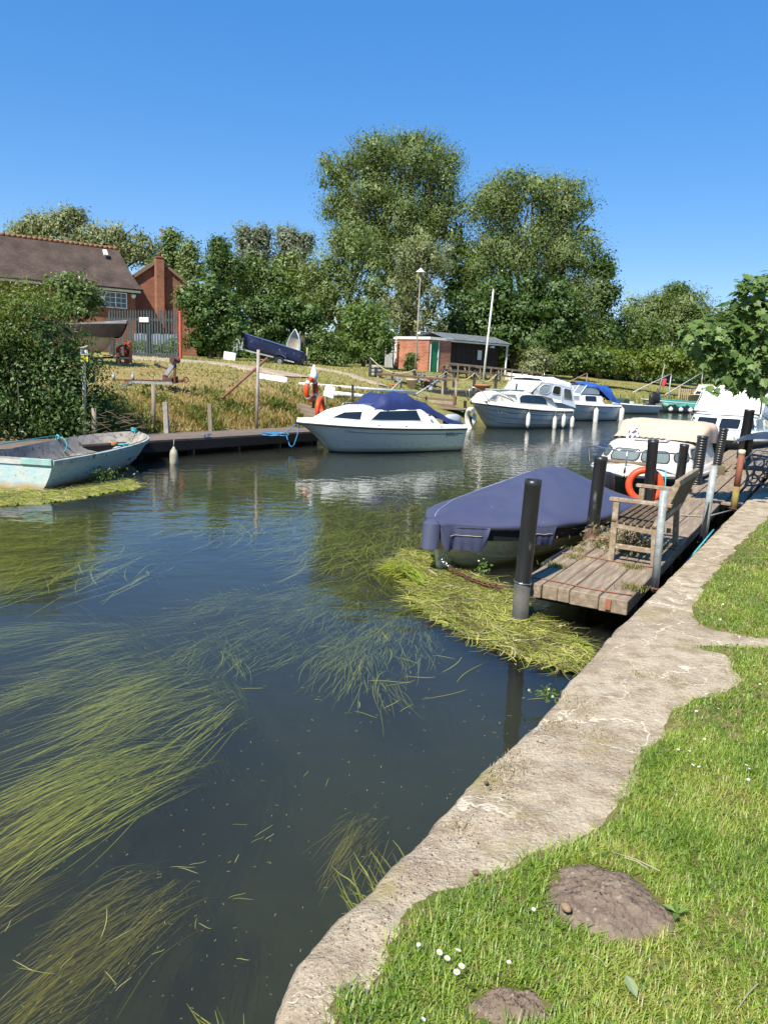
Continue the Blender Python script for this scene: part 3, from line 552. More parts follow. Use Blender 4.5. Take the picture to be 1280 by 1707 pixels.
def belt(label, y0, seed, X0, X1, zt, m, leaf, n, zb=1.8):
    q = np.random.default_rng(seed); x = q.uniform(X0, X1, n); top = zt*(0.8+0.28*vnoise(x, x*0, 0.035, seed)+0.10*vnoise(x, x*0, 0.2, seed+1)); z = zb+(top-zb)*q.random(n)**0.75; y = y0+q.normal(0, 1.6, n)-2.5*np.sqrt(np.clip(1-((z-zb)/(top-zb+0.01)), 0, 1))+1.5*vnoise(x, z, 0.15, seed+2)
    nn = unit(np.stack([q.normal(0, .6, n), -0.8+q.normal(0, .4, n), 0.5+q.normal(0, .5, n)], -1)); v, f = leaf_geo(np.stack([x, y, z], -1), q.normal(size=(n, 3)), nn, q.uniform(0.6, 1.3, n)*leaf, q.uniform(0.35, 0.7, n)*leaf, 0.1); return tag(fast_mesh('far_wood', v, f, m), kind='stuff')
belt('', 126, 201, -75, 70, 9.0, L_mid, 0.75, 60000)
belt('', 90, 203, -1, 36, 5.5, L_dark, 0.42, 42000)
belt('', 76, 205, -26, 3, 5.2, L_dark, 0.40, 36000)
# left foreground thicket
tree('large leafy bush overhanging the river behind the old rowing boat', 'bush', [(52, 560, 88, 76), (30, 660, 110, 90), (118, 655, 58, 84), (150, 705, 36, 46), (60, 725, 100, 46), (180, 690, 26, 34, 1.2), (-50, 620, 90, 120)], 17.2, L_dark, 0.115, 270, None, 'bush', 0.08, 60, ground=0.5, cl_r=0.17, per=24, aspect=0.42, lo=0.8)
tree('yellow green sprays of a young willow above the bush', 'bush', [(30, 500, 52, 32), (75, 505, 34, 30), (20, 560, 50, 40), (-30, 520, 60, 60)], 16.4, L_lime, 0.10, 170, None, 'willow_bush', 0.012, 30, ground=0.5, cl_r=0.20, per=18, aspect=0.30, core=False, lo=0.7)
tree('round elder bush with cream blossom in front of the house window', 'bush', [(122, 490, 44, 34), (140, 508, 36, 30), (108, 512, 32, 24)], 27.5, L_mid, 0.15, 130, None, 'elder_bush', 0.08, 125, cl_r=0.2, aspect=0.55, extra=(L_flower, 0.09, 10, 10, 0.10))
tree('low weedy shrub on the bank below the boat on trestles', 'shrub', [(196, 655, 26, 14), (175, 668, 20, 22)], 21.5, L_mid, 0.08, 260, None, 'shrub', 0.03, 190, cl_r=0.13, aspect=0.4)

# ------------------------------------------------------------------ overhanging sycamore, every leaf its own shape
def syc_leaf_mesh():
    out = [(0, -0.10), (0.20, -0.16), (0.16, 0.0), (0.46, 0.02), (0.33, 0.17), (0.50, 0.40), (0.27, 0.38), (0.22, 0.52), (0.10, 0.56), (0, 0.86)]
    pts = out + [(-x, y) for x, y in out[-2:0:-1]]
    vs = [(0, 0.2, 0.0)] + [(x, y, 0.10*abs(x)-0.10*y*y) for x, y in pts]; n = len(pts)
    me = bpy.data.meshes.new('sycamore_leaf'); me.from_pydata(vs, [], [(0, 1+i, 1+(i+1) % n) for i in range(n)]); me.materials.append(None); return me, vs, [(0, 1+i, 1+(i+1) % n) for i in range(n)]
sme, SLV, SLF = syc_leaf_mesh()
def leafobjmat(name, c1, c2):
    m = leafmat(name, c1, c2, 0.35, rough=0.5, gloss=0.02).copy(); N = m.node_tree.nodes; L = m.node_tree.links
    oi = N.new('ShaderNodeObjectInfo'); r = [n for n in N if n.bl_idname == 'ShaderNodeValToRGB'][0]; L.new(oi.outputs['Random'], r.inputs[0]); return m
sme.materials[0] = leafobjmat('sycamore_leaf_single', (0.06, 0.115, 0.028), (0.17, 0.25, 0.07))
syc = thing('sycamore_tree', 'sycamore branch with big lobed leaves hanging in from the right', 'tree', (8.4, 10.6, 0.45))
SY = lobes_px([(1240, 505, 30, 40), (1262, 550, 44, 60), (1205, 562, 44, 42), (1165, 560, 30, 34), (1240, 610, 50, 40), (1278, 485, 30, 40), (1215, 625, 30, 24), (1180, 590, 30, 24), (1255, 640, 34, 18), (1330, 560, 60, 70)], 10.8)
org = np.array([8.4, 10.6, 0.45]); q = np.random.default_rng(77); LC = []; LN = []
for c, r in SY:
    n = int(900*r[0]*r[2])+10
    d = unit(q.normal(size=(n, 3))); LC.append(c - org + d*(q.uniform(0.3, 1.05, (n, 1))**0.6)*r); LN.append(d*0.5 + np.array([-0.15, -0.25, 0.7]) + q.normal(size=(n, 3))*0.35)
for (px, py) in [(1244, 462), (1243, 472), (1238, 482), (1250, 478), (1150, 560), (1160, 548), (1185, 540), (1262, 462), (1278, 470), (1190, 652), (1182, 645), (1272, 662)]:
    for _ in range(3): LC.append((aty(px+q.uniform(-5, 5), py+q.uniform(-4, 4), 10.5)-org)[None]); LN.append(np.array([[q.uniform(-.4, .4), -0.6, 0.6]]))
LC = np.concatenate(LC); LN = unit(np.concatenate(LN)); front = np.argsort(LC[:, 1]+0.15*LC[:, 0])
big = []; rest = []
for k, i in enumerate(front):
    p = LC[i]+org; v_ = p-EYE; dd = v_@_f; inpx = 640+FPX*(v_@_R)/dd
    (big if (inpx < 1292 and len(big) < 296) else rest).append(i)
def leaf_matrix(i):
    n = Vector(LN[i]); dn = Vector((random.uniform(-0.6, 0.6), random.uniform(-0.6, 0.2), -0.8)); y = (dn - n*dn.dot(n)).normalized(); x = y.cross(n); s = random.uniform(0.10, 0.185)
    return Matrix(((x.x*s, y.x*s, n.x*s, LC[i][0]), (x.y*s, y.y*s, n.y*s, LC[i][1]), (x.z*s, y.z*s, n.z*s, LC[i][2]), (0, 0, 0, 1)))
for i in big:
    o = bpy.data.objects.new('leaf', sme); COL.objects.link(o); o.parent = syc; o.matrix_local = leaf_matrix(i)
if rest:
    A = np.array(SLV); vs = []; fs = []
    for k, i in enumerate(rest):
        M_ = np.array(leaf_matrix(i)); vs.append(A@M_[:3, :3].T+M_[:3, 3]); fs.append(np.array(SLF)+k*len(A))
    tag(fast_mesh('foliage', np.concatenate(vs), np.concatenate(fs), L_sycamore, syc), kind='stuff')
mb = MB(); mb.tube([(0, 0, -0.3), (0.05, 0, 1.5), (-0.1, 0, 3.2), (0, 0, 5)], [0.26, 0.21, 0.18, 0.13], 10); mb.build('trunk', M_bark, syc)
mb = MB()
for c, r in SY: c = Vector(c-org); mb.tube([(-0.05, 0, 2.0), Vector((-0.05, 0, 2.0)).lerp(c, 0.5)+Vector((0, 0, 0.2)), c, c+Vector((-0.1, -0.05, 0.15))], [0.06, 0.035, 0.015, 0.006], 6)
mb.build('branch', M_bark, syc)

# ------------------------------------------------------------------ grass
def blades(name, P, ln, wd, m, lean=0.5, seed=3, lay=None, tips=True):
    """tapered bent blades: roots P (n,3)"""
    q = np.random.default_rng(seed); n = len(P); th = q.uniform(0, 2*PI, n); dirv = np.stack([np.cos(th), np.sin(th), 0*th], -1)
    if lay is not None: dirv = unit(dirv + np.array(lay))
    sd = np.stack([-dirv[:, 1], dirv[:, 0], 0*th], -1); k = np.abs(q.normal(lean, 0.35, n))[:, None]; ln = np.asarray(ln).reshape(-1, 1); wd = np.asarray(wd).reshape(-1, 1)
    up = np.array([0, 0, 1.0]); h1 = unit(up+dirv*k*0.5)*ln*0.5; h2 = h1 + unit(up*0.8+dirv*k*1.6)*ln*0.5
    a = P - sd*wd/2; b = P + sd*wd/2; c = P+h1+sd*wd*0.42; d = P+h1-sd*wd*0.42; e = P+h2+sd*wd*0.08; g = P+h2-sd*wd*0.08
    v = np.stack([a, b, c, d, e, g], 1).reshape(-1, 3); i = np.arange(n)[:, None]*6
    f = np.concatenate([i+np.array([0, 1, 2, 3]), i+np.array([3, 2, 4, 5])], 0)
    return fast_mesh(name, v, f, m)
L_grass = leafmat('grass_blade', (0.115, 0.215, 0.014), (0.335, 0.455, 0.05), 0.5, gloss=0.04, drift=(1.6, (0.42, 0.42, 0.11)))
L_dry = leafmat('dry_grass_blade', (0.24, 0.18, 0.08), (0.42, 0.34, 0.17), 0.4, gloss=0.04)
L_bankdry = leafmat('bank_straw', (0.24, 0.15, 0.06), (0.50, 0.40, 0.17), 0.35, gloss=0.03)
MOLES = [((0.81, 2.325), 0.215, 0.20, 0.06), ((0.42, 1.865), 0.12, 0.075, 0.035)]
def near_grass(x0, x1, y0, y1, n, l0, l1, w0, dry, seed, name, m, edge=None):
    q = np.random.default_rng(seed); P = np.stack([q.uniform(x0, x1, n), q.uniform(y0, y1, n)], -1); sd = poly_sd(P, STONE)
    dens = np.clip((sd+0.02)*10+0.12+0.35*vnoise(P[:, 0], P[:, 1], 3.0, 24), 0, 1)*np.clip(0.85+0.6*vnoise(P[:, 0], P[:, 1], 1.1, 21)-0.7*np.clip(vnoise(P[:, 0], P[:, 1], 2.3, 25)-0.42, 0, 1)*2, 0.12, 1)
    if edge is not None: dens = np.exp(-((sd-0.02)/edge)**2)*np.clip(0.3+0.9*vnoise(P[:, 0], P[:, 1], 1.3, 22), 0, 1)
    for (c, rx, ry, h) in MOLES: rr = ((P[:, 0]-c[0])/rx)**2+((P[:, 1]-c[1])/ry)**2; dens = dens*(rr > 0.88+0.25*vnoise(P[:, 0], P[:, 1], 6, 2))
    dens = dens*(-line_dist(P, QUAY) > 0.06)
    k = (q.random(n) < dens); P = P[k]; Pz = np.column_stack([P, soil_z(P[:, 0], P[:, 1])-0.004]); g = np.clip(0.8+0.45*vnoise(P[:, 0], P[:, 1], 1.7, 23), 0.45, 1.5)
    return tag(blades(name, Pz, q.uniform(l0, l1, len(P))*g, q.uniform(0.6, 1.3, len(P))*w0, m, 1.15, seed, lay=(0.15, 0.1, 0)), kind='stuff')
near_grass(-0.2, 2.6, 1.55, 3.6, 112000, 0.03, 0.085, 0.0036, 0, 31, 'grass', L_grass)
near_grass(0.4, 4.8, 3.6, 7.2, 135000, 0.022, 0.06, 0.005, 0, 32, 'grass', L_grass)
near_grass(2.0, 9.0, 7.2, 14.0, 80000, 0.025, 0.06, 0.009, 0, 33, 'grass', L_grass)
near_grass(2.6, 6.0, 0.9, 3.6, 26000, 0.03, 0.08, 0.007, 0, 36, 'grass', L_grass)
near_grass(4.8, 9.0, 3.6, 7.2, 26000, 0.03, 0.07, 0.009, 0, 37, 'grass', L_grass)
near_grass(-0.2, 4.5, 1.55, 7.5, 46000, 0.02, 0.06, 0.003, 1, 34, 'dry_grass', L_dry)
near_grass(-0.2, 6.0, 1.55, 11, 110000, 0.012, 0.04, 0.0036, 1, 35, 'dry_grass', L_dry, edge=0.07)
# tufts in the cracks and along the broken lip of the quay
q = np.random.default_rng(41); TP = []
for (px, py, s, n) in [(845, 1272, 0.06, 150), (830, 1290, 0.05, 120), (955, 1172, 0.07, 170), (920, 1205, 0.05, 80), (990, 1225, 0.08, 80), (545, 1545, 0.03, 70), (560, 1525, 0.02, 40), (1060, 1123, 0.03, 60), (1105, 1130, 0.06, 90), (1000, 1222, 0.05, 60), (770, 1375, 0.04, 60)]:
    c = atz(px, py, 0.42); TP.append(np.column_stack([q.normal(c[0], s, n), q.normal(c[1], s*1.2, n), np.full(n, 0.415)]))
TP = np.concatenate(TP); TP = TP[-line_dist(TP[:, :2], QUAY) > 0.03]; tag(blades('dry_grass', TP, q.uniform(0.012, 0.034, len(TP)), q.uniform(0.002, 0.004, len(TP)), L_dry, 0.9, 42), kind='stuff')
# clover and broad weed leaves in the lawn
P = np.stack([q.uniform(0, 5, 11000), q.uniform(1.6, 9, 11000)], -1); P = P[(poly_sd(P, STONE) > 0.05) & (vnoise(P[:, 0], P[:, 1], 0.8, 30) > -0.1) & (-line_dist(P, QUAY) > 0.3)]
for (c, rx, ry, h) in MOLES: P = P[((P[:, 0]-c[0])/rx)**2+((P[:, 1]-c[1])/ry)**2 > 1.1]
n = len(P); Pz = np.column_stack([P, soil_z(P[:, 0], P[:, 1])+q.uniform(0.012, 0.03, n)]); nrm = np.array([0, 0, 1.0])+q.normal(size=(n, 3))*0.35
v, f = leaf_geo(Pz, q.normal(size=(n, 3)), unit(nrm), q.uniform(0.015, 0.04, n), q.uniform(0.010, 0.022, n), 0.1)
tag(fast_mesh('clover', v, f, leafmat('clover_leaf', (0.07, 0.13, 0.02), (0.16, 0.24, 0.05), 0.35)), kind='stuff')

# dry herbage on the far bank: tussocks of straw and weeds
q = np.random.default_rng(51); n = 150000
P = np.stack([q.uniform(-10, 1.0, n), q.uniform(15, 32, n)], -1); d = line_dist(P, BANK); dens = np.exp(-((d-1.5)/1.6)**2)*np.clip(0.75+0.5*vnoise(P[:, 0], P[:, 1], 0.5, 33), 0.3, 1)
dens = np.maximum(dens, 0.10*(d > 2)*(d < 8)); k = (d > 0.25) & (q.random(n) < dens); P = P[k]; d = d[k]; n = len(P)
Pz = np.column_stack([P, far_height(P[:, 0], P[:, 1])]); kind_ = vnoise(P[:, 0], P[:, 1], 0.45, 34) + q.normal(0, 0.35, n) > 0.30
hh = np.interp(d, [0.5, 1.8, 3.2, 4.5, 8], [1.0, 0.85, 0.5, 0.28, 0.2])
a = ~kind_; tag(blades('bank_grass', Pz[a], q.uniform(0.12, 0.42, a.sum())*hh[a], q.uniform(0.010, 0.022, a.sum()), L_bankdry, 1.3, 52), kind='stuff')
a = kind_; tag(blades('bank_weeds', Pz[a], q.uniform(0.15, 0.46, a.sum())*hh[a], q.uniform(0.025, 0.06, a.sum()), leafmat('bank_weed_leaf', (0.09, 0.12, 0.025), (0.22, 0.24, 0.07), 0.35), 1.2, 53), kind='stuff')
# lawn fringe by the far waterline and short lawn texture
n = 30000; P = np.stack([q.uniform(0, 34, n), q.uniform(26, 80, n)], -1); d = line_dist(P, BANK); k = (d > 0.2) & (q.random(n) < np.exp(-((d-0.6)/0.9)**2)) & (P[:, 0] > 6.5); P = P[k]; n = len(P)
Pz = np.column_stack([P, far_height(P[:, 0], P[:, 1])]); tag(blades('bank_reeds', Pz, q.uniform(0.2, 0.75, n), q.uniform(0.03, 0.06, n), leafmat('reed_leaf', (0.11, 0.15, 0.03), (0.26, 0.27, 0.09), 0.35), 0.6, 54), kind='stuff')
n = 60000; P = np.stack([q.uniform(-12, 30, n), q.uniform(27, 76, n)], -1); d = line_dist(P, BANK); k = (d > 1.2); P = P[k]; n = len(P)
Pz = np.column_stack([P, far_height(P[:, 0], P[:, 1])]); tag(blades('lawn_grass', Pz, q.uniform(0.04, 0.11, n), q.uniform(0.03, 0.05, n), leafmat('lawn_blade', (0.20, 0.21, 0.06), (0.42, 0.37, 0.14), 0.35), 0.9, 55), kind='stuff')
# dead brushwood on the bank left of the posts
mb = MB(); q2 = random.Random(5)
for i in range(90):
    c = Vector(atz(q2.uniform(165, 245), q2.uniform(690, 722), 0.6)); c.z = q2.uniform(0.45, 1.0); a = q2.uniform(-0.7, 0.7); L_ = q2.uniform(0.2, 0.6); dv = Vector((math.cos(a), q2.uniform(-.6, .6), math.sin(a)*0.5)).normalized()
    mb.tube([c-dv*L_/2, c+Vector((0, 0, q2.uniform(-.04, .04))), c+dv*L_/2], [0.006, 0.005, 0.003], 4, caps=False)
tag(mb.build('brushwood', M_twig, weld=False), kind='stuff')

# ------------------------------------------------------------------ river weed
L_weed = leafmat('river_weed_ribbon', (0.26, 0.29, 0.035), (0.66, 0.66, 0.14), 0.3, gloss=0.0)
L_weedb = leafmat('river_weed_brown', (0.26, 0.22, 0.05), (0.56, 0.47, 0.12), 0.3, gloss=0.0)
def streamers(name, roots, per, l0, l1, z0, z1, wd, m, seed, spread=0.22, flow=(-0.27, -0.96), fan=0.05, segs=9, zcap=-0.02):
    q = np.random.default_rng(seed); n = len(roots)*per; B = np.repeat(roots, per, 0)+q.normal(size=(n, 2))*spread
    th0 = math.atan2(flow[1], flow[0]); th = th0 + np.repeat(q.normal(0, fan*1.4, len(roots)), per)+q.normal(0, fan, n) + 0.25*vnoise(B[:, 0], B[:, 1], 0.16, 61)
    L_ = q.uniform(l0, l1, n); zs = q.uniform(z0-0.18, z0, n); ze = q.uniform(z1-0.14, z1, n); ph = q.uniform(0, 6.28, n); phb = np.repeat(q.uniform(0, 6.28, len(roots)), per); pts = []
    for s in range(segs+1):
        t = s/segs; a = th + (0.10*np.sin(phb+3.0*t)+0.05*np.sin(ph+6*t)); 
        if s == 0: p = B.copy()
        else: p = p + np.stack([np.cos(a), np.sin(a)], -1)*(L_/segs)[:, None]
        z = zs + (ze-zs)*(t**0.5) + 0.015*np.sin(ph*2+7*t); pts.append((np.column_stack([p, np.minimum(z, zcap)]), a, t))
    rows = []
    for p, a, t in pts:
        sd = np.stack([-np.sin(a), np.cos(a), 0*a], -1); w_ = wd*(0.7+0.3*math.sin(PI*min(1, t*1.2)))*(1-0.75*t**3); rows += [p-sd*w_/2, p+sd*w_/2]
    v = np.stack(rows, 1); k = v.shape[1]; v = v.reshape(-1, 3); i = np.arange(n)[:, None]*k
    f = np.concatenate([i+np.array([2*s, 2*s+1, 2*s+3, 2*s+2]) for s in range(segs)], 0)
    return tag(fast_mesh(name, v, f, m), kind='stuff')
def rootpts(polys, n, seed):
    q = np.random.default_rng(seed); out = []
    for poly, k in polys:
        poly = np.array(poly); lo = poly.min(0); hi = poly.max(0); P = q.uniform(lo, hi, (k*4, 2)); P = P[poly_sd(P, poly) < 0][:k]; out.append(P)
    return np.concatenate(out)
ra = rootpts([([(-1.2, 6.4), (-0.9, 5.6), (-1.5, 5.0), (-3.2, 5.6), (-4.4, 7.4), (-2.6, 7.6)], 22), ([(-1.15, 5.3), (-0.85, 4.7), (-1.2, 4.3), (-1.7, 4.7)], 5)], 0, 62)
streamers('river_weed', ra, 60, 0.5, 1.9, -0.60, -0.02, 0.0068, L_weed, 63, 0.075, fan=0.035)
rb = rootpts([([(-1.9, 8.4), (0.1, 9.4), (0.5, 8.0), (0.0, 6.9), (-1.6, 6.9)], 66), ([(-0.6, 7.4), (0.5, 7.6), (0.4, 6.4), (-0.5, 6.3)], 9)], 0, 64)
streamers('river_weed', rb, 36, 0.6, 1.5, -0.60, -0.11, 0.0075, L_weed, 65, 0.09, flow=(-0.14, -0.99), fan=0.07)
rc_ = rootpts([([(-1.4, 12.5), (0.8, 18.5), (1.9, 18), (1.4, 13), (0.7, 10.2), (-0.4, 9.6)], 90), ([(-4.4, 12.5), (-5.5, 12.0), (-4.9, 9.6), (-3.4, 8.2), (-3.0, 9.4)], 60), ([(-4, 14), (-1.4, 17.5), (-0.6, 14), (-2.2, 10.5)], 46), ([(0.6, 19), (3, 24), (5, 24), (2.5, 17.5)], 46)], 0, 66)
streamers('river_weed', rc_, 46, 0.9, 2.2, -0.45, -0.06, 0.015, L_weed, 67, 0.30, fan=0.14)
rd = rootpts([([(-0.95, 4.7), (-1.1, 4.0), (-1.5, 3.5), (-2.6, 4.1), (-2.0, 4.9)], 8)], 0, 68)
streamers('river_weed', rd, 40, 0.6, 1.7, -0.65, -0.10, 0.0048, L_weedb, 69, 0.05, fan=0.03)
re_ = rootpts([([(-0.75, 3.9), (-1.0, 3.3), (-1.35, 3.1), (-1.2, 3.8)], 10), ([(-1.15, 3.0), (-1.0, 2.8), (-1.2, 2.7)], 3), ([(0.02, 4.5), (-0.1, 4.3), (0.1, 4.2)], 3)], 0, 70)
streamers('river_weed', re_, 30, 0.5, 1.1, -0.65, -0.22, 0.005, L_weedb, 71, 0.05)
rf = rootpts([([(-0.42, 2.55), (-0.36, 2.3), (-0.36, 2.0), (-0.5, 2.1)], 6), ([(0.1, 2.95), (0.3, 3.3), (0.2, 3.4), (0.0, 3.0)], 4)], 0, 72)
streamers('water_plants', rf, 12, 0.08, 0.22, -0.35, -0.05, 0.010, L_weed, 73, 0.04, flow=(-0.9, -0.2), fan=0.5, segs=5)
# weed cut loose and drifting on the surface
mb_v = []; mb_f = []; q = np.random.default_rng(81); cnt = 0
def drift(px, py, L_, ang, w_=0.006, curve=0.3):
    global cnt
    c = atz(px, py, 0.004); n = 6; a = ang; p = np.array([c[0], c[1]]) - np.array([math.cos(a), math.sin(a)])*L_/2; rows = []
    for s in range(n+1):
        sd = np.array([-math.sin(a), math.cos(a)])*w_/2*(1-0.6*abs(2*s/n-1)**2); z = 0.004+0.002*math.sin(s)+0.0006*(cnt % 7); rows += [[*(p-sd), z], [*(p+sd), z]]; p = p+np.array([math.cos(a), math.sin(a)])*L_/n; a += curve/n
    k = cnt*2*(n+1); mb_v.extend(rows); mb_f.extend([[k+2*s, k+2*s+1, k+2*s+3, k+2*s+2] for s in range(n)]); cnt += 1
for (px, py, L_, a) in [(305, 1445, 0.09, 0.1), (315, 1450, 0.08, -0.2), (330, 1440, 0.06, 0.3), (400, 1375, 0.06, 0.1), (440, 1385, 0.10, 1.0), (430, 1400, 0.06, 0.8), (395, 1432, 0.05, 1.5), (405, 1497, 0.07, 0.2), (395, 1492, 0.06, 0.6), (325, 1540, 0.05, 1.9), (340, 1545, 0.05, -0.6), (265, 1588, 0.04, 0.6), (405, 1600, 0.04, 0.0), (180, 1540, 0.14, 1.6), (200, 1560, 0.10, 1.0), (60, 1620, 0.12, -0.2), (40, 1612, 0.10, -0.5), (205, 1640, 0.06, 1.2), (185, 1630, 0.07, -0.7), (110, 1605, 0.06, 1.4), (545, 1305, 0.07, 1.5), (510, 1290, 0.05, 1.3), (650, 1135, 0.25, 0.1), (670, 1140, 0.2, 0.4), (700, 1130, 0.18, -0.1), (680, 1100, 0.2, -0.4), (760, 1110, 0.3, 0.9), (775, 1120, 0.35, 1.2), (745, 1160, 0.3, 0.4), (610, 1190, 0.14, -0.4), (600, 1175, 0.08, 1.5), (675, 1180, 0.12, 1.1), (655, 1175, 0.15, 0.8), (540, 1078, 0.12, 0.2), (640, 1060, 0.18, 1.9), (420, 1147, 0.12, 0.3), (900, 1165, 0.15, 0.2), (915, 1160, 0.15, -0.3), (905, 1158, 0.12, 0.7), (740, 1095, 0.14, -0.2), (220, 1320, 0.04, 1.9), (15, 1545, 0.05, 1.6), (20, 1510, 0.05, 0.3), (450, 1395, 0.05, 0.9)]:
    drift(px, py, L_*1.25, a, 0.0026 if py > 1250 else 0.0055, q.uniform(-0.45, 0.45))
for _ in range(420):
    py = 900+800*q.random()**0.8; px = q.uniform(0, 900)
    c = atz(px, py, 0)
    if -line_dist(np.array([[c[0], c[1]]]), QUAY)[0] > -0.05: continue
    drift(px, py, q.uniform(0.004, 0.02)*c[1]/3, q.uniform(0, 3.1), 0.0022*c[1]/3, 0.5)
tag(fast_mesh('drifting_weed', np.array(mb_v), np.array(mb_f), leafmat('cut_weed', (0.22, 0.26, 0.05), (0.50, 0.47, 0.20), 0.3)), kind='stuff')
# floating rafts of cut weed
def raft(name, label_poly, n, seed, lens, h, hole=None):
    q = np.random.default_rng(seed); poly = np.array(label_poly); lo = poly.min(0)-0.15; hi = poly.max(0)+0.15; P = q.uniform(lo, hi, (n*4, 2)); sd = poly_sd(P, poly); P = P[sd < 0.10*vnoise(P[:, 0], P[:, 1], 1.0, seed)+0.04*vnoise(P[:, 0], P[:, 1], 4.0, seed)][:n]; n = len(P); sd = -poly_sd(P, poly)
    z = 0.012 + np.clip(sd*0.25, 0, 1)*h*(0.5+0.5*vnoise(P[:, 0], P[:, 1], 1.2, seed+1))*q.random(n)+q.uniform(0, 0.02, n); z = np.maximum(z, 0.006)
    th = -0.55 + 0.6*vnoise(P[:, 0], P[:, 1], 0.7, seed+2)+q.normal(0, 0.55, n); L_ = q.uniform(*lens, n); rows = []; segs = 5; p = P-np.stack([np.cos(th), np.sin(th)], -1)*(L_/2)[:, None]; a = th.copy(); cv = q.normal(0, 1.7, n); tilt = q.normal(0, 0.10, n); w_ = q.choice([0.003, 0.004, 0.006, 0.010, 0.014], n, p=[0.3, 0.3, 0.2, 0.15, 0.05])[:, None]
    for s in range(segs+1):
        t = s/segs; sdv = np.stack([-np.sin(a), np.cos(a), q.uniform(-.3, .3, n)], -1)*w_/2*(1-0.5*abs(2*t-1)**2); zz = np.maximum(z+tilt*L_*(t-0.5)+0.02*np.sin(PI*t)*q.random(n), 0.005); pp = np.column_stack([p, zz]); rows += [pp-sdv, pp+sdv]; p = p+np.stack([np.cos(a), np.sin(a)], -1)*(L_/segs)[:, None]; a = a+cv/segs
    v = np.stack(rows, 1); k = v.shape[1]; v = v.reshape(-1, 3); i = np.arange(n)[:, None]*k; f = np.concatenate([i+np.array([2*s, 2*s+1, 2*s+3, 2*s+2]) for s in range(segs)], 0)
    o_ = fast_mesh(name, v, f, leafmat('raft_weed', (0.10, 0.085, 0.022), (0.52, 0.52, 0.12), 0.3, gloss=0.06, drift=(2.2,)))
    o_.data.materials.append(leafmat('raft_rotten', (0.035, 0.03, 0.012), (0.17, 0.12, 0.045), 0.2, gloss=0.06)); o_.data.materials.append(leafmat('raft_straw', (0.50, 0.44, 0.20), (0.66, 0.60, 0.34), 0.3)); o_.data.materials.append(leafmat('raft_green', (0.14, 0.20, 0.02), (0.30, 0.36, 0.05), 0.35))
    mi = q.choice([0, 1, 2, 3], n, p=[0.48, 0.15, 0.13, 0.24]); o_.data.polygons.foreach_set('material_index', np.tile(mi, segs).astype(np.int32)); return tag(o_, kind='stuff')
RAFT_R = [(0.05, 8.45), (0.20, 7.75), (0.36, 7.2), (0.37, 6.76), (0.66, 6.28), (0.96, 5.82), (1.28, 5.6), (1.5, 5.45), (1.72, 5.75), (1.80, 6.05), (1.60, 6.35), (1.45, 6.75), (1.40, 7.3), (1.06, 8.05), (0.6, 8.3), (0.55, 8.9), (0.30, 9.1)]
RAFT_L = [(-8.5, 10.6), (-5.45, 10.7), (-4.81, 11.25), (-4.1, 12.95), (-4.5, 13.5), (-5.2, 12.2), (-6.2, 12.0), (-8.5, 12.2)]
raft('weed_raft', RAFT_R, 5600, 91, (0.06, 0.50), 0.11)
raft('weed_raft', RAFT_L, 3600, 93, (0.15, 0.55), 0.10)
M_scum = mat('duckweed_scum', (0.22, 0.28, 0.02), (0.19, 0.16, 0.05), 5, 0.8, bump=0.03, bscale=30, contrast=(0.45, 0.6), c3=(0.32, 0.29, 0.12), c3scale=18, c3pos=(0.5, 0.62), world=True)
for i, poly in enumerate((RAFT_R, RAFT_L)):
    poly = np.array(poly); c = poly.mean(0); xs_ = np.arange(poly[:, 0].min(), poly[:, 0].max(), 0.05); ys_ = np.arange(poly[:, 1].min(), poly[:, 1].max(), 0.05); X, Y = np.meshgrid(xs_, ys_); sd = -poly_sd(np.stack([X.ravel(), Y.ravel()], -1), poly).reshape(X.shape)+0.10*vnoise(X, Y, 1.5, 95)
    Z = np.clip(sd*0.3, -0.02, 0.022)+0.010*vnoise(X, Y, 3, 96); v = np.stack([X, Y, Z], -1).reshape(-1, 3); ii = np.arange(X.size).reshape(X.shape); f = np.stack([ii[:-1, :-1], ii[:-1, 1:], ii[1:, 1:], ii[1:, :-1]], -1).reshape(-1, 4)
    tag(fast_mesh('duckweed', v, f[(sd.ravel()[f] > -0.03).all(1)], M_scum, smooth=True), kind='stuff')
# long fresh blades lying at the raft's outer end
q = np.random.default_rng(99); n = 26; c = atz(700, 975, 0.03); P = np.column_stack([np.full(n, 0.42)+q.normal(0, 0.05, n), np.full(n, 7.6)+q.normal(0, 0.10, n), np.full(n, 0.05)])
rows = []; a = 2.25+q.normal(0, 0.16, n); p = P[:, :2]; L_ = q.uniform(0.45, 0.85, n)
for s in range(9):
    t = s/8; w_ = 0.024*(1-0.8*t**2); sdv = np.stack([-np.sin(a), np.cos(a), 0*a+0.3], -1)*w_/2; pp = np.column_stack([p, 0.05+0.12*np.sin(PI*min(1, t*1.15))*q.uniform(0.7, 1, n)-0.03*t]); rows += [pp-sdv, pp+sdv]; p = p+np.stack([np.cos(a), np.sin(a)], -1)*(L_/8)[:, None]; a = a+0.05
v = np.stack(rows, 1); k = v.shape[1]; i = np.arange(n)[:, None]*k; f = np.concatenate([i+np.array([2*s, 2*s+1, 2*s+3, 2*s+2]) for s in range(8)], 0)
tag(fast_mesh('bur_reed', v.reshape(-1, 3), f, leafmat('fresh_reed', (0.26, 0.34, 0.04), (0.45, 0.50, 0.10), 0.4)), 'fan of long yellow green reed blades lying on the weed raft', 'reed plant')
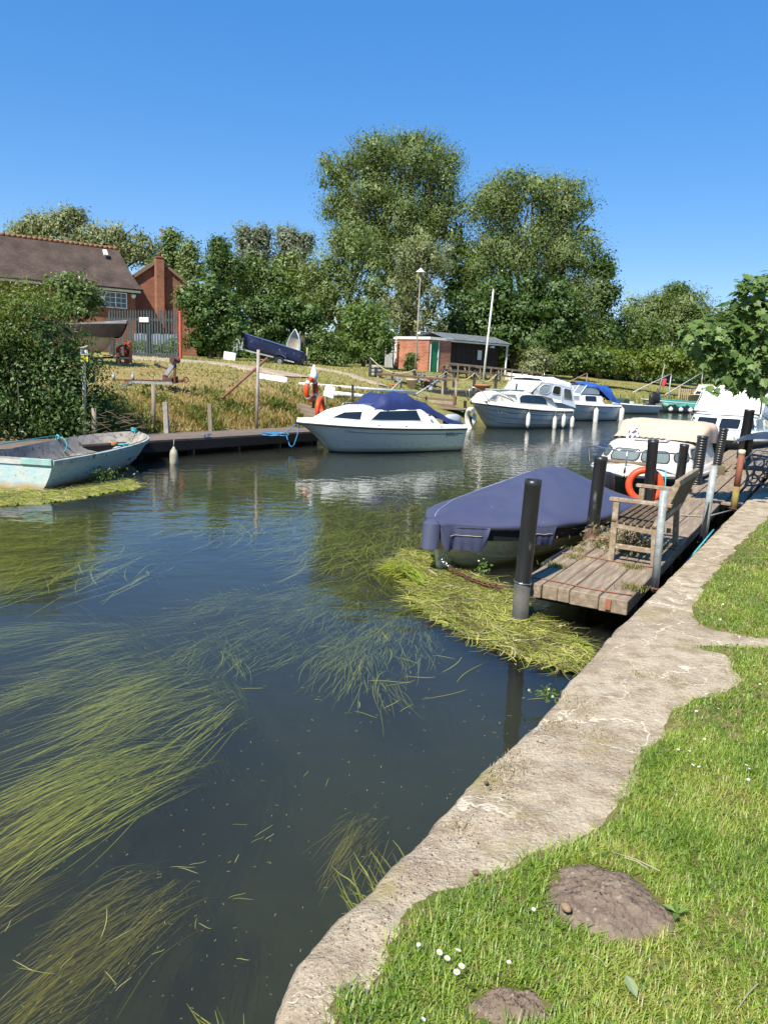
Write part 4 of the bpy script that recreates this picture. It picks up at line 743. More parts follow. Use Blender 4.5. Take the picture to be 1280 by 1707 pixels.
# ------------------------------------------------------------------ paths
def ribbon(name, cl, wd, m, lift=0.015, step=0.5, follow=far_height):
    L = smooth(resample(np.array(cl, float), max(8, int(np.linalg.norm(np.diff(np.array(cl), axis=0), axis=1).sum()/step))), 4)
    t = unit(np.gradient(L, axis=0)); nrm = np.stack([t[:, 1], -t[:, 0]], -1); offs = np.linspace(-0.5, 0.5, 7); rows = []
    for o_ in offs:
        e = 0.12*vnoise(L[:, 0], L[:, 1]+o_, 0.4, 12)*abs(o_)*2; P = L+nrm*(o_*wd+e)[:, None]; rows.append(np.column_stack([P, follow(P[:, 0], P[:, 1])+lift*(1.0 if abs(o_) < 0.45 else -1.5)]))
    V = np.stack(rows, 1); n0, n1 = V.shape[:2]; ii = np.arange(n0*n1).reshape(n0, n1)
    return tag(fast_mesh(name, V.reshape(-1, 3), np.stack([ii[:-1, :-1], ii[:-1, 1:], ii[1:, 1:], ii[1:, :-1]], -1).reshape(-1, 4), m, smooth=True), kind='structure')
M_path = mat('gravel_path', (0.42, 0.33, 0.25), (0.32, 0.25, 0.19), 2.5, 0.95, bump=0.01, bscale=40, spec=0.1, c3=(0.25, 0.21, 0.10), c3scale=3, c3pos=(0.55, 0.7), world=True)
pth = [hit(px, py)[:2] for px, py in [(190, 596), (290, 601), (350, 605), (400, 611), (450, 620), (500, 630)]]
ribbon('path', pth, 2.4, M_path, 0.05)
ribbon('path', [hit(px, py)[:2] for px, py in [(525, 613), (560, 620), (605, 634), (640, 645)]], 1.1, M_path, 0.05)

def brickmat(name, c1, c2, cm, s=1.0):
    m = bpy.data.materials.new(name); m.use_nodes = True; t = m.node_tree; N = t.nodes; L = t.links; b = N['Principled BSDF']; b.inputs['Roughness'].default_value = 0.9; b.inputs['Specular IOR Level'].default_value = 0.15
    tc = N.new('ShaderNodeTexCoord'); sx = N.new('ShaderNodeSeparateXYZ'); L.new(tc.outputs['Object'], sx.inputs[0]); ad = N.new('ShaderNodeMath'); L.new(sx.outputs[0], ad.inputs[0]); L.new(sx.outputs[1], ad.inputs[1]); cb = N.new('ShaderNodeCombineXYZ'); L.new(ad.outputs[0], cb.inputs[0]); L.new(sx.outputs[2], cb.inputs[1])
    br = N.new('ShaderNodeTexBrick'); br.inputs['Scale'].default_value = 1.0; br.inputs['Brick Width'].default_value = 0.225*s; br.inputs['Row Height'].default_value = 0.075*s; br.inputs['Mortar Size'].default_value = 0.008*s; br.inputs['Color1'].default_value = (*c1, 1); br.inputs['Color2'].default_value = (*c2, 1); br.inputs['Mortar'].default_value = (*cm, 1); L.new(cb.outputs[0], br.inputs['Vector'])
    n = N.new('ShaderNodeTexNoise'); n.inputs['Scale'].default_value = 1.2; n.inputs['Detail'].default_value = 6; L.new(tc.outputs['Object'], n.inputs[0]); mr = N.new('ShaderNodeMapRange'); mr.inputs[1].default_value = 0.3; mr.inputs[2].default_value = 0.7; mr.inputs[3].default_value = 0.7; mr.inputs[4].default_value = 1.15; L.new(n.outputs[0], mr.inputs[0])
    x = N.new('ShaderNodeMix'); x.data_type = 'RGBA'; x.blend_type = 'MULTIPLY'; x.inputs[0].default_value = 1; L.new(br.outputs[0], x.inputs[6]); L.new(mr.outputs[0], x.inputs[7]); L.new(x.outputs[2], b.inputs['Base Color'])
    bp = N.new('ShaderNodeBump'); bp.inputs['Distance'].default_value = 0.01; L.new(br.outputs['Fac'], bp.inputs['Height']); bp.invert = True; L.new(bp.outputs[0], b.inputs['Normal']); return m
def tilemat(name, c1, c2):
    m = bpy.data.materials.new(name); m.use_nodes = True; t = m.node_tree; N = t.nodes; L = t.links; b = N['Principled BSDF']; b.inputs['Roughness'].default_value = 0.9; b.inputs['Specular IOR Level'].default_value = 0.15
    tc = N.new('ShaderNodeTexCoord'); mp = N.new('ShaderNodeMapping'); mp.inputs['Scale'].default_value = (1, 0, 1); L.new(tc.outputs['Object'], mp.inputs[0]); sx = N.new('ShaderNodeSeparateXYZ'); L.new(tc.outputs['Object'], sx.inputs[0]); cb = N.new('ShaderNodeCombineXYZ'); L.new(sx.outputs[0], cb.inputs[0]); L.new(sx.outputs[2], cb.inputs[1])
    br = N.new('ShaderNodeTexBrick'); br.inputs['Brick Width'].default_value = 0.17; br.inputs['Row Height'].default_value = 0.08; br.inputs['Scale'].default_value = 1; br.inputs['Mortar Size'].default_value = 0.010; br.inputs['Color1'].default_value = (*c1, 1); br.inputs['Color2'].default_value = (*c2, 1); br.inputs['Mortar'].default_value = (0.05, 0.04, 0.035, 1); L.new(cb.outputs[0], br.inputs['Vector'])
    n = N.new('ShaderNodeTexNoise'); n.inputs['Scale'].default_value = 0.8; n.inputs['Detail'].default_value = 7; L.new(tc.outputs['Object'], n.inputs[0]); mr = N.new('ShaderNodeMapRange'); mr.inputs[1].default_value = 0.3; mr.inputs[2].default_value = 0.7; mr.inputs[3].default_value = 0.65; mr.inputs[4].default_value = 1.25; L.new(n.outputs[0], mr.inputs[0])
    x = N.new('ShaderNodeMix'); x.data_type = 'RGBA'; x.blend_type = 'MULTIPLY'; x.inputs[0].default_value = 1; L.new(br.outputs[0], x.inputs[6]); L.new(mr.outputs[0], x.inputs[7]); L.new(x.outputs[2], b.inputs['Base Color']); return m
M_brick = brickmat('red_brick', (0.33, 0.105, 0.055), (0.25, 0.07, 0.04), (0.30, 0.22, 0.16))
M_brickp = brickmat('orange_brick', (0.42, 0.17, 0.095), (0.33, 0.115, 0.065), (0.42, 0.35, 0.27))
M_tile = tilemat('brown_roof_tiles', (0.115, 0.082, 0.066), (0.085, 0.06, 0.05))
M_ridge = mat('terracotta_ridge', (0.33, 0.14, 0.07), (0.19, 0.10, 0.06), 3, 0.9)
M_paint = mat('white_paint', (0.80, 0.80, 0.78), (0.70, 0.70, 0.67), 3, 0.5)
M_lead = mat('dark_gutter', (0.03, 0.028, 0.026), None, 4, 0.5)

# ------------------------------------------------------------------ houses
def frame_z(o, ax): o.rotation_euler = (0, 0, math.atan2(ax[1], ax[0]))
h1 = thing('brick_house', 'brick house with a long brown tiled roof and a white framed upstairs window', 'house', (-21.1+0.61*4, 62-0.79*4, 2.2)); frame_z(h1, (0.79, 0.61))
# local frame: x along the ridge (0 at the right hand end, negative to the left), y into the house, z up
Lh = 12.5
mb = MB(); mb.box((-Lh/2, 0.45+3.6, 2.4), (Lh-0.5, 7.1, 4.8)); mb.build('wall', M_brick, h1)
mb = MB(); A = [(-Lh, -0.05, 4.75), (0.15, -0.05, 4.75), (-0.35, 4, 7.95), (-Lh, 4, 7.95), (0.15, 8.0, 4.75), (-Lh, 8.0, 4.75)]
# sprocketed roof: the slope flattens towards the eaves
def slope(y): return 4.75 + 3.2*((y+0.05)/4.05)**1.12
ys_ = np.linspace(-0.05, 4, 9); rings = [[Vector((-Lh, y, slope(y))), Vector((0.2-0.5*((y+.05)/4.05)**0.6, y, slope(y)))] for y in ys_]
mb.loft(rings, smooth=False); mb.loft([[Vector((p.x, 8-p.y, p.z)) for p in r_] for r_ in rings], smooth=False); mb.prism([(-0.30, 0.6, 4.8), (-0.30, 7.4, 4.8), (-0.36, 4, 7.85)], (0.05, 0, 0))
rf = mb.build('roof', M_tile, h1)
mb = MB()
for k in range(34): mb.tube([(-0.35-k*0.36, 4, 7.97), (-0.35-k*0.36-0.34, 4, 7.96)], 0.13, 7)
mb.build('ridge_tiles', M_ridge, rf)
mb = MB(); mb.box((-Lh/2, 0.10, 4.62), (Lh, 0.06, 0.22)); mb.build('fascia', M_paint, h1)
mb = MB(); mb.tube([(-Lh, -0.06, 4.72), (0.15, -0.06, 4.72)], 0.06, 6); mb.build('gutter', M_lead, h1)
wf = None
def casement(parent, x0, x1, z0, z1, y, cols, rows, name='window'):
    """one window: frame part with each pane a sub-part"""
    mb = MB(); t = 0.07
    for (a, b) in (((x0, z0), (x1, z0)), ((x0, z1), (x1, z1))): mb.box(((a[0]+b[0])/2, y, a[1]), (x1-x0+t, 0.09, t))
    nseg = len(cols)
    for i in range(nseg+1):
        x = x0+(x1-x0)*i/nseg; mb.box((x, y+0.002, (z0+z1)/2), (t, 0.088, z1-z0-t))
    for i in range(nseg):
        xa = x0+(x1-x0)*i/nseg; xb = x0+(x1-x0)*(i+1)/nseg
        for c in range(1, cols[i]): mb.box((xa+(xb-xa)*c/cols[i], y-0.004, (z0+z1)/2), (0.03, 0.05, z1-z0-t))
        for r_ in range(1, rows[i]): mb.box(((xa+xb)/2, y-0.002, z0+(z1-z0)*r_/rows[i]), (xb-xa-t, 0.05, 0.035))
    wn = mb.build(name, M_paint, parent)
    for i in range(nseg):
        xa = x0+(x1-x0)*i/nseg+t/2; xb = x0+(x1-x0)*(i+1)/nseg-t/2
        for c in range(cols[i]):
            for r_ in range(rows[i]):
                mb = MB(); pw = (xb-xa)/cols[i]; ph_ = (z1-z0-t)/rows[i]; mb.box((xa+pw*(c+.5), y+0.02, z0+t/2+ph_*(r_+.5)), (pw-0.01, 0.012, ph_-0.01)); mb.build('pane', M_glass, wn)
    return wn
casement(h1, -3.35, -0.95, 3.35, 4.42, 0.42, [2, 2, 2], [3, 3, 3])
mb = MB(); mb.lathe([(0.18, -0.16), (0.17, 0.0), (0.10, 0.12), (0.02, 0.14)], (-0.45, 0.36, 4.25), 10, axis=(0, 0.3, -1)); mb.build('alarm_box', M_paint, h1)
mb = MB(); mb.box((-1.6, 2.95, 7.45), (0.28, 0.14, 0.5), Matrix.Rotation(-0.68, 3, 'X')); mb.build('roof_vent', M_paint, h1)
# front wing at the left edge, gable towards the river
mb = MB(); gx = -Lh+0.6
mb.prism([(gx-3, -1.4, 0), (gx+0.9, -1.4, 0), (gx+0.9, -1.4, 4.7), (gx-0.2, -1.4, 6.2), (gx-3, -1.4, 8.0)], (0, 2.5, 0)); mb.build('gable_wall', M_brickp, h1)

h2 = thing('brick_house', 'red brick gable house with a tall chimney beyond the palisade gate', 'house', (*aty(267, 590, 64)[:2], 2.2)); frame_z(h2, (0.9, 0.44))
hw = 3.0; ez = 5.4; pz = 7.5
mb = MB(); mb.prism([(-hw, 0, 0), (hw, 0, 0), (hw, 0, ez), (0, 0, pz), (-hw, 0, ez)], (0, 8, 0)); mb.build('wall', M_brick, h2)
mb = MB()
for s in (-1, 1):
    a = Vector((s*(hw+0.35), -0.18, ez-0.30)); b = Vector((0, -0.18, pz+0.06)); mb.prism([a, b, b+Vector((0, 8.4, 0)), a+Vector((0, 8.4, 0))], (0, 0, 0.12))
r2 = mb.build('roof', mat('weathered_tiles', (0.17, 0.115, 0.085), (0.10, 0.075, 0.06), 6, 0.9), h2)
mb = MB()
for s in (-1, 1): mb.bar((s*(hw+0.33), -0.22, ez-0.33), (0, -0.22, pz+0.02), 0.05, 0.2)
mb.build('bargeboard', mat('brown_bargeboard', (0.20, 0.13, 0.09), None, 4, 0.7), h2)
mb = MB(); mb.box((0.05, -0.22, 3.85), (0.55, 0.5, 7.7)); mb.box((0.05, -0.22, 7.72), (0.66, 0.6, 0.12)); mb.build('chimney', M_brick, h2)
mb = MB(); mb.lathe([(0.13, 0), (0.11, 0.3), (0.13, 0.34)], (0.05, -0.22, 7.76), 8); mb.tube([(0.15, -0.28, 7.9), (0.15, -0.28, 9.9)], 0.02, 5); mb.box((0.15, -0.28, 9.8), (0.3, 0.04, 0.18)); mb.build('chimney_pot', M_ridge, h2)
mb = MB(); mb.box((-0.31, -0.32, 3.8), (0.14, 0.3, 7.5)); mb.build('pilaster', M_brickp, h2)

# ------------------------------------------------------------------ palisade gate
M_gate = mat('grey_green_steel', (0.065, 0.078, 0.080), (0.04, 0.047, 0.05), 6, 0.5, spec=0.4)
M_redpaint = mat('faded_red_paint', (0.55, 0.11, 0.06), (0.40, 0.08, 0.05), 6, 0.6)
ga = np.array([*aty(183, 585, 38.5)[:2]]); gb = np.array([*aty(298, 592, 36.5)[:2]]); gl_ = np.linalg.norm(gb-ga)
gate = thing('palisade_gate', 'grey steel palisade gate with a white notice, standing between hedge and bushes', 'gate', (ga[0], ga[1], 2.12)); frame_z(gate, gb-ga)
mb = MB()
for z in (0.12, 1.75): mb.box((gl_/2, 0.05, z), (gl_, 0.06, 0.11))
for x in (0.0, gl_*0.56): mb.box((x, 0.05, 1.05), (0.11, 0.07, 2.0))
mb.box((gl_*0.56+0.14, 0.05, 0.95), (0.09, 0.07, 1.7)); mb.build('gate_frame', M_gate, gate)
npal = 26
for i in range(npal):
    x = 0.06+(gl_-0.12)*i/(npal-1); mb = MB(); mb.prism([(x-0.036, 0, 0.08), (x+0.036, 0, 0.08), (x+0.036, 0, 2.12), (x, 0, 2.22), (x-0.036, 0, 2.12)], (0, 0.012, 0)); mb.build('pale', M_gate, gate)
mb = MB(); mb.box((gl_*0.53, -0.05, 1.74), (0.58, 0.015, 0.22)); nt_ = mb.build('notice', M_paint, gate)
def text(body, size, parent, loc, rot, m, name='lettering', shear=0.0, ext=0.002, align='CENTER', sx=1.0):
    cu = bpy.data.curves.new(name, 'FONT'); cu.body = body; cu.size = size; cu.align_x = align; cu.align_y = 'CENTER'; cu.extrude = ext; cu.shear = shear; cu.resolution_u = 3
    oc = bpy.data.objects.new(name, cu); me = bpy.data.meshes.new_from_object(oc); me.name = name; bpy.data.objects.remove(oc); me.materials.clear(); me.materials.append(m)
    o = bpy.data.objects.new(name, me); COL.objects.link(o); o.parent = parent; o.location = loc; o.rotation_euler = rot; o.scale = (sx, 1, 1); return o
M_ink = mat('dark_lettering', (0.025, 0.03, 0.05), None, 5, 0.5)
text('PRIVATE', 0.11, nt_, (gl_*0.53, -0.062, 1.74), (PI/2, 0, 0), mat('grey_lettering', (0.32, 0.34, 0.38), None, 5, 0.5))
mb = MB(); mb.box((gl_+0.10, 0.03, 1.05), (0.10, 0.10, 2.1)); mb.box((gl_+0.10, 0.03, 2.12), (0.13, 0.13, 0.05)); mb.build('gate_post', M_redpaint, gate, label='red painted post at the right side of the gate')
# blue boards and bins glimpsed beyond the gate
bp_ = aty(262, 575, 46)
bf = thing('board_fence', 'blue grey boarding glimpsed through the pales of the gate', 'fence', (bp_[0], bp_[1], 2.15)); frame_z(bf, gb-ga)
M_bluegrey = mat('blue_grey_boards', (0.13, 0.17, 0.22), (0.20, 0.24, 0.28), 3, 0.7)
for i in range(10):
    mb = MB(); mb.box((-1.6+i*0.34, 0, 0.65), (0.32, 0.03, 1.3+0.06*(i % 2))); mb.build('board', M_bluegrey, bf)
tree('undergrowth seen through the palisade gate', 'shrub', [(225, 580, 26, 14), (262, 583, 28, 12), (290, 580, 14, 14)], 43, L_bright, 0.14, 60, None, 'shrub', 0.03, 250, cl_r=0.2)

# ------------------------------------------------------------------ boathouse
hc = np.array([2.57, 54.0]); ax_ = np.array([0.70, 0.714])
hut = thing('boathouse', 'low clubhouse with a brick end, green door and dark timber side under a grey roof', 'building', (hc[0], hc[1], 1.93)); frame_z(hut, ax_)
HL = 9.0; HD = 3.2
mb = MB(); mb.box((0.10+0.0, HD/2, 1.1), (0.2, HD, 2.2)); mb.box((1.68, 0.10, 1.1), (1.36, 0.2, 2.2)); mb.box((1.3, HD, 1.1), (2.6, 0.2, 2.2)); mb.box((2.26, HD/2, 1.1), (0.2, HD-0.2, 2.2)); mb.box((0.6, 0.10, 2.12), (0.8, 0.2, 0.16)); mb.build('brick_wall', brickmat('hut_brick', (0.46, 0.16, 0.085), (0.34, 0.10, 0.055), (0.50, 0.40, 0.30), 1.3), hut)
mb = MB(); mb.box((1.18, HD/2, 2.27), (2.5, HD+0.3, 0.18)); mb.build('fascia', M_paint, hut)
M_green = mat('green_door_paint', (0.012, 0.22, 0.085), (0.010, 0.18, 0.07), 3, 0.5)
mb = MB(); mb.box((0.6, 0.03, 1.02), (0.78, 0.05, 2.04)); dr = mb.build('door', M_green, hut)
mb = MB(); mb.box((0.93, -0.01, 1.0), (0.04, 0.05, 0.16)); mb.build('handle', M_steel, dr)
mb = MB(); mb.box((1.02, 0.0, 1.05), (0.05, 0.08, 2.1)); mb.box((0.205, -0.02, 1.05), (0.03, 0.05, 2.1)); mb.build('door_frame', M_paint, hut)
M_tar = mat('tarred_boarding', (0.020, 0.014, 0.012), (0.035, 0.026, 0.022), 4, 0.8, bump=0.004, bscale=20)
for i in range(21):
    x = 2.52+i*0.30; mb = MB(); mb.box((x, 0.55+0.012*(i % 2), 1.1), (0.285, 0.03, 2.2)); mb.build('board', M_tar, hut)
mb = MB(); mb.box((HL-0.15, HD/2+0.3, 1.1), (0.05, HD-0.6, 2.2)); mb.build('end_wall', M_tar, hut)
for (x, w_, z0, z1) in ((6.3, 0.46, 1.02, 1.72), (2.62, 0.22, 1.05, 1.80)):
    mb = MB(); mb.box((x, 0.50, (z0+z1)/2), (w_, 0.05, z1-z0)); mb.build('window', mat('whitened_window', (0.62, 0.66, 0.66), None, 3, 0.3), hut)
mb = MB(); mb.bar((HL, 0.0, 0), (HL, 0.0, 2.15), 0.10, 0.10, (0, 1, 0)); mb.build('post', M_paint, hut)
mb = MB(); mb.box((HL/2+1.2, -0.06, 2.2), (HL-2.2, 0.05, 0.12)); mb.build('eaves_board', M_paint, hut)
mb = MB(); mb.box((7.1, -0.02, 2.0), (0.34, 0.2, 0.12)); mb.build('lamp', M_paint, hut)
M_roofs = mat('grey_corrugated_sheet', (0.14, 0.16, 0.165), (0.085, 0.095, 0.10), 3, 0.6, c3=(0.22, 0.23, 0.21), c3scale=5, c3pos=(0.55, 0.7))
nsh = 14
for i in range(nsh):
    x0 = 1.6+(HL-1.35)*i/nsh; x1 = 1.6+(HL-1.35)*(i+1)/nsh+0.05; rings = []
    for j in range(9):
        x = x0+(x1-x0)*j/8; zz_ = 0.018*math.cos(j*PI); rings.append([Vector((x, -0.22, 2.30+zz_+0.004*(i % 2))), Vector((x, 1.55, 2.82+zz_+0.004*(i % 2)))])
    mb = MB(); mb.loft(rings, smooth=False); mb.loft([[Vector((p.x, 3.1-p.y, p.z)) for p in r_] for r_ in rings], smooth=False); mb.build('roof_sheet', M_roofs, hut)
mb = MB(); mb.prism([(HL+0.12, -0.1, 2.26), (HL+0.12, 1.55, 2.76), (HL+0.12, 3.2, 2.26)], (0.04, 0, 0)); mb.build('gable_board', M_tar, hut)
ft = thing('plank_gate', 'narrow gate of pale grey planks against the left end of the brick boathouse', 'gate', (*aty(649, 600, 55.6)[:2], 1.95)); frame_z(ft, (0.95, 0.3))
for i in range(4):
    mb = MB(); mb.box((-0.28+i*0.15, 0, 1.05), (0.13, 0.03, 2.1-0.05*(i % 2))); mb.build('plank', mat('pale_grey_planks', (0.50, 0.51, 0.50), (0.36, 0.36, 0.35), 5, 0.8), ft)
mb = MB(); mb.box((0.40, -0.05, 1.1), (0.12, 0.12, 2.25)); mb.build('post', M_paint, ft)

# lamp post, flagpole
def onfar(px, Y, dz=0.0): p = aty(px, 600, Y); return Vector((p[0], p[1], gz(p[0], p[1])+dz))
p = onfar(693, 50); top = aty(701, 452, 50)
lp = thing('lamp_post', 'tall thin lamp post with a white conical head in front of the brick wall', 'lamp post', p)
d = Vector(top)-p
mb = MB(); mb.tube([(0, 0, 0), d*0.25, d], [0.07, 0.06, 0.035], 8); mb.build('pole', mat('lamp_pole_paint', (0.30, 0.26, 0.20), (0.2, 0.16, 0.12), 5, 0.6), lp)
mb = MB(); mb.lathe([(0.05, 0.18), (0.10, 0.10), (0.30, -0.04), (0.30, -0.07), (0.12, -0.08)], d, 14); mb.build('lamp_head', M_paint, lp)
mb = MB(); mb.box(d*0.40+Vector((0.09, 0, 0)), (0.16, 0.14, 0.12)); mb.build('junction_box', M_paint, lp)
p = onfar(807, 49); top = aty(822, 484, 49); d = Vector(top)-p
fp = thing('flagpole', 'white bare flagpole leaning slightly beside the dark timber clubhouse', 'flagpole', p)
mb = MB(); mb.tube([(0, 0, 0), d], [0.075, 0.045], 9); mb.build('pole', M_paint, fp)
mb = MB(); mb.lathe([(0.02, 0), (0.06, 0.04), (0.02, 0.09)], d, 8); mb.build('finial', M_paint, fp)

# timber railing in front of the clubhouse, benches leaning behind it
M_rail = mat('grey_brown_rail', (0.22, 0.18, 0.13), (0.13, 0.10, 0.075), 5, 0.85)
a = onfar(745, 50.0); b = onfar(905, 54.0)
rl = thing('timber_railing', 'long two rail timber fence in front of the dark clubhouse', 'railing', a); dv = b-a; n_ = 9
for i in range(n_+1):
    q_ = dv*i/n_; mb = MB(); mb.bar(q_, q_+Vector((0, 0, 0.92)), 0.08, 0.08, (0, 1, 0)); mb.build('post', M_rail, rl)
for z in (0.45, 0.9):
    mb = MB(); mb.bar(Vector((0, 0, z)), dv+Vector((0, 0, z)), 0.05, 0.12); mb.build('rail', M_rail, rl)
def picnic_table(label, loc, rz, m, group, scale=1.0):
    t = thing('picnic_table', label, 'picnic table', loc, rz, group)
    for i in range(5):
        mb = MB(); mb.box((0, -0.30+i*0.15, 0.74), (1.6, 0.14, 0.035)); mb.build('table_board', m, t)
    for s in (-1, 1):
        for k in (0, 1):
            mb = MB(); mb.box((0, s*(0.62+0.14*k), 0.44), (1.6, 0.13, 0.035)); mb.build('seat_board', m, t)
        mb = MB(); mb.box((s*0.55, 0, 0.40), (0.05, 1.5, 0.09)); mb.build('cross_beam', m, t)
        for e in (-1, 1):
            mb = MB(); mb.bar((s*0.60, e*0.28, 0.72), (s*0.60, e*0.62, 0.0), 0.05, 0.10, (1, 0, 0)); mb.build('leg', m, t)
    t.scale = (scale,)*3
    return t
M_pic = mat('brown_picnic_timber', (0.26, 0.19, 0.125), (0.16, 0.115, 0.08), 5, 0.85)
M_picg = mat('grey_picnic_timber', (0.20, 0.21, 0.22), (0.30, 0.31, 0.32), 3, 0.75)
for i, (px, Y, rz) in enumerate(((758, 51.6, 0.6), (785, 52.6, 0.8), (815, 53.6, 0.5))):
    picnic_table(('brown picnic table nearest the brick wall, behind the railing', 'brown picnic table behind the middle of the railing', 'brown picnic table by the foot of the flagpole')[i], onfar(px, Y), rz, M_pic, 'picnic tables behind the railing')
p = onfar(872, 55.5); bt = thing('upturned_dinghy', 'small pale dinghy turned over at the right end of the railing', 'dinghy', p, 0.2)
mb = MB(); mb.loft([[Vector((x, 0.55*math.cos(t)*w_, 0.12+0.45*math.sin(t)*w_)) for t in np.linspace(0, PI, 9)] for x, w_ in ((-1.1, 0.9), (-0.5, 1.0), (0.3, 0.95), (0.8, 0.6), (1.15, 0.08))], cap0=True); mb.build('hull', M_cream, bt)
mb = MB(); mb.bar((-1.15, 0, 0.6), (1.15, 0, 0.36), 0.04, 0.06); mb.build('keel', M_cream, bt)
p = onfar(660, 52.5); tc_ = thing('traffic_cone', 'faded orange traffic cone at the foot of the brick wall', 'cone', p)
mb = MB(); mb.lathe([(0.17, 0.04), (0.05, 0.72), (0.03, 0.74)], (0, 0, 0), 10); mb.build('cone', mat('faded_orange', (0.55, 0.25, 0.15), None, 4, 0.6), tc_); mb = MB(); mb.box((0, 0, 0.02), (0.42, 0.42, 0.04)); mb.build('base', M_black, tc_)

# ------------------------------------------------------------------ terrace by the water: deck, bollards with slung rope, staging
M_deck = mat('dark_stained_deck', (0.035, 0.033, 0.034), (0.06, 0.057, 0.055), 5, 0.7)
T0 = aty(590, 660, 36.5); T1 = aty(835, 662, 39.5); tz = 1.12
dk = thing('terrace_deck', 'dark stained waterside deck behind the moored cruisers', 'deck', (T0[0], T0[1], 0)); dl = np.linalg.norm((T1-T0)[:2]); frame_z(dk, (T1-T0)[:2])
for i in range(9):
    mb = MB(); mb.box((dl/2, 0.12+i*0.225, tz-0.03), (dl, 0.21, 0.06)); mb.build('deck_board', M_deck, dk)
mb = MB(); mb.box((dl/2, 0.03, tz-0.24), (dl, 0.06, 0.34)); mb.build('fascia_board', M_deck, dk)
for i in range(6):
    mb = MB(); mb.bar((0.3+i*(dl-0.6)/5, 0.15, -0.4), (0.3+i*(dl-0.6)/5, 0.15, tz-0.06), 0.14, 0.14, (0, 1, 0)); mb.build('pile', M_darkwood, dk)
M_boll = mat('black_bollard_timber', (0.03, 0.03, 0.033), (0.055, 0.052, 0.05), 6, 0.7)
M_ropew = mat('cream_rope', (0.55, 0.46, 0.26), (0.42, 0.34, 0.18), 20, 0.85)
tops = []
BP = [(616, 39.5, 1.05), (690, 38.6, 1.1), (742, 39.2, 1.08), (756, 43.5, 1.0), (790, 40.2, 1.08), (826, 40.6, 1.05)]
names_ = ['leftmost', 'second', 'third', 'set back', 'fifth', 'rightmost']
for i, (px, Y, h_) in enumerate(BP):
    p = aty(px, 640, Y); p = Vector((p[0], p[1], tz-0.01 if i not in (0, 3) else gz(p[0], p[1]))); bo = thing('bollard', ['leftmost black timber bollard of the rope fence, standing on grass', 'black bollard beside the grey picnic table on the deck', 'black bollard where the slanting handrail ends', 'black bollard standing back on the lawn behind the deck', 'black bollard between the two rope swags over the lawn', 'rightmost black bollard, just left of the white hooded cruiser'][i], 'bollard', p, 0, 'black bollards of the rope fence')
    mb = MB(); mb.box((0, 0, h_/2), (0.14, 0.14, h_)); mb.build('post', M_boll, bo, bevel=0.015); mb = MB(); mb.lathe([(0.02, 0), (0.035, 0.02), (0.02, 0.04)], (0, -0.09, h_-0.15), 8, axis=(0, -1, 0)); mb.build('eye', M_steel, bo); tops.append(p+Vector((0, -0.09, h_-0.13)))
for k, (i, j) in enumerate(((0, 1), (1, 2), (2, 4), (4, 5))):
    a, b = tops[i], tops[j]; mb = MB(); mb.tube([a.lerp(b, t)-Vector((0, 0, 0.42*4*t*(1-t))) for t in np.linspace(0, 1, 15)], 0.024, 6); o = mb.build('slung_rope', M_ropew if k != 1 else M_rope_grey)
    tag(o, ('cream rope slung from the leftmost bollard', 'greyish rope slung behind the picnic table', 'cream rope slung from the bollard at the handrail end', 'cream rope slung left of the white hooded cruiser')[k], 'rope', 'ropes slung between the bollards')
p = aty(690, 655, 38.9); picnic_table('grey picnic table on the terrace, its left half behind the slanting rail', (p[0]-0.4, p[1]+0.6, tz), 0.35, M_picg, 'grey picnic tables on the terrace', 1.05)
p = aty(735, 640, 40.5); picnic_table('grey picnic table further right on the terrace', (p[0]-0.5, p[1]+0.8, tz), 0.5, M_picg, 'grey picnic tables on the terrace', 0.95)
def pot(label, px, Y, z, r, h, m, plant=None):
    p = aty(px, 640, Y); t = thing('plant_pot', label, 'plant pot', (p[0], p[1], z)); mb = MB(); mb.lathe([(r*0.68, 0), (r*0.95, h*0.84), (r*1.08, h*0.86), (r*1.08, h), (r*0.92, h), (r*0.86, h*0.85)], (0, 0, 0), 14); mb.build('pot', m, t)
    mb = MB(); mb.lathe([(0.01, h*0.87), (r*0.9, h*0.88)], (0, 0, 0), 14, caps=False); mb.build('soil', M_darkwood, t)
    return t
M_terra = mat('terracotta', (0.42, 0.17, 0.10), (0.34, 0.13, 0.08), 5, 0.85)
M_banded = mat('banded_planter', (0.60, 0.52, 0.45), (0.50, 0.30, 0.22), 5, 0.8, stretch=(0.1, 0.1, 6), contrast=(0.45, 0.55))
pot('banded cream and terracotta tub left of the bollard', 686, 38.0, tz, 0.27, 0.52, M_banded); pot('terracotta pot under the grey picnic table', 714, 39.5, tz, 0.28, 0.45, M_terra); pot('terracotta pot above the bow rail of the white hooded cruiser', 805, 37.4, tz-0.02, 0.38, 0.42, M_terra); pot('small red pot at the left end of the deck', 655, 36.8, tz, 0.22, 0.24, M_redpaint)
p = aty(626, 640, 40.3); ts = thing('tyre_planter', 'stack of grey tyres used as a planter beside the leftmost bollard', 'planter', (p[0], p[1], gz(p[0], p[1])))
for k in range(3): mb = MB(); mb.torus((0.02*(k % 2), 0, 0.10+0.19*k), 0.24, 0.10, n=18, k=8); mb.build('tyre', mat('grey_tyre', (0.20, 0.19, 0.17), (0.32, 0.30, 0.27), 6, 0.8), ts)
# urn on a post
p = aty(718, 650, 38.3); ur = thing('bird_bath', 'grey bird bath standing at the terrace edge', 'bird bath', (p[0], p[1], tz)); mb = MB(); mb.lathe([(0.16, 0), (0.10, 0.08), (0.07, 0.3), (0.09, 0.5), (0.30, 0.58), (0.32, 0.66), (0.27, 0.66), (0.10, 0.6)], (0, 0, 0), 14); mb.build('bowl', M_picg, ur)
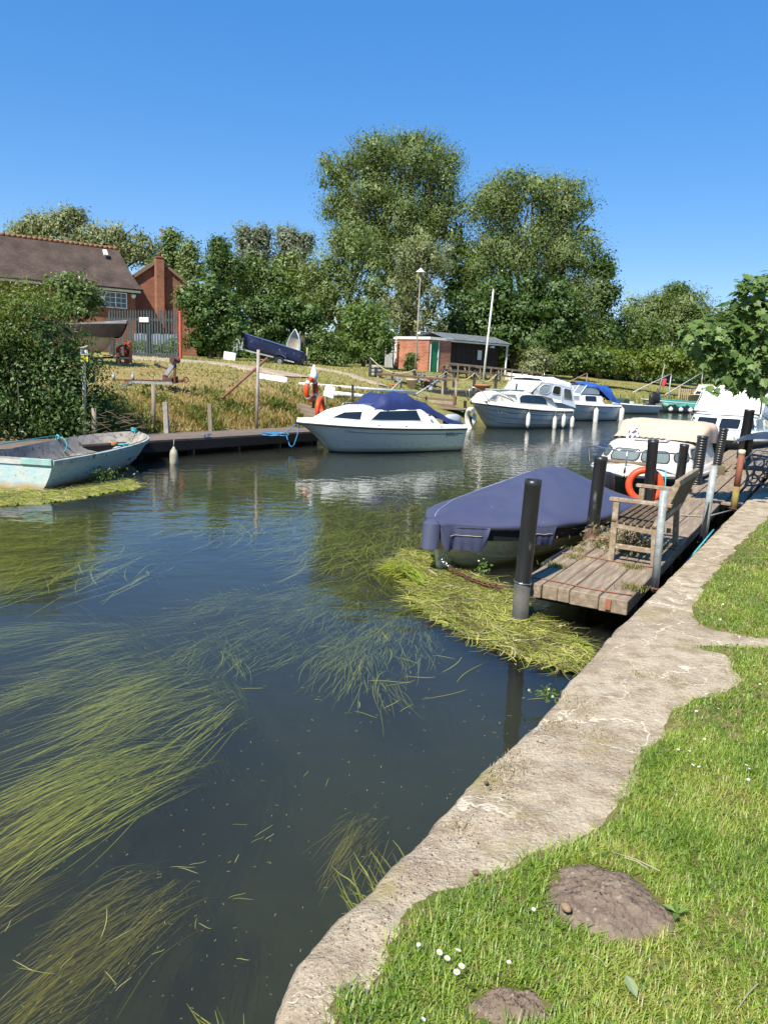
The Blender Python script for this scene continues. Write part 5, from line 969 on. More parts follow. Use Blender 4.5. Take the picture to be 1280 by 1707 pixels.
# staging in front of the deck
M_stage = mat('pale_staging_timber', (0.42, 0.35, 0.26), (0.28, 0.22, 0.155), 5, 0.85)
M_stageb = mat('brown_staging_rail', (0.20, 0.115, 0.065), (0.13, 0.075, 0.045), 5, 0.8)
sg = thing('boat_staging', 'rickety timber landing stage with a brown top rail and pale posts', 'landing stage', (*aty(695, 700, 33.5)[:2], 0))
o0 = Vector((*aty(695, 700, 33.5)[:2], 0))
def P3(px, py, Y): return Vector(aty(px, py, Y))-o0
def sgbar(a, b, wd, ht, m, name): mb = MB(); mb.bar(a, b, wd, ht, (0, 1, 0.2)); return mb.build(name, m, sg)
sgbar(P3(628, 623, 34.2), P3(764, 634, 33.2), 0.07, 0.13, M_stageb, 'top_rail')
for (px, py0, py1, Y) in ((630, 624, 652, 34.2), (669, 632, 655, 34.0), (738, 632, 668, 33.4), (760, 633, 675, 33.2)): sgbar(P3(px, py0, Y), P3(px-1.5, py1, Y), 0.085, 0.085, M_stage, 'post')
sgbar(P3(757, 655, 33.0), P3(755, 712, 33.0), 0.09, 0.09, M_stageb, 'pile')
for (px, Y) in ((706, 34), (728, 34), (775, 33.2)): sgbar(P3(px, 668, Y), P3(px, 716, Y), 0.12, 0.12, M_darkwood, 'pile')
for k in range(3): sgbar(P3(704, 664+4.5*k, 33.8), P3(756, 668+4.5*k, 33.0), 0.16, 0.09, (M_oldwood, M_stage, M_oldwood)[k], 'step_plank')
for k in range(4): mb = MB(); mb.box(P3(735, 678, 33.4)+Vector((0.5, -0.15-0.28*k, -0.02)), (2.6, 0.26, 0.05)); mb.build('deck_plank', M_oldwood, sg)
hr = thing('gangway_handrail', 'pair of slanting pale pipe handrails leading down to the water', 'handrail', o0)
for (a, b) in (((640, 662, 33.6), (671, 632, 33.9)), ((693, 658, 33.0), (741, 627, 34.6))):
    mb = MB(); mb.tube([P3(*a), P3(*b)], 0.045, 8); mb.build('handrail', M_galv, hr)

# ------------------------------------------------------------------ left bank objects
# pale kerb boards and pipe rails
kb = thing('kerb_board', 'pale painted board edging the path, left of the lifebuoy', 'edging board', hit(432, 632)); a = Vector(hit(432, 631)); b = Vector(hit(478, 638)); mb = MB(); mb.bar((0, 0, 0.12), b-a+Vector((0, 0, 0.12)), 0.08, 0.2); mb.build('board', M_paint, kb)
a0 = Vector(aty(502, 641, 28.5)); b0 = Vector(aty(612, 655, 31.5)); gr_ = thing('pipe_barrier', 'double white pipe barrier running down to the landing stage', 'barrier', (a0.x, a0.y, gz(a0.x, a0.y)))
og = Vector(gr_.location)
for (pa, pb) in (((500, 641, 28.5), (690, 655, 33)), ((560, 656, 27.5), (668, 668, 30.5))):
    mb = MB(); mb.tube([Vector(aty(*pa))-og, Vector(aty(*pb))-og], 0.085, 10); mb.build('rail', M_paint, gr_)
for (px, py, py2, Y) in ((588, 641, 682, 27.3), (503, 641, 655, 28.5), (668, 655, 672, 30.4)):
    mb = MB(); mb.bar(Vector(aty(px, py, Y))-og, Vector(aty(px, py2, Y))-og, 0.09, 0.09, (0, 1, 0)); mb.build('post', M_boll, gr_)
# lifebuoys
def lifebuoy(label, c, axis, Rm=0.28, r=0.055, group='orange lifebuoys', bands=True, k=4):
    t = thing('lifebuoy', label, 'lifebuoy', c, 0, group); mb = MB(); mb.torus((0, 0, 0), Rm, r, axis, 30, 10); mb.build('ring', M_orange, t)
    q_ = Vector((0, 0, 1)).rotation_difference(Vector(axis).normalized())
    if bands:
        for i in range(k):
            t0 = 2*PI*i/k+0.5; mb = MB(); mb.torus((0, 0, 0), Rm, r*1.06, axis, 4, 10, t0-0.13, t0+0.13); mb.build('band', mat('reflective_band', (0.75, 0.75, 0.72), None, 4, 0.4), t)
    return t
c = Vector(aty(519, 649, 23.5)); pst = thing('buoy_post', 'brown post with a white bottle shaped cap carrying the big lifebuoy', 'post', (*aty(522, 690, 23.7)[:2], 0.5))
op = Vector(pst.location); mb = MB(); mb.bar(Vector((0, 0, 0)), Vector(aty(524, 622, 23.7))-op, 0.08, 0.08, (0, 1, 0)); mb.build('post', M_stageb, pst)
mb = MB(); mb.lathe([(0.10, -0.05), (0.12, 0.12), (0.09, 0.26), (0.035, 0.34), (0.04, 0.42), (0.0, 0.43)], Vector(aty(523, 632, 23.6))-op, 10); mb.build('cap', M_paint, pst)
lifebuoy('big orange lifebuoy with white bands hanging on the bank post', c, (0.92, -0.39, 0.0), 0.30, 0.072)
c2 = Vector(aty(534, 681, 21.9)); lifebuoy('orange lifebuoy seen almost edge on under the white noticeboard', c2, (0.97, -0.22, 0), 0.27, 0.065, bands=False)
bx = Vector(aty(539, 700, 22.0)); nb = thing('noticeboard', 'white square board on a thin post beside the lifebuoys', 'sign', (bx.x, bx.y, 0.45)); ob = Vector(nb.location)
mb = MB(); mb.bar((0, 0, 0), Vector(aty(543, 660, 22))-ob, 0.05, 0.05, (0, 1, 0)); mb.build('post', M_stage, nb)
cc = Vector(aty(549, 653, 21.95))-ob; mb = MB(); mb.box(cc, (0.30, 0.02, 0.33), Matrix.Rotation(0.35, 3, 'Z') @ Matrix.Rotation(0.28, 3, 'Y') @ Matrix.Rotation(-0.25, 3, 'X')); mb.build('board', M_paint, nb, bevel=0.004)
# steps cut in the bank
st = thing('bank_steps', 'old timber sleeper steps below the lifebuoys', 'steps', (*aty(515, 700, 23)[:2], 0.5)); os_ = Vector(st.location)
for k in range(3): mb = MB(); mb.bar(Vector(aty(500+6*k, 676+8*k, 24.2-0.7*k))-os_, Vector(aty(540, 690+6*k, 23.0-0.6*k))-os_, 0.22, 0.13); mb.build('sleeper', M_oldwood, st)

# blue boat on its trailer
def hullpts(L, B, D, rise, draft, tr, rake, e0=0.35, e1=0.9, pw=2.3, n=22, hs=(0, 0.05, 0.14, 0.3, 0.55, 0.8, 1.0), smax=1.0, mid=0.45, sternrise=0.0):
    def sheer(s):
        if s < mid: b = B/2*(tr+(1-tr)*math.sin(PI/2*s/mid))
        else: b = B/2*max(0.0, 1-((s-mid)/(1-mid))**pw)
        return (s-0.5)*L, max(b, 0.012), D+rise*s*s+sternrise*(1-s)**3
    rings = []
    for i in range(n+1):
        s = smax*(1-(1-i/n)**1.25) if False else smax*i/n
        x, b, zs = sheer(s); zk = -draft + (zs*0.55+draft)*max(0, (s-0.72)/0.28)**3; e = e0+(e1-e0)*s**2; half = []
        for h in hs:
            z = zk+(zs-zk)*h; half.append(Vector((x-rake*(1-h)*s**4, b*h**e if h > 0 else 0.0, z)))
        rings.append([Vector((p.x, p.y, p.z)) for p in half[::-1]]+[Vector((p.x, -p.y, p.z)) for p in half[1:]])
    return rings, sheer
def rails_along(sheer, mb, r, dz=0.0, out=0.0, s0=0.0, s1=1.0, n=40, w_=None):
    for sg_ in (1, -1):
        pts = []
        for i in range(n+1):
            s = s0+(s1-s0)*i/n; x, b, z = sheer(s); pts.append((x, sg_*(b+out), z+dz))
        mb.tube(pts, r, 6)
    return mb
M_bluehull = mat('dark_blue_hull_paint', (0.012, 0.022, 0.085), (0.018, 0.032, 0.12), 3, 0.3, spec=0.5, c3=(0.35, 0.36, 0.38), c3scale=7, c3pos=(0.68, 0.70))
M_bluetrim = mat('blue_canvas_trim', (0.055, 0.10, 0.27), (0.04, 0.075, 0.2), 4, 0.7)
bp0 = Vector(hit(468, 606)); bz0 = bp0.z
tb = thing('blue_dinghy', 'navy blue open boat resting tilted on a road trailer', 'boat', Vector(aty(450, 584, 43.5)), 0); tb.rotation_euler = (0.10, R(-14), R(178)); 
rings, sh = hullpts(3.9, 1.5, 0.38, 0.10, 0.34, 0.82, 0.25, pw=2.6)
mb = MB(); mb.loft(rings, cap0=True); hb = mb.build('hull', M_bluehull, tb)
mb = MB(); rails_along(sh, mb, 0.03); mb.build('gunwale', M_bluetrim, tb)
mb = MB(); mb.loft([[Vector((sh(s)[0], y*sh(s)[1]*0.98, sh(s)[2]+0.10*(1-y*y)*math.sin(PI*min(1, s*1.1)))) for y in np.linspace(-1, 1, 7)] for s in np.linspace(0.02, 0.97, 14)]); mb.build('cover', M_bluetrim, tb)
tp = Vector(aty(450, 596, 43.3)); tr_ = thing('boat_trailer', 'galvanised road trailer carrying the blue boat, nose raised', 'trailer', (tp.x, tp.y, gz(tp.x, tp.y)-0.02)); ot = Vector(tr_.location)
for dy in (-0.45, 0.45):
    mb = MB(); mb.bar(Vector(aty(402, 582, 43.3))-ot+Vector((0, dy*0.3, 0)), Vector(aty(492, 607, 43.3))-ot+Vector((0, dy, 0.1)), 0.07, 0.07); mb.build('chassis', M_galv, tr_)
wc = Vector(aty(466, 603, 42.9))-ot
for dy in (0, 1.5):
    mb = MB(); mb.torus(wc+Vector((0, dy, 0.03)), 0.20, 0.085, (0, 1, 0), 20, 8); wh = mb.build('wheel', M_black, tr_); mb = MB(); mb.lathe([(0.14, -0.03), (0.14, 0.03)], wc+Vector((0, dy, 0.03)), 12, axis=(0, 1, 0)); mb.build('hub', M_steel, wh)
mb = MB(); mb.loft([[wc+Vector((0.38*math.cos(t), y, 0.08+0.30*math.sin(t))) for t in np.linspace(0, PI, 9)] for y in (-0.16, 0.14)]); mb.build('mudguard', mat('grey_mudguard', (0.40, 0.42, 0.42), None, 3, 0.5), tr_)
for (a, b) in (((402, 582), (398, 566)), ((398, 566), (393, 566)), ((396, 570), (395, 592)), ((403, 581), (406, 563))): mb = MB(); mb.bar(Vector(aty(*a, 43.2))-ot, Vector(aty(*b, 43.2))-ot, 0.07, 0.07, (0, 1, 0)); mb.build('winch_strut', M_galv, tr_)
mb = MB(); mb.tube([Vector(aty(389, 588, 43))-ot, Vector(aty(391, 579, 43))-ot, Vector(aty(396, 579, 43))-ot], 0.04, 6); mb.build('jockey_wheel_stem', M_galv, tr_)
wb = Vector(aty(383, 597, 42.6)); tag_o = thing('concrete_block', 'whitewashed concrete block under the trailer hitch', 'block', (wb.x, wb.y, gz(wb.x, wb.y)), 0.3); mb = MB(); mb.box((0, 0, 0.22), (0.62, 0.45, 0.45), Matrix.Rotation(0.12, 3, 'Y')); mb.build('block', M_paint, tag_o, bevel=0.02)
# upended dinghy leaning in the hedge
ud = thing('upended_dinghy', 'pale blue dinghy stood on end against the hedge, inside towards the camera', 'dinghy', Vector(aty(495, 583, 44.3)), 0)
rings, sh = hullpts(2.15, 1.05, 0.30, 0.06, 0.16, 0.75, 0.1, pw=2.4, n=16)
M_paleblue = mat('pale_blue_grp', (0.42, 0.50, 0.54), (0.32, 0.40, 0.44), 3, 0.45); M_inside = mat('stained_grp_inside', (0.50, 0.46, 0.38), (0.36, 0.30, 0.22), 4, 0.7)
mb = MB(); mb.loft(rings, cap0=True); mb.build('hull', M_paleblue, ud)
mb = MB(); mb.loft([[Vector((p.x*0.96, p.y*0.92, p.z+0.03)) for p in r_] for r_ in rings]); mb.build('lining', M_inside, ud)
mb = MB(); rails_along(sh, mb, 0.035); mb.build('gunwale', M_paleblue, ud)
mb = MB(); mb.box((-0.35, 0, 0.20), (0.28, 0.95, 0.03)); mb.build('thwart', mat('varnished_thwart', (0.36, 0.16, 0.09), None, 4, 0.6), ud)
Xl = Vector((0.12, 0.10, 0.98)).normalized(); Zl = Vector((-0.62, -0.78, 0.1)); Zl = (Zl-Xl*Zl.dot(Xl)).normalized(); Yl = Zl.cross(Xl)
ud.rotation_euler = Matrix((Xl, Yl, Zl)).transposed().to_euler()
wp = onfar(511, 44); o = MB().tube([(0, 0, -0.1), (0.03, 0, 1.0)], 0.05, 6).build('stake', M_stage); o.location = wp; tag(o, 'thin pale stake beside the upended dinghy', 'stake')

# covered boat on trestles
M_greycover = mat('grey_boat_cover', (0.17, 0.165, 0.16), (0.12, 0.115, 0.115), 2, 0.7, c3=(0.28, 0.27, 0.25), c3scale=3, c3pos=(0.55, 0.75))
M_hullgrey = mat('stone_grey_hull', (0.36, 0.33, 0.28), (0.28, 0.25, 0.21), 2, 0.5)
bs = thing('covered_boat', 'boat under a grey cover standing on trestles beside the gate', 'boat', Vector(aty(120, 566, 27.6)), 0); bs.rotation_euler = (0, R(-2), R(-12))
rings, sh = hullpts(4.4, 1.9, 0.42, 0.12, 0.45, 0.8, 0.55, pw=2.2)
mb = MB(); mb.loft(rings, cap0=True); mb.build('hull', M_hullgrey, bs)
mb = MB(); cr = []
for s in np.linspace(0.0, 0.995, 18):
    x, b, z = sh(s); dr_ = 0.34*(1-0.25*s)+0.02*math.sin(s*40); bb = b+0.03; cr.append([Vector((x, bb, z)), Vector((x, bb*0.5, z+0.08)), Vector((x, 0, z+0.12)), Vector((x, -bb*0.5, z+0.08)), Vector((x, -bb, z))])
mb.loft(cr, smooth=False); cv_ = mb.build('cover', M_greycover, bs)
mb = MB()
for k_ in (0, -1):
    mb.loft([[c_[k_], c_[k_]+Vector((-0.02-0.10*i/18, -0.03*c_[k_].y, -0.24-0.02*math.sin(i*1.7))), c_[k_]+Vector((-0.05-0.25*(i/18)**3, -0.10*c_[k_].y, -0.44-0.03*math.sin(i*1.3)))] for i, c_ in enumerate(cr)])
mb.build('cover_skirt', mat('dark_brown_canvas', (0.035, 0.027, 0.023), (0.055, 0.042, 0.035), 4, 0.7), cv_)
tz_ = Vector(aty(199, 612, 27.2)); tt = thing('boat_trestle', 'thin black iron cradle holding up the covered boat', 'trestle', (tz_.x, tz_.y, gz(tz_.x, tz_.y))); o3 = Vector(tt.location)
for (a, b) in (((190, 565), (190, 594)), ((198, 588), (199, 612)), ((172, 596), (218, 597)), ((150, 597), (190, 596)), ((160, 597), (160, 614))): mb = MB(); mb.bar(Vector(aty(*a, 27.1))-o3, Vector(aty(*b, 27.1))-o3, 0.06, 0.06, (0, 1, 0)); mb.build('strut', M_ironblack, tt)
# red winch machine behind the boat
rm = thing('winch_engine', 'rusty red engine part hidden behind the covered boat bow', 'machine', (*aty(214, 588, 29.5)[:2], 1.78)); 
for (c_, s_q) in (((0, 0, 0.45), (0.22, 0.3, 0.9)), ((-0.38, 0.05, 0.35), (0.14, 0.2, 0.7)), ((-0.2, 0, 0.3), (0.5, 0.2, 0.14)), ((-0.05, 0, 0.06), (0.7, 0.3, 0.1))): mb = MB(); mb.box(c_, s_q); mb.build('casting', M_redpaint if c_[2] > 0.2 else M_galv, rm, bevel=0.02)
mb = MB(); mb.torus((-0.1, -0.2, 0.55), 0.2, 0.03, (0, 1, 0.2), 16, 6); mb.build('flywheel', M_rust, rm)
# old trailer frame with a winch on the bank
og_ = Vector(aty(250, 640, 22.6)); tf = thing('trailer_frame', 'rusty old trailer frame with an upright winch lying on the bank edge', 'trailer', (og_.x, og_.y, gz(og_.x, og_.y)+0.02)); o4 = Vector(tf.location)
def tfb(a, b, w_, m, name, Y=22.6, Y2=None): mb = MB(); mb.bar(Vector(aty(*a, Y))-o4, Vector(aty(*b, Y2 or Y))-o4, w_, w_, (0, 1, 0)); return mb.build(name, m, tf)
tfb((192, 634), (290, 636), 0.07, M_rust, 'side_rail', 22.9); tfb((222, 637), (288, 639), 0.07, M_galv, 'side_rail', 22.3); tfb((222, 637), (200, 646), 0.07, M_galv, 'drawbar', 22.3, 21.7); tfb((190, 633), (200, 646), 0.06, M_rust, 'drawbar', 22.9, 21.8)
for x in (224, 244, 264, 284): tfb((x, 634.5), (x-2, 638), 0.05, M_rust, 'cross_member', 22.9, 22.3)
tfb((272, 633), (293, 602), 0.11, mat('pale_blue_grey_steel', (0.36, 0.38, 0.43), (0.25, 0.25, 0.28), 6, 0.5), 'mast'); tfb((293, 604), (291, 630), 0.06, M_rust, 'stay'); tfb((281, 616), (262, 608), 0.05, M_rust, 'lever'); tfb((258, 607), (267, 611), 0.08, M_ironblack, 'lever_grip')
mb = MB(); mb.lathe([(0.10, -0.12), (0.10, -0.09), (0.06, -0.08), (0.06, 0.08), (0.10, 0.09), (0.10, 0.12)], Vector(aty(292, 600, 22.6))-o4, 12, axis=(0.5, 0.8, 0)); mb.build('winch_drum', M_rust, tf)
for (a, s_q) in (((283, 634), (0.34, 0.3, 0.16)), ((276, 631), (0.10, 0.25, 0.22)), ((292, 633), (0.12, 0.3, 0.2)), ((298, 635), (0.25, 0.12, 0.08))): mb = MB(); mb.box(Vector(aty(*a, 22.6))-o4, s_q); mb.build('gearbox', M_rust, tf, bevel=0.015)
mb = MB(); mb.torus(Vector(aty(310, 633, 22.5))-o4, 0.07, 0.018, (0.3, -1, 0.1), 16, 6); mb.build('handwheel', M_rust, tf); tfb((300, 634), (310, 633), 0.04, M_rust, 'shaft')
for x in (190, 222): mb = MB(); mb.lathe([(0.05, 0), (0.05, 0.16), (0.025, 0.17), (0.02, 0.25)], Vector(aty(x, 634, 22.6))-o4, 8); mb.build('coupling', M_galv, tf)

# posts of the left landing
def post(label, base, top, r, m, name='post', sq=False, group=None, n=8):
    t = MB(); d = Vector(top)-Vector(base)
    if sq: t.bar(Vector((0, 0, -0.2)), d, r*2, r*2, (0, 1, 0))
    else: t.tube([(0, 0, -0.2), d], [r, r*0.96], n)
    o = t.build(name, m, bevel=0.006 if sq else 0); o.location = base; return tag(o, label, 'post', group)
def lpost(px, pyt, pyb, Y, r, m, label, **k):
    b = aty(px[0], pyb, Y); t = aty(px[1], pyt, Y); return post(label, b, t, r, m, **k)
G = 'wooden posts along the left landing'
lpost((158, 157), 680, 738, 16.8, 0.055, M_postwood, 'short round post right of the leafy bush, behind the rowing boat', group=G)
lpost((257, 256), 641, 712, 19.2, 0.055, M_postwood, 'weathered round post standing up out of the straw below the trailer frame', group=G)
lpost((279, 276), 671, 722, 18.6, 0.055, mat('pale_square_post', (0.36, 0.34, 0.30), (0.25, 0.23, 0.20), 6, 0.85), 'pale square post at the back of the landing', sq=True, group=G)
lpost((352, 350), 673, 718, 19.6, 0.05, M_postwood, 'grey post in the middle of the landing, left of the tall pole', sq=True, group=G)
lpost((428, 431), 583, 716, 21.0, 0.045, mat('grey_pole', (0.36, 0.32, 0.28), (0.24, 0.20, 0.18), 5, 0.6), 'tall thin grey pole rising from the landing in front of the blue boat', n=10)
a = Vector(aty(370, 664, 22.5)); b = Vector(aty(446, 597, 23.4)); o = MB().tube([(0, 0, 0), b-a], 0.045, 8).build('mooring_boom', mat('rusty_red_pipe', (0.28, 0.12, 0.07), (0.17, 0.09, 0.06), 8, 0.8)); o.location = a; tag(o, 'rusty pipe propped slanting across the tall grey pole', 'pipe')
# warning sign
sb = Vector(aty(141, 700, 16.9)); sgn = thing('warning_sign', 'yellow and white warning sign on a pale pole in front of the leafy bush', 'sign', (sb.x, sb.y, 0.4)); o5 = Vector(sgn.location)
mb = MB(); mb.tube([(0, 0, 0), Vector(aty(140, 588, 16.9))-o5], 0.045, 8); mb.build('pole', mat('pale_pole', (0.50, 0.47, 0.40), (0.36, 0.33, 0.27), 5, 0.7), sgn)
cs = Vector(aty(141, 593, 16.83))-o5; mb = MB(); mb.box(cs, (0.155, 0.012, 0.25)); pl = mb.build('plate', M_paint, sgn)
M_yel = mat('yellow_sign_paint', (0.62, 0.50, 0.02), None, 4, 0.5)
mb = MB(); mb.box(cs+Vector((0, -0.008, -0.045)), (0.135, 0.005, 0.135)); mb.build('yellow_panel', M_yel, pl)
mb = MB(); c0_ = cs+Vector((0, -0.008, 0.075)); mb.prism([c0_+Vector((-0.042, 0, -0.03)), c0_+Vector((0.042, 0, -0.03)), c0_+Vector((0, 0, 0.042))], (0, -0.004, 0)); mb.build('triangle', mat('grey_green_triangle', (0.16, 0.20, 0.15), None, 5, 0.6), pl)
for k, (t_, s_q) in enumerate((('WARNING', 0.030), ('Deep', 0.030), ('water', 0.030))): text(t_, s_q, pl, cs+Vector((0, -0.012, -0.0-0.042*k)), (PI/2, 0, 0), M_ink, ext=0.0008)
mb = MB(); mb.tube([Vector((-0.08, 0, 0.16))+cs, Vector((0.0, -0.01, 0.17))+cs, Vector((0.12, 0, 0.22))+cs], [0.02, 0.028, 0.022], 7); mb.build('rope_wrap', M_stage, sgn)

# left landing stage
la = np.array([-5.75, 15.95]); lb = np.array([-1.75, 21.2]); ll = np.linalg.norm(lb-la)
ld = thing('landing_stage', 'long low timber landing along the left bank', 'jetty', (la[0], la[1], 0)); frame_z(ld, lb-la)
M_land = mat('grey_brown_deck', (0.20, 0.155, 0.12), (0.12, 0.092, 0.072), 3, 0.85, bump=0.003, bscale=25, stretch=(1, 8, 8))
for i in range(8):
    for k in range(2):
        mb = MB(); x0 = -2.5+(k*(ll+2.5)/2); mb.box((x0+(ll+2.5)/4, 0.08+i*0.155, 0.355+random.uniform(-.004, .004)), ((ll+2.5)/2-0.012, 0.147, 0.05)); mb.build('board', M_land, ld, bevel=0.004)
mb = MB(); mb.box((ll/2-1.2, 0.02, 0.225), (ll+2.4, 0.05, 0.21)); mb.build('edge_beam', M_darkwood, ld)
for i in range(7): mb = MB(); mb.tube([(-2.0+i*(ll+1.8)/6, 0.14, -1.2), (-2.0+i*(ll+1.8)/6, 0.14, 0.32)], 0.08, 8); mb.build('pile', M_darkwood, ld)
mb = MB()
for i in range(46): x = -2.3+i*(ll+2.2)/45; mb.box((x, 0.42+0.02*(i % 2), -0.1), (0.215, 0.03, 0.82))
mb.build('underside_shade_sheet', M_darkwood, ld)  # closed dark sheet, shaped so the shaded underside of the landing looks black
p = aty(345, 728, 18.0); cl = thing('mooring_cleat', 'small steel horn cleat bolted to the middle of the left landing', 'cleat', (p[0], p[1], 0.381), math.atan2(*(lb-la)[::-1]))
mb = MB(); mb.tube([(-0.13, 0, 0.06), (0.13, 0, 0.06)], 0.016, 7); mb.box((-0.05, 0, 0.03), (0.03, 0.03, 0.06)); mb.box((0.05, 0, 0.03), (0.03, 0.03, 0.06)); mb.box((0, 0, 0.006), (0.2, 0.05, 0.012)); mb.build('horn', M_steel, cl)
def fender(label, c, L_=0.42, r=0.075, rope=0.3, m=None, group=None, ball=False, tilt=0.0):
    t = thing('fender', label, 'fender', c, 0, group)
    pr_ = [(0.02, L_/2+0.03), (0.03, L_/2), (r*0.8, L_/2-0.05), (r, L_/2-0.12), (r, -L_/2+0.12), (r*0.8, -L_/2+0.05), (0.03, -L_/2), (0.02, -L_/2-0.03)] if not ball else [(0.02, r*1.25), (0.04, r*1.1), (r*0.75, r*0.7), (r, 0.05), (r*0.95, -r*0.4), (r*0.5, -r*0.9), (0.01, -r*1.02)]
    mb = MB(); mb.lathe(pr_, (0, 0, 0), 12, axis=(tilt, 0, 1)); mb.build('body', m or M_fender, t); tp_ = L_/2 if not ball else r*1.2
    mb = MB(); mb.tube([(tilt*tp_, 0, tp_), (tilt*tp_, 0.02, tp_+rope)], 0.008, 5); mb.build('lanyard', M_rope_grey, t); return t
fender('dirty cream fender hanging from the left landing stage', (*aty(290, 757, 15.95)[:2], 0.12), 0.42, 0.085, 0.18, mat('dirty_fender', (0.42, 0.39, 0.31), (0.30, 0.27, 0.20), 5, 0.6))

# ------------------------------------------------------------------ gangway rails and lawn fence on the right
M_palegr = mat('pale_grey_rail', (0.50, 0.50, 0.48), (0.38, 0.38, 0.36), 5, 0.6)
def stairrail(label, pts, Y0, Y1, m, group):
    a = Vector(aty(*pts[0], Y0)); b = Vector(aty(*pts[1], Y1)); c_ = Vector(aty(*pts[2], Y1)); t = thing('handrail', label, 'handrail', (c_.x, c_.y, c_.z), 0, group)
    mb = MB(); mb.tube([a-c_, b-c_], 0.035, 8); mb.build('rail', m, t); mb = MB(); mb.tube([b-c_, (0, 0, -0.2)], 0.04, 8); mb.build('post', m, t); return t
stairrail('slanting brown rail with a short pale post between the two white cruisers', [(930, 646), (978, 622), (977, 641)], 44, 46, mat('brown_rail', (0.33, 0.20, 0.12), None, 4, 0.7), 'handrails down to the moored boats')
stairrail('slanting grey handrail with its post above the green tarpaulin boat', [(1054, 654), (1118, 623), (1114, 662)], 49, 53, M_palegr, 'handrails down to the moored boats')
stairrail('slanting grey handrail running across the front of the picket fence', [(1108, 658), (1170, 621), (1169, 637)], 54, 60, M_palegr, 'handrails down to the moored boats')
fa = Vector(aty(1133, 650, 60)); fb = Vector(aty(1172, 650, 63)); fz = gz(fa.x, fa.y)
pf = thing('picket_fence', 'pale timber picket fence at the end of the lawn', 'fence', (fa.x, fa.y, fz)); dv = fb-fa; dv.z = 0
M_picket = mat('pale_picket_timber', (0.42, 0.34, 0.22), (0.30, 0.24, 0.15), 5, 0.85)
for i in range(13): q_ = dv*i/12; mb = MB(); mb.bar(q_, q_+Vector((0, 0, 1.0)), 0.09, 0.03, dv); mb.build('picket', M_picket, pf)
for z in (0.25, 0.85): mb = MB(); mb.bar(Vector((0, 0.04, z)), dv+Vector((0, 0.04, z)), 0.04, 0.08); mb.build('rail', M_picket, pf)
for i in (0, 12): q_ = dv*i/12; mb = MB(); mb.bar(q_+Vector((0, 0.06, 0)), q_+Vector((0, 0.06, 1.15)), 0.12, 0.12, dv); mb.build('post', M_picket, pf)
ga_ = Vector(aty(1175, 650, 63)); gt = thing('white_gate', 'pale gate with thick posts partly hidden by sycamore leaves', 'gate', (ga_.x, ga_.y, fz)); 
for x in (0.0, 1.45, 1.85): mb = MB(); mb.box((x, 0, 0.65), (0.16, 0.16, 1.3)); mb.build('post', M_palegr, gt)
for z in (0.95, 0.2): mb = MB(); mb.box((1.2, 0.02, z), (2.4, 0.05, 0.10)); mb.build('rail', M_palegr, gt)
mb = MB(); mb.box((1.2, 0.05, 0.58), (2.4, 0.03, 0.62)); mb.build('panel', mat('grey_panel', (0.12, 0.12, 0.12), None, 4, 0.7), gt)
rp = Vector(aty(1099, 634, 61)); rs = thing('signal_post', 'thin pole with a red float hanging in front of the lime hedge', 'post', (rp.x, rp.y, gz(rp.x, rp.y)-0.1)); k_ = rp.y/FPX
mb = MB(); mb.tube([(0, 0, 0), (0.25, 0, 54*k_)], [0.06, 0.03], 7); mb.build('pole', M_galv, rs); mb = MB(); mb.box((7*k_, -0.1, 24*k_), (5*k_, 0.2, 13*k_), Matrix.Rotation(0.2, 3, 'Y')); mb.build('float', mat('raspberry_red', (0.55, 0.05, 0.09), None, 4, 0.5), rs, bevel=0.05)
mb = MB(); mb.tube([(-6*k_, 0, 0), (-2*k_, 0, 14*k_), (3*k_, 0, 0)], 0.05, 6); mb.tube([(-4*k_, 0, 7*k_), (2*k_, 0, 7*k_)], 0.05, 6); mb.build('stand', M_ironblack, rs)
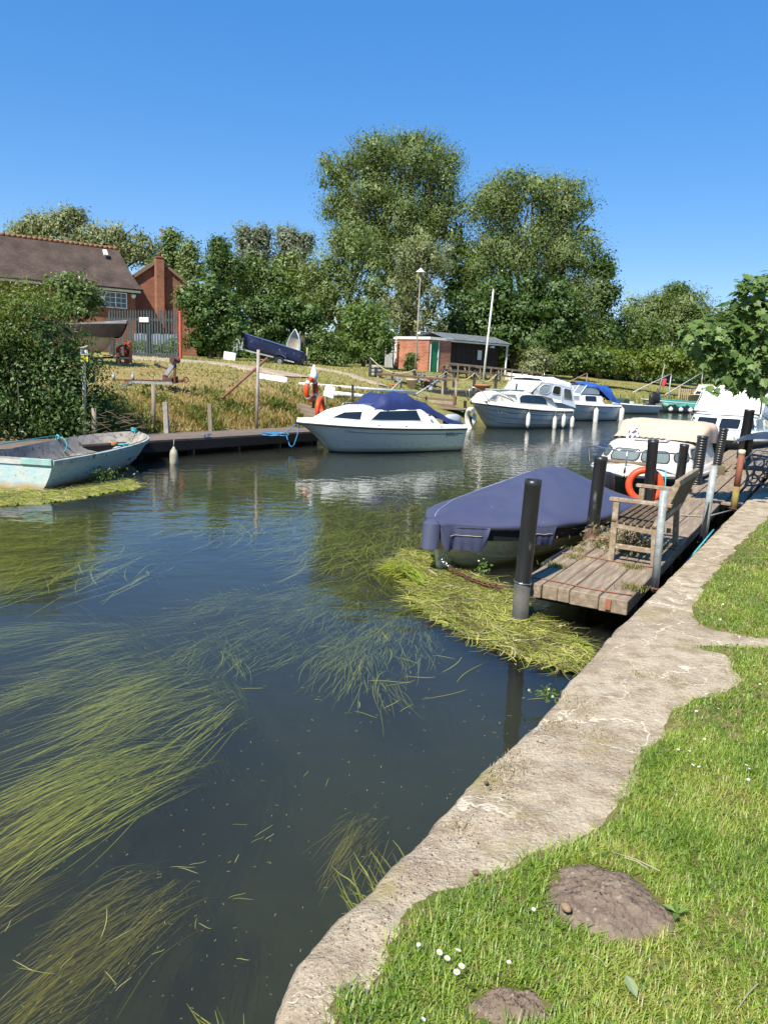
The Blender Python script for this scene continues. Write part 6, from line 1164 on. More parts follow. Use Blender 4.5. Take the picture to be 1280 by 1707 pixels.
# ------------------------------------------------------------------ boats
def place(t, c, heading): t.location = (c[0], c[1], 0); t.rotation_euler = (0, 0, math.atan2(heading[1], heading[0]))
def hullmat(name, top, bottom, zsplit, stain=(0.35, 0.33, 0.26), rough=0.35, soft=0.01, sscale=4, spos=(0.55, 0.75)):
    m = bpy.data.materials.new(name); m.use_nodes = True; t = m.node_tree; N = t.nodes; L = t.links; b = N['Principled BSDF']; b.inputs['Roughness'].default_value = rough; b.inputs['Specular IOR Level'].default_value = 0.45
    tc = N.new('ShaderNodeTexCoord'); sx = N.new('ShaderNodeSeparateXYZ'); L.new(tc.outputs['Object'], sx.inputs[0])
    mp = N.new('ShaderNodeMapping'); mp.inputs['Scale'].default_value = (1, 1, 2.5); L.new(tc.outputs['Object'], mp.inputs[0]); n = N.new('ShaderNodeTexNoise'); n.inputs['Scale'].default_value = sscale; n.inputs['Detail'].default_value = 6; L.new(mp.outputs[0], n.inputs[0])
    zn = N.new('ShaderNodeMath'); zn.operation = 'MULTIPLY_ADD'; zn.inputs[1].default_value = soft*2; L.new(n.outputs[0], zn.inputs[0]); L.new(sx.outputs[2], zn.inputs[2])
    mr = N.new('ShaderNodeMapRange'); mr.inputs[1].default_value = zsplit; mr.inputs[2].default_value = zsplit+soft; L.new(zn.outputs[0], mr.inputs[0])
    st = N.new('ShaderNodeMapRange'); st.inputs[1].default_value = spos[0]; st.inputs[2].default_value = spos[1]; L.new(n.outputs[0], st.inputs[0])
    lo = N.new('ShaderNodeMapRange'); lo.inputs[1].default_value = zsplit+0.55; lo.inputs[2].default_value = zsplit; L.new(sx.outputs[2], lo.inputs[0])
    sm = N.new('ShaderNodeMath'); sm.operation = 'MULTIPLY'; L.new(st.outputs[0], sm.inputs[0]); L.new(lo.outputs[0], sm.inputs[1])
    a = N.new('ShaderNodeMix'); a.data_type = 'RGBA'; L.new(sm.outputs[0], a.inputs[0]); a.inputs[6].default_value = (*top, 1); a.inputs[7].default_value = (*stain, 1)
    sb = N.new('ShaderNodeMapRange'); sb.inputs[1].default_value = zsplit+0.13; sb.inputs[2].default_value = zsplit+0.03; L.new(zn.outputs[0], sb.inputs[0]); sbm = N.new('ShaderNodeMath'); sbm.operation = 'MULTIPLY'; sbm.inputs[1].default_value = 0.65; L.new(sb.outputs[0], sbm.inputs[0])
    a2 = N.new('ShaderNodeMix'); a2.data_type = 'RGBA'; L.new(sbm.outputs[0], a2.inputs[0]); L.new(a.outputs[2], a2.inputs[6]); a2.inputs[7].default_value = (0.22, 0.20, 0.11, 1); a = a2
    c = N.new('ShaderNodeMix'); c.data_type = 'RGBA'; L.new(mr.outputs[0], c.inputs[0]); c.inputs[6].default_value = (*bottom, 1); L.new(a.outputs[2], c.inputs[7]); L.new(c.outputs[2], b.inputs['Base Color']); return m
def rpoly(u0, v0, u1, v1, r=0.2, n=4, ru=None):
    ru = ru if ru is not None else r; pts = []
    for cx, cy, a0 in ((u1-ru, v1-r, 0), (u0+ru, v1-r, PI/2), (u0+ru, v0+r, PI), (u1-ru, v0+r, 1.5*PI)):
        for k in range(n+1): a = a0+PI/2*k/n; pts.append((cx+ru*math.cos(a), cy+r*math.sin(a)))
    return pts
def on_quad(Q, uv, off=0.0):
    A, B, C, D = [Vector(q_) for q_ in Q]; nrm = (B-A).cross(D-A).normalized()
    return [(A*(1-u)*(1-v)+B*u*(1-v)+C*u*v+D*(1-u)*v)+nrm*off for u, v in uv], nrm
def window(parent, Q, uv, frame=M_black, glass=M_glass, fw=0.025, side=1, name='window'):
    """pane with a proud frame on the quad Q = (back bottom, front bottom, front top, back top); side flips the normal outwards"""
    P, nrm = on_quad(Q, uv); nrm = nrm*side; n = len(P); c = sum(P, Vector())/n
    out = [p+(p-c).normalized()*fw for p in P]; mb = MB(); rings = []
    for (pts, d) in ((out, 0.0), (out, 0.012), (P, 0.016), (P, 0.0)): rings.append([p+nrm*d for p in pts])
    mb.loft([r_+[r_[0]] for r_ in rings], smooth=False); fr = mb.build(name, frame, parent)
    mb = MB(); mb.prism([p+nrm*0.002 for p in P], nrm*0.006); mb.build('pane', glass, fr); return fr
def cabin(mb, secs, r=0.06, capf=True, capb=True):
    """secs: (xb, wb, zb, xt, wt, zt, crown)"""
    rings = []
    for (xb, wb, zb, xt, wt, zt, cr) in secs:
        A = Vector((xb, wb, zb)); T = Vector((xt, wt, zt)); e = A.lerp(T, 0.9); half = [A, e, Vector((xt, wt-r*0.4, zt-r*0.1)), Vector((xt, wt-r*1.6, zt+cr*0.25)), Vector((xt, wt*0.5, zt+cr*0.75)), Vector((xt, 0, zt+cr))]
        rings.append(half+[Vector((p.x, -p.y, p.z)) for p in half[-2::-1]])
    mb.loft(rings, smooth=False, cap0=capb, cap1=capf)
    return rings
def foredeck(mb, sheer, s0, s1, inset=0.03, dz=0.0, crown=0.05, n=16):
    mb.loft([[Vector((sheer(s)[0], y*max(sheer(s)[1]-inset, 0.004), sheer(s)[2]+dz+crown*(1-y*y)*min(1, sheer(s)[1]*1.5))) for y in np.linspace(-1, 1, 9)] for s in np.linspace(s0, s1, n)])
def canvas(name, hoops, m, parent, wr=0.012, seed=1, n=17, pw=3.0, sub=5, p_over=None):
    """fabric stretched over hoops: (x, half width, z at foot, z at top, lean)"""
    rings = []; H = []
    for a, b in zip(hoops[:-1], hoops[1:]):
        for k in range(sub): t = k/sub; H.append((tuple(np.array(a)*(1-t)+np.array(b)*t), t))
    H.append((tuple(hoops[-1]), 0.0))
    for (x, w_, z0, z1, ln), t in H:
        ring = []; sag = 0.03*math.sin(PI*t)
        for i in range(n):
            a = PI*i/(n-1); c_, s_q = math.cos(a), math.sin(a); y = w_*math.copysign(abs(c_)**(2/pw), c_); z = abs(s_q)**(2/pw); zz_ = z0+(z1-z0)*z - sag*z
            wob = wr*(math.sin(9*x+5*i*0.4+seed)+math.sin(23*x-4*i*0.5+seed*2)*0.5)*s_q
            ring.append(Vector((x+ln*z, y*(1-0.03*math.sin(PI*t)), zz_+wob)))
        rings.append(ring)
    mb = MB(); mb.loft(rings); return mb.build(name, m, parent)
def outboard(parent, x, y, z, m_cowl, s=1.0, heading=1):
    mb = MB(); mb.loft([[Vector((x-0.18*s+0.30*s*cx*w_, y+0.13*s*cy*w_, z+zz_*s)) for cx, cy in [(math.cos(t), math.sin(t)) for t in np.linspace(0, 2*PI, 13)[:-1]]] for zz_, w_ in ((0.0, 0.75), (0.04, 0.95), (0.22, 1.0), (0.34, 0.86), (0.38, 0.5))], closed=True, cap0=True, cap1=True)
    ob = mb.build('outboard_motor', m_cowl, parent)
    mb = MB(); mb.box((x-0.17*s, y, z-0.28*s), (0.12*s, 0.08*s, 0.6*s)); mb.box((x-0.03*s, y, z-0.05*s), (0.2*s, 0.16*s, 0.12*s)); mb.build('leg', M_black, ob); return ob
def pipe(parent, pts, r, m, name): mb = MB(); mb.tube(pts, r, 7); return mb.build(name, m, parent)
def arc3(a, b, h, n=10, up=(0, 0, 1)):
    a = Vector(a); b = Vector(b); up = Vector(up); return [a.lerp(b, t)+up*(h*4*t*(1-t))**1.0 for t in np.linspace(0, 1, n)]

# --- day cruiser with the navy hood
M_navy = mat('navy_canvas', (0.018, 0.028, 0.105), (0.025, 0.038, 0.13), 5, 0.6, spec=0.35)
sb_ = thing('day_cruiser', 'white day cruiser with a navy blue hood moored at the end of the left landing', 'boat'); hd1 = np.array([-0.80, -0.60]); place(sb_, (-0.30, 20.35), hd1)
L1 = 4.85; rings, sh1 = hullpts(L1, 1.95, 0.60, 0.14, 0.18, 0.90, 0.85, e0=0.16, e1=0.75, pw=2.5, n=26, hs=(0, 0.04, 0.10, 0.2, 0.32, 0.36, 0.55, 0.75, 1.0))
HM1 = hullmat('white_hull_blue_bottom', (0.70, 0.71, 0.69), (0.015, 0.03, 0.13), 0.035, stain=(0.40, 0.41, 0.35), sscale=7)
mb = MB(); mb.loft(rings, cap0=True); hu1 = mb.build('hull', HM1, sb_)
mb = MB(); rails_along(sh1, mb, 0.028, 0.0, 0.006); mb.build('rubbing_strake', M_black, sb_)
mb = MB(); rails_along(lambda s: (sh1(s)[0]-0.02, sh1(s)[1]*0.985, sh1(s)[2]-0.12), mb, 0.009, 0, 0.004, 0.03, 0.80); mb.build('pinstripe', mat('dark_blue_stripe', (0.02, 0.035, 0.09), None, 4, 0.4), sb_)
mb = MB()   # moulded gunwale rising inwards to the cabin
for sg_ in (1, -1):
    mb.loft([[Vector((sh1(s)[0], sg_*(sh1(s)[1]+0.01), sh1(s)[2]+0.02)), Vector((sh1(s)[0]-0.02*s, sg_*sh1(s)[1]*0.97, sh1(s)[2]+0.11)), Vector((sh1(s)[0]-0.03*s, sg_*max(sh1(s)[1]*0.97-0.16, 0.0), sh1(s)[2]+0.13))] for s in np.linspace(0, 1.0, 26)])
mb.build('gunwale', M_white, sb_)
mb = MB(); foredeck(mb, sh1, 0.60, 0.995, 0.14, 0.125, 0.05); mb.build('foredeck', M_white, sb_)
x0 = -L1/2
def q1(x): s = (x+L1/2)/L1; return sh1(s)[1]*0.97-0.15
secs = [(x0+0.85, q1(x0+0.85), 0.72, x0+1.25, 0.62, 1.13, 0.02), (x0+1.5, q1(x0+1.5), 0.72, x0+1.5, 0.64, 1.16, 0.05), (x0+3.3, q1(x0+3.3)-0.02, 0.76, x0+3.15, 0.58, 1.13, 0.06), (x0+4.25, 0.30, 0.82, x0+3.75, 0.34, 1.05, 0.05)]
mb = MB(); cabin(mb, secs); mb.build('cabin', M_white, sb_)
def side_quad(a, b, sg_): return (Vector((a[0], sg_*a[1], a[2])), Vector((b[0], sg_*b[1], b[2])), Vector((b[3], sg_*b[4], b[5])), Vector((a[3], sg_*a[4], a[5])))
for sg_ in (1, -1):
    Q = side_quad(secs[1], secs[2], sg_); window(sb_, Q, [(0.02, 0.24), (0.90, 0.24), (0.76, 0.80), (0.08, 0.84)], M_white, M_glass, 0.05, -sg_)
    Q = side_quad(secs[2], secs[3], sg_); window(sb_, Q, [(0.12, 0.22), (0.92, 0.30), (0.80, 0.82), (0.16, 0.80)], M_white, M_glass, 0.04, -sg_)
canvas('hood', [(x0+2.95, 0.60, 1.10, 1.13, 0.0), (x0+2.55, 0.64, 1.06, 1.50, 0.0), (x0+1.75, 0.66, 1.04, 1.53, 0.0), (x0+1.15, 0.70, 1.00, 1.30, 0.0), (x0+0.65, 0.80, 0.76, 1.02, 0.0), (x0+0.08, 0.82, 0.72, 0.80, 0.0)], M_navy, sb_, 0.014, 2, pw=2.8)
for sg_ in (1, -1): pipe(sb_, [(x0+1.6, sg_*0.45, 1.19), (x0+1.9, sg_*0.46, 1.24), (x0+3.2, sg_*0.38, 1.23), (x0+3.3, sg_*0.36, 1.16)], 0.013, M_steel, 'grab_rail')
for sg_ in (1, -1):
    for s in (0.2, 0.45, 0.62): x, b, z = sh1(s); mb = MB(); mb.box((x, sg_*(b-0.02), z+0.075), (0.07, 0.035, 0.02)); mb.build('fairlead', M_steel, sb_)
    mb = MB(); mb.lathe([(0.0, -0.015), (0.035, -0.01), (0.035, 0.02), (0.0, 0.03)], (x0+1.28, sg_*0.79, 0.98), 10, axis=(0.1, sg_, 0.4)); mb.build('hood_clip', M_ironblack, sb_)
outboard(sb_, x0-0.02, 0.0, 0.52, mat('grey_cowl', (0.42, 0.45, 0.48), (0.34, 0.37, 0.40), 3, 0.3), 1.1)
px_, b_, z_ = sh1(0.10); text('Jubilant', 0.15, hu1, (px_+0.08, b_+0.008, 0.47), (PI/2-0.10, 0, PI), M_ink, 'boat_name', 0.25); 
px_, b_, z_ = sh1(0.80); text('P 1642', 0.08, hu1, (px_-0.17, b_+0.012, 0.60), (PI/2-0.3, 0, PI-0.28), M_ink, 'lettering', 0.1)

# --- cruiser with white hood
c2_ = thing('cabin_cruiser', 'grey white clinker style cabin cruiser with a white hood and six fenders', 'boat'); hd2 = np.array([-0.75, -0.66]); place(c2_, (5.10, 31.3), hd2)
L2 = 5.25; rings, sh2 = hullpts(L2, 2.15, 0.66, 0.30, 0.25, 0.90, 0.95, e0=0.20, e1=0.72, pw=2.6, n=26, hs=(0, 0.05, 0.12, 0.25, 0.40, 0.42, 0.58, 0.60, 0.78, 0.80, 1.0))
for r_ in rings:      # lapped strakes
    m_ = len(r_)//2
    for k in (2, 4, 6):
        for idx_ in (m_-k-0, m_+k): pass
HM2 = hullmat('grey_white_hull', (0.58, 0.60, 0.59), (0.10, 0.17, 0.19), 0.06, stain=(0.42, 0.42, 0.37), sscale=5)
mb = MB(); mb.loft(rings, cap0=True); hu2 = mb.build('hull', HM2, c2_)
mb = MB(); rails_along(sh2, mb, 0.032, 0.0, 0.008); mb.build('rubbing_strake', M_black, c2_)
M_seam = mat('dark_seam', (0.10, 0.11, 0.12), None, 4, 0.5)
for k, h in enumerate((0.42, 0.62, 0.82)):
    mb = MB()
    for sg_ in (1, -1):
        pts = []
        for s in np.linspace(0.0, 0.93, 30):
            x, b, zs = sh2(s); zk = -0.25+(zs*0.55+0.25)*max(0, (s-0.72)/0.28)**3; e = 0.20+0.52*s*s; pts.append((x-0.95*(1-h)*s**4, sg_*(b*h**e+0.004), zk+(zs-zk)*h))
        mb.tube(pts, 0.010, 5)
    mb.build('plank_seam', M_seam, c2_)
mb = MB()
for sg_ in (1, -1): mb.loft([[Vector((sh2(s)[0], sg_*(sh2(s)[1]+0.01), sh2(s)[2]+0.02)), Vector((sh2(s)[0]-0.02*s, sg_*sh2(s)[1]*0.98, sh2(s)[2]+0.12)), Vector((sh2(s)[0]-0.03*s, sg_*max(sh2(s)[1]*0.98-0.22, 0.0), sh2(s)[2]+0.14))] for s in np.linspace(0, 1.0, 26)])
mb.build('gunwale', M_cream, c2_)
mb = MB(); foredeck(mb, sh2, 0.55, 0.995, 0.20, 0.13, 0.06); mb.build('foredeck', M_cream, c2_)
y0 = -L2/2-0.22
def q2_(x): s = (x+L2/2)/L2; return max(sh2(s)[1]*0.98-0.20, 0.15)
secs = [(y0+1.10, q2_(y0+1.1), 0.80, y0+1.45, 0.70, 1.22, 0.03), (y0+1.8, q2_(y0+1.8), 0.82, y0+1.8, 0.72, 1.36, 0.06), (y0+3.6, q2_(y0+3.6), 0.90, y0+3.55, 0.70, 1.40, 0.06), (y0+4.55, q2_(y0+4.55), 0.98, y0+4.40, 0.52, 1.38, 0.05), (y0+5.10, 0.40, 1.04, y0+4.75, 0.36, 1.34, 0.04)]
mb = MB(); cabin(mb, secs); mb.build('cabin', M_cream, c2_)
for sg_ in (1, -1):
    Q = side_quad(secs[1], secs[2], sg_); window(c2_, Q, [(0.02, 0.22), (0.96, 0.24), (0.98, 0.62), (0.90, 0.80), (0.72, 0.86), (0.40, 0.86), (0.20, 0.78), (0.07, 0.58)], M_cream, M_glass, 0.03, -sg_)
    Q = side_quad(secs[2], secs[3], sg_); window(c2_, Q, [(0.16, 0.30), (0.82, 0.30), (0.90, 0.50), (0.70, 0.84), (0.22, 0.84), (0.10, 0.55)], M_cream, M_paleglass, 0.03, -sg_)
    Q = side_quad(secs[3], secs[4], sg_); window(c2_, Q, [(0.18, 0.28), (0.86, 0.28), (0.72, 0.82), (0.20, 0.82)], M_cream, M_paleglass, 0.03, -sg_)
M_hatch = mat('pale_blue_hatch', (0.28, 0.36, 0.38), (0.22, 0.29, 0.31), 4, 0.4)
mb = MB(); mb.box((y0+4.0, 0, 1.475), (0.62, 0.75, 0.045)); mb.box((y0+2.95, 0, 1.485), (0.9, 0.7, 0.03)); mb.build('hatch', M_hatch, c2_, bevel=0.01)
M_whcan = mat('white_canvas', (0.80, 0.81, 0.82), (0.72, 0.73, 0.74), 4, 0.6)
M_clear = mat('clear_vinyl', (0.42, 0.46, 0.46), (0.55, 0.58, 0.57), 2.5, 0.12, spec=0.7)
canvas('hood', [(y0+2.25, 0.80, 1.80, 1.98, 0.0), (y0+2.15, 0.86, 1.72, 2.06, 0.0), (y0+1.2, 0.92, 1.66, 2.05, 0.0), (y0+0.45, 0.92, 1.60, 1.92, 0.0), (y0+0.30, 0.92, 1.55, 1.78, 0.0)], M_whcan, c2_, 0.012, 4, pw=3.4)
fr_ = [(y0+2.95, 1.42), (y0+2.25, 1.86)]
mb = MB(); mb.loft([[Vector((y0+2.85-0.62*t, yy*(0.74+0.06*t), 1.42+0.46*t)) for yy in np.linspace(-1, 1, 9)] for t in np.linspace(0, 1, 4)]); mb.build('windscreen', M_clear, c2_)
for sg_ in (1, -1):
    Q = (Vector((y0+1.1, sg_*0.93, 1.10)), Vector((y0+2.75, sg_*0.78, 1.38)), Vector((y0+2.3, sg_*0.86, 1.84)), Vector((y0+1.15, sg_*0.94, 1.74)))
    P, nrm = on_quad(Q, [(0, 0), (1, 0), (1, 1), (0, 1)]); mb = MB(); mb.prism(P, nrm*0.01); sc = mb.build('side_screen', M_whcan, c2_)
    window(sc, Q, rpoly(0.50, 0.18, 0.93, 0.85, 0.3, ru=0.15), M_whcan, M_clear, 0.02, -sg_, 'screen_window'); window(sc, Q, rpoly(0.06, 0.35, 0.40, 0.88, 0.1), M_whcan, M_glass, 0.02, -sg_, 'screen_window')
    Q = (Vector((y0+0.15, sg_*1.0, 0.82)), Vector((y0+1.1, sg_*0.95, 1.02)), Vector((y0+1.15, sg_*0.945, 1.72)), Vector((y0+0.42, sg_*0.925, 1.64)))
    P, nrm = on_quad(Q, [(0, 0), (1, 0), (1, 1), (0, 1)]); mb = MB(); mb.prism(P, nrm*0.01); sc = mb.build('side_screen', M_whcan, c2_)
    window(sc, Q, rpoly(0.18, 0.35, 0.85, 0.88, 0.1), M_whcan, M_glass, 0.02, -sg_, 'screen_window')
pipe(c2_, [(y0+5.05, 0.55, 1.02), (y0+5.35, 0.45, 1.40), (y0+5.60, 0.2, 1.55), (y0+5.66, 0, 1.56), (y0+5.60, -0.2, 1.55), (y0+5.35, -0.45, 1.40), (y0+5.05, -0.55, 1.02)], 0.016, M_steel, 'bow_rail'); pipe(c2_, [(y0+5.60, 0, 1.05), (y0+5.62, 0, 1.54)], 0.014, M_steel, 'stanchion')
for sg_ in (1, -1): pipe(c2_, [(y0+3.7, sg_*0.72, 0.98), (y0+4.2, sg_*0.65, 1.30), (y0+4.8, sg_*0.45, 1.48)], 0.012, M_ironblack, 'grab_rail')
pipe(c2_, [(y0+3.15, 0.2, 1.45), (y0+3.12, 0.2, 1.75)], 0.02, M_black, 'vent_post'); pipe(c2_, [(y0+3.05, 0.15, 1.45), (y0+3.02, 0.15, 1.72)], 0.02, M_black, 'vent_post'); pipe(c2_, [(y0+0.5, -0.5, 1.85), (y0+0.5, -0.5, 2.25)], 0.012, M_steel, 'aerial')
mb = MB(); mb.torus((L2/2-0.10, 0.02, 0.28), 0.42, 0.10, (-0.85, 0.35, 0.12), 22, 10, PI*1.02, PI*1.98, 1.1); bf_ = mb.build('bow_fender', M_fender, c2_)
px_, b_, z_ = sh2(0.80); text('Candy Floss', 0.20, hu2, (px_-0.25, b_+0.01, 0.66), (PI/2-0.28, 0, PI-0.30), mat('faded_lettering', (0.12, 0.12, 0.12), None, 4, 0.6), 'boat_name', 0.25)
def hang(bt, L_, sh, s, side, label, group, z, Lf=0.44, r=0.075):
    x, b, zs = sh(s); p = Vector(bt.location)+Matrix.Rotation(bt.rotation_euler.z, 3, 'Z') @ Vector((x, side*(b+r*0.9), z)); f_ = fender(label, p, Lf, r, max(0.05, zs+0.05-z-Lf/2), group=group); f_.rotation_euler = (0, 0, bt.rotation_euler.z); return f_
GF = 'white fenders hung on the white hooded cruiser'
hang(c2_, L2, sh2, 0.60, 1, 'fender hanging under the boat name of the white hooded cruiser', GF, 0.36, 0.55, 0.085)
hang(c2_, L2, sh2, 0.28, 1, 'longest fender, amidships under the rear cabin edge of the white hooded cruiser', GF, 0.22, 0.55, 0.085)
hang(c2_, L2, sh2, 0.16, 1, 'second fender from the stern of the white hooded cruiser', GF, 0.30, 0.52, 0.085)
hang(c2_, L2, sh2, 0.035, 1, 'fender at the very stern corner of the white hooded cruiser', GF, 0.22, 0.5, 0.085)
fender('white fender hanging inside the bow loop of the white hooded cruiser', Vector(c2_.location)+Matrix.Rotation(c2_.rotation_euler.z, 3, 'Z') @ Vector((L2/2-0.28, -0.05, 0.34)), 0.45, 0.08, 0.4, group=GF)
fender('white fender with a blue tie standing upright at the landing stage', (*aty(697, 692, 31.5)[:2], aty(697, 696, 31.5)[2]), 0.5, 0.16, 0.7, group=None)

# --- cruiser with blue hood behind it
c3_ = thing('cabin_cruiser', 'white cabin cruiser with a bright blue hood, moored behind the white hooded one', 'boat'); place(c3_, (9.0, 38.2), (-0.80, -0.60)); L3 = 5.3
rings, sh3 = hullpts(L3, 2.1, 0.68, 0.22, 0.2, 0.9, 0.9, e0=0.18, e1=0.75, pw=2.5, n=22); HM3 = hullmat('white_hull', (0.62, 0.64, 0.64), (0.05, 0.06, 0.08), 0.03, sscale=5)
mb = MB(); mb.loft(rings, cap0=True); hu3 = mb.build('hull', HM3, c3_); mb = MB(); rails_along(sh3, mb, 0.028, 0.0, 0.006); mb.build('rubbing_strake', M_seam, c3_)
mb = MB(); rails_along(lambda s: (sh3(s)[0], sh3(s)[1]*0.975, sh3(s)[2]-0.30), mb, 0.016, 0, 0.008, 0.22, 0.60); mb.build('side_stripe', M_ironblack, c3_)
mb = MB()
for sg_ in (1, -1): mb.loft([[Vector((sh3(s)[0], sg_*(sh3(s)[1]+0.01), sh3(s)[2]+0.02)), Vector((sh3(s)[0]-0.02*s, sg_*sh3(s)[1]*0.97, sh3(s)[2]+0.10)), Vector((sh3(s)[0]-0.03*s, sg_*max(sh3(s)[1]*0.97-0.18, 0.0), sh3(s)[2]+0.12))] for s in np.linspace(0, 1.0, 22)])
foredeck(mb, sh3, 0.5, 0.995, 0.16, 0.11, 0.05); mb.build('deck', M_white, c3_)
w0 = -L3/2
def q3(x): s = (x+L3/2)/L3; return max(sh3(s)[1]*0.97-0.16, 0.15)
secs = [(w0+1.2, q3(w0+1.2), 0.80, w0+1.35, 0.72, 1.20, 0.03), (w0+1.7, q3(w0+1.7), 0.80, w0+1.7, 0.72, 1.26, 0.05), (w0+3.1, q3(w0+3.1), 0.85, w0+3.0, 0.70, 1.28, 0.05), (w0+4.0, q3(w0+4.0), 0.90, w0+3.7, 0.52, 1.25, 0.05), (w0+4.5, 0.35, 0.92, w0+4.1, 0.34, 1.2, 0.04)]
mb = MB(); cabin(mb, secs); mb.build('cabin', M_white, c3_)
for sg_ in (1, -1):
    window(c3_, side_quad(secs[1], secs[2], sg_), rpoly(0.10, 0.25, 0.72, 0.82, 0.08), M_white, M_glass, 0.03, -sg_); window(c3_, side_quad(secs[2], secs[3], sg_), [(0.02, 0.25), (0.95, 0.3), (0.85, 0.8), (0.04, 0.8)], M_white, M_paleglass, 0.03, -sg_); window(c3_, side_quad(secs[3], secs[4], sg_), [(0.1, 0.25), (0.9, 0.3), (0.75, 0.8), (0.12, 0.8)], M_white, M_paleglass, 0.03, -sg_)
M_rblue = mat('royal_blue_canvas', (0.02, 0.075, 0.32), (0.03, 0.10, 0.38), 5, 0.6)
mb = MB(); mb.loft([[Vector((w0+2.95-0.4*t, yy*(0.72-0.02*t), 1.29+0.40*t)) for yy in np.linspace(-1, 1, 9)] for t in (0, 0.5, 1.0)]); wsn = mb.build('windscreen', M_paleglass, c3_)
for yy in (-0.72, -0.25, 0.25, 0.72): pipe(wsn, [(w0+2.97, yy, 1.29), (w0+2.56, yy*0.98, 1.70)], 0.025, M_white, 'screen_pillar')
for sg_ in (1, -1):
    Q = (Vector((w0+1.6, sg_*0.76, 1.27)), Vector((w0+2.9, sg_*0.73, 1.29)), Vector((w0+2.5, sg_*0.71, 1.69)), Vector((w0+1.7, sg_*0.74, 1.70))); P, nrm = on_quad(Q, [(0, 0), (1, 0), (1, 1), (0, 1)]); mb = MB(); mb.prism(P, nrm*0.01); mb.build('side_screen', M_paleglass, c3_)
canvas('hood', [(w0+2.6, 0.74, 1.62, 1.74, 0.0), (w0+1.8, 0.80, 1.58, 1.84, 0.0), (w0+1.5, 0.84, 1.40, 1.80, 0.0), (w0+0.7, 0.92, 0.90, 1.72, 0.0), (w0+0.12, 0.94, 0.84, 0.98, 0.0)], M_rblue, c3_, 0.02, 6, pw=2.8)
mb = MB(); mb.torus((w0+1.25, 0.80, 1.02), 0.10, 0.025, (0, 1, 0.3), 16, 6); mb.build('brass_porthole', mat('brass', (0.45, 0.32, 0.12), None, 4, 0.4, metal=0.6), c3_)
mb = MB(); mb.torus((w0+3.2, 0.0, 1.38), 0.11, 0.05, (0.8, 0.3, 0.4), 14, 6); mb.build('coiled_rope', mat('dirty_yellow_rope', (0.30, 0.26, 0.13), None, 9, 0.8), c3_)
GF3 = 'white fenders hung on the blue hooded cruiser'
hang(c3_, L3, sh3, 0.42, 1, 'big white fender under the side window of the blue hooded cruiser', GF3, 0.26, 0.75, 0.12); hang(c3_, L3, sh3, 0.02, 1, 'big white fender at the stern of the blue hooded cruiser', GF3, 0.28, 0.75, 0.12)

# --- small boats beyond
s1_ = thing('dinghy', 'small white dinghy with a black outboard motor tilted over its stern', 'boat'); place(s1_, (14.9, 47.6), (-0.80, -0.55)); L_ = 3.7; rings, sh = hullpts(L_, 1.5, 0.48, 0.12, 0.1, 0.92, 0.5, e0=0.2, e1=0.7)
mb = MB(); mb.loft(rings, cap0=True); mb.build('hull', HM3, s1_); mb = MB(); rails_along(sh, mb, 0.035); mb.build('gunwale', M_white, s1_)
mb = MB(); mb.loft([[Vector((p.x*0.96, p.y*0.93, p.z+0.05)) for p in r_] for r_ in rings]); foredeck(mb, sh, 0.72, 0.99, 0.03, 0.02); mb.build('lining', M_white, s1_)
for x in (-0.9, 0.2): mb = MB(); mb.box((x, 0, 0.42), (0.34, 1.28, 0.06)); mb.build('thwart', M_white, s1_, bevel=0.01)
mb = MB(); mb.box((0.55, 0.0, 0.55), (0.45, 0.7, 0.32)); mb.build('console', M_white, s1_, bevel=0.03); mb = MB(); mb.box((1.0, 0, 0.72), (0.6, 0.7, 0.34)); mb.build('seat_cover', mat('dark_green_cover', (0.035, 0.06, 0.055), None, 4, 0.6), s1_, bevel=0.06)
outboard(s1_, -L_/2+0.1, 0, 0.62, M_black, 1.7)
s2_ = thing('tarpaulin_boat', 'grey open boat half covered by a green tarpaulin', 'boat'); place(s2_, (19.0, 52.2), (-0.95, 0.1)); L_ = 4.2; rings, sh = hullpts(L_, 1.6, 0.62, 0.14, 0.1, 0.85, 0.4, e0=0.25, e1=0.8); M_gh = hullmat('grey_hull', (0.34, 0.36, 0.36), (0.10, 0.11, 0.10), 0.05)
mb = MB(); mb.loft(rings, cap0=True); mb.build('hull', M_gh, s2_); mb = MB(); rails_along(sh, mb, 0.035); mb.build('gunwale', M_palegr, s2_)
M_tarp = mat('green_tarpaulin', (0.04, 0.24, 0.19), (0.03, 0.18, 0.15), 4, 0.45)
tr_r = []
for s in np.linspace(0.0, 0.72, 20):
    x, b, z = sh(s); d_ = 0.22+0.08*math.sin(s*31)+0.05*math.sin(s*67+1); ring = []
    for yy in np.linspace(-1, 1, 13): ring.append(Vector((x-0.08, yy*b*1.0, z+0.14*(1-yy*yy)+0.02*math.sin(yy*9+s*20))))
    tr_r.append([Vector((x-0.08, -(b+0.05+0.03*math.sin(s*50)), z-d_))]+ring+[Vector((x-0.08, b+0.05+0.03*math.sin(s*50+1), z-d_))])
mb = MB(); mb.loft(tr_r); mb.build('tarpaulin', M_tarp, s2_)
mb = MB(); foredeck(mb, sh, 0.70, 0.99, 0.03, 0.02); mb.build('foredeck', M_palegr, s2_)
for k, px in enumerate((1117, 1134, 1150, 1164)):
    p = aty(px, 686, 51.0); fender(('round white fender nearest the bow of the green tarpaulin boat', 'round white fender, second from the bow of the green tarpaulin boat', 'round white fender, third from the bow of the green tarpaulin boat', 'round white fender at the stern of the green tarpaulin boat')[k], (p[0], p[1], 0.20), 0.4, 0.15, 0.35, group='round fenders on the green tarpaulin boat', ball=True)
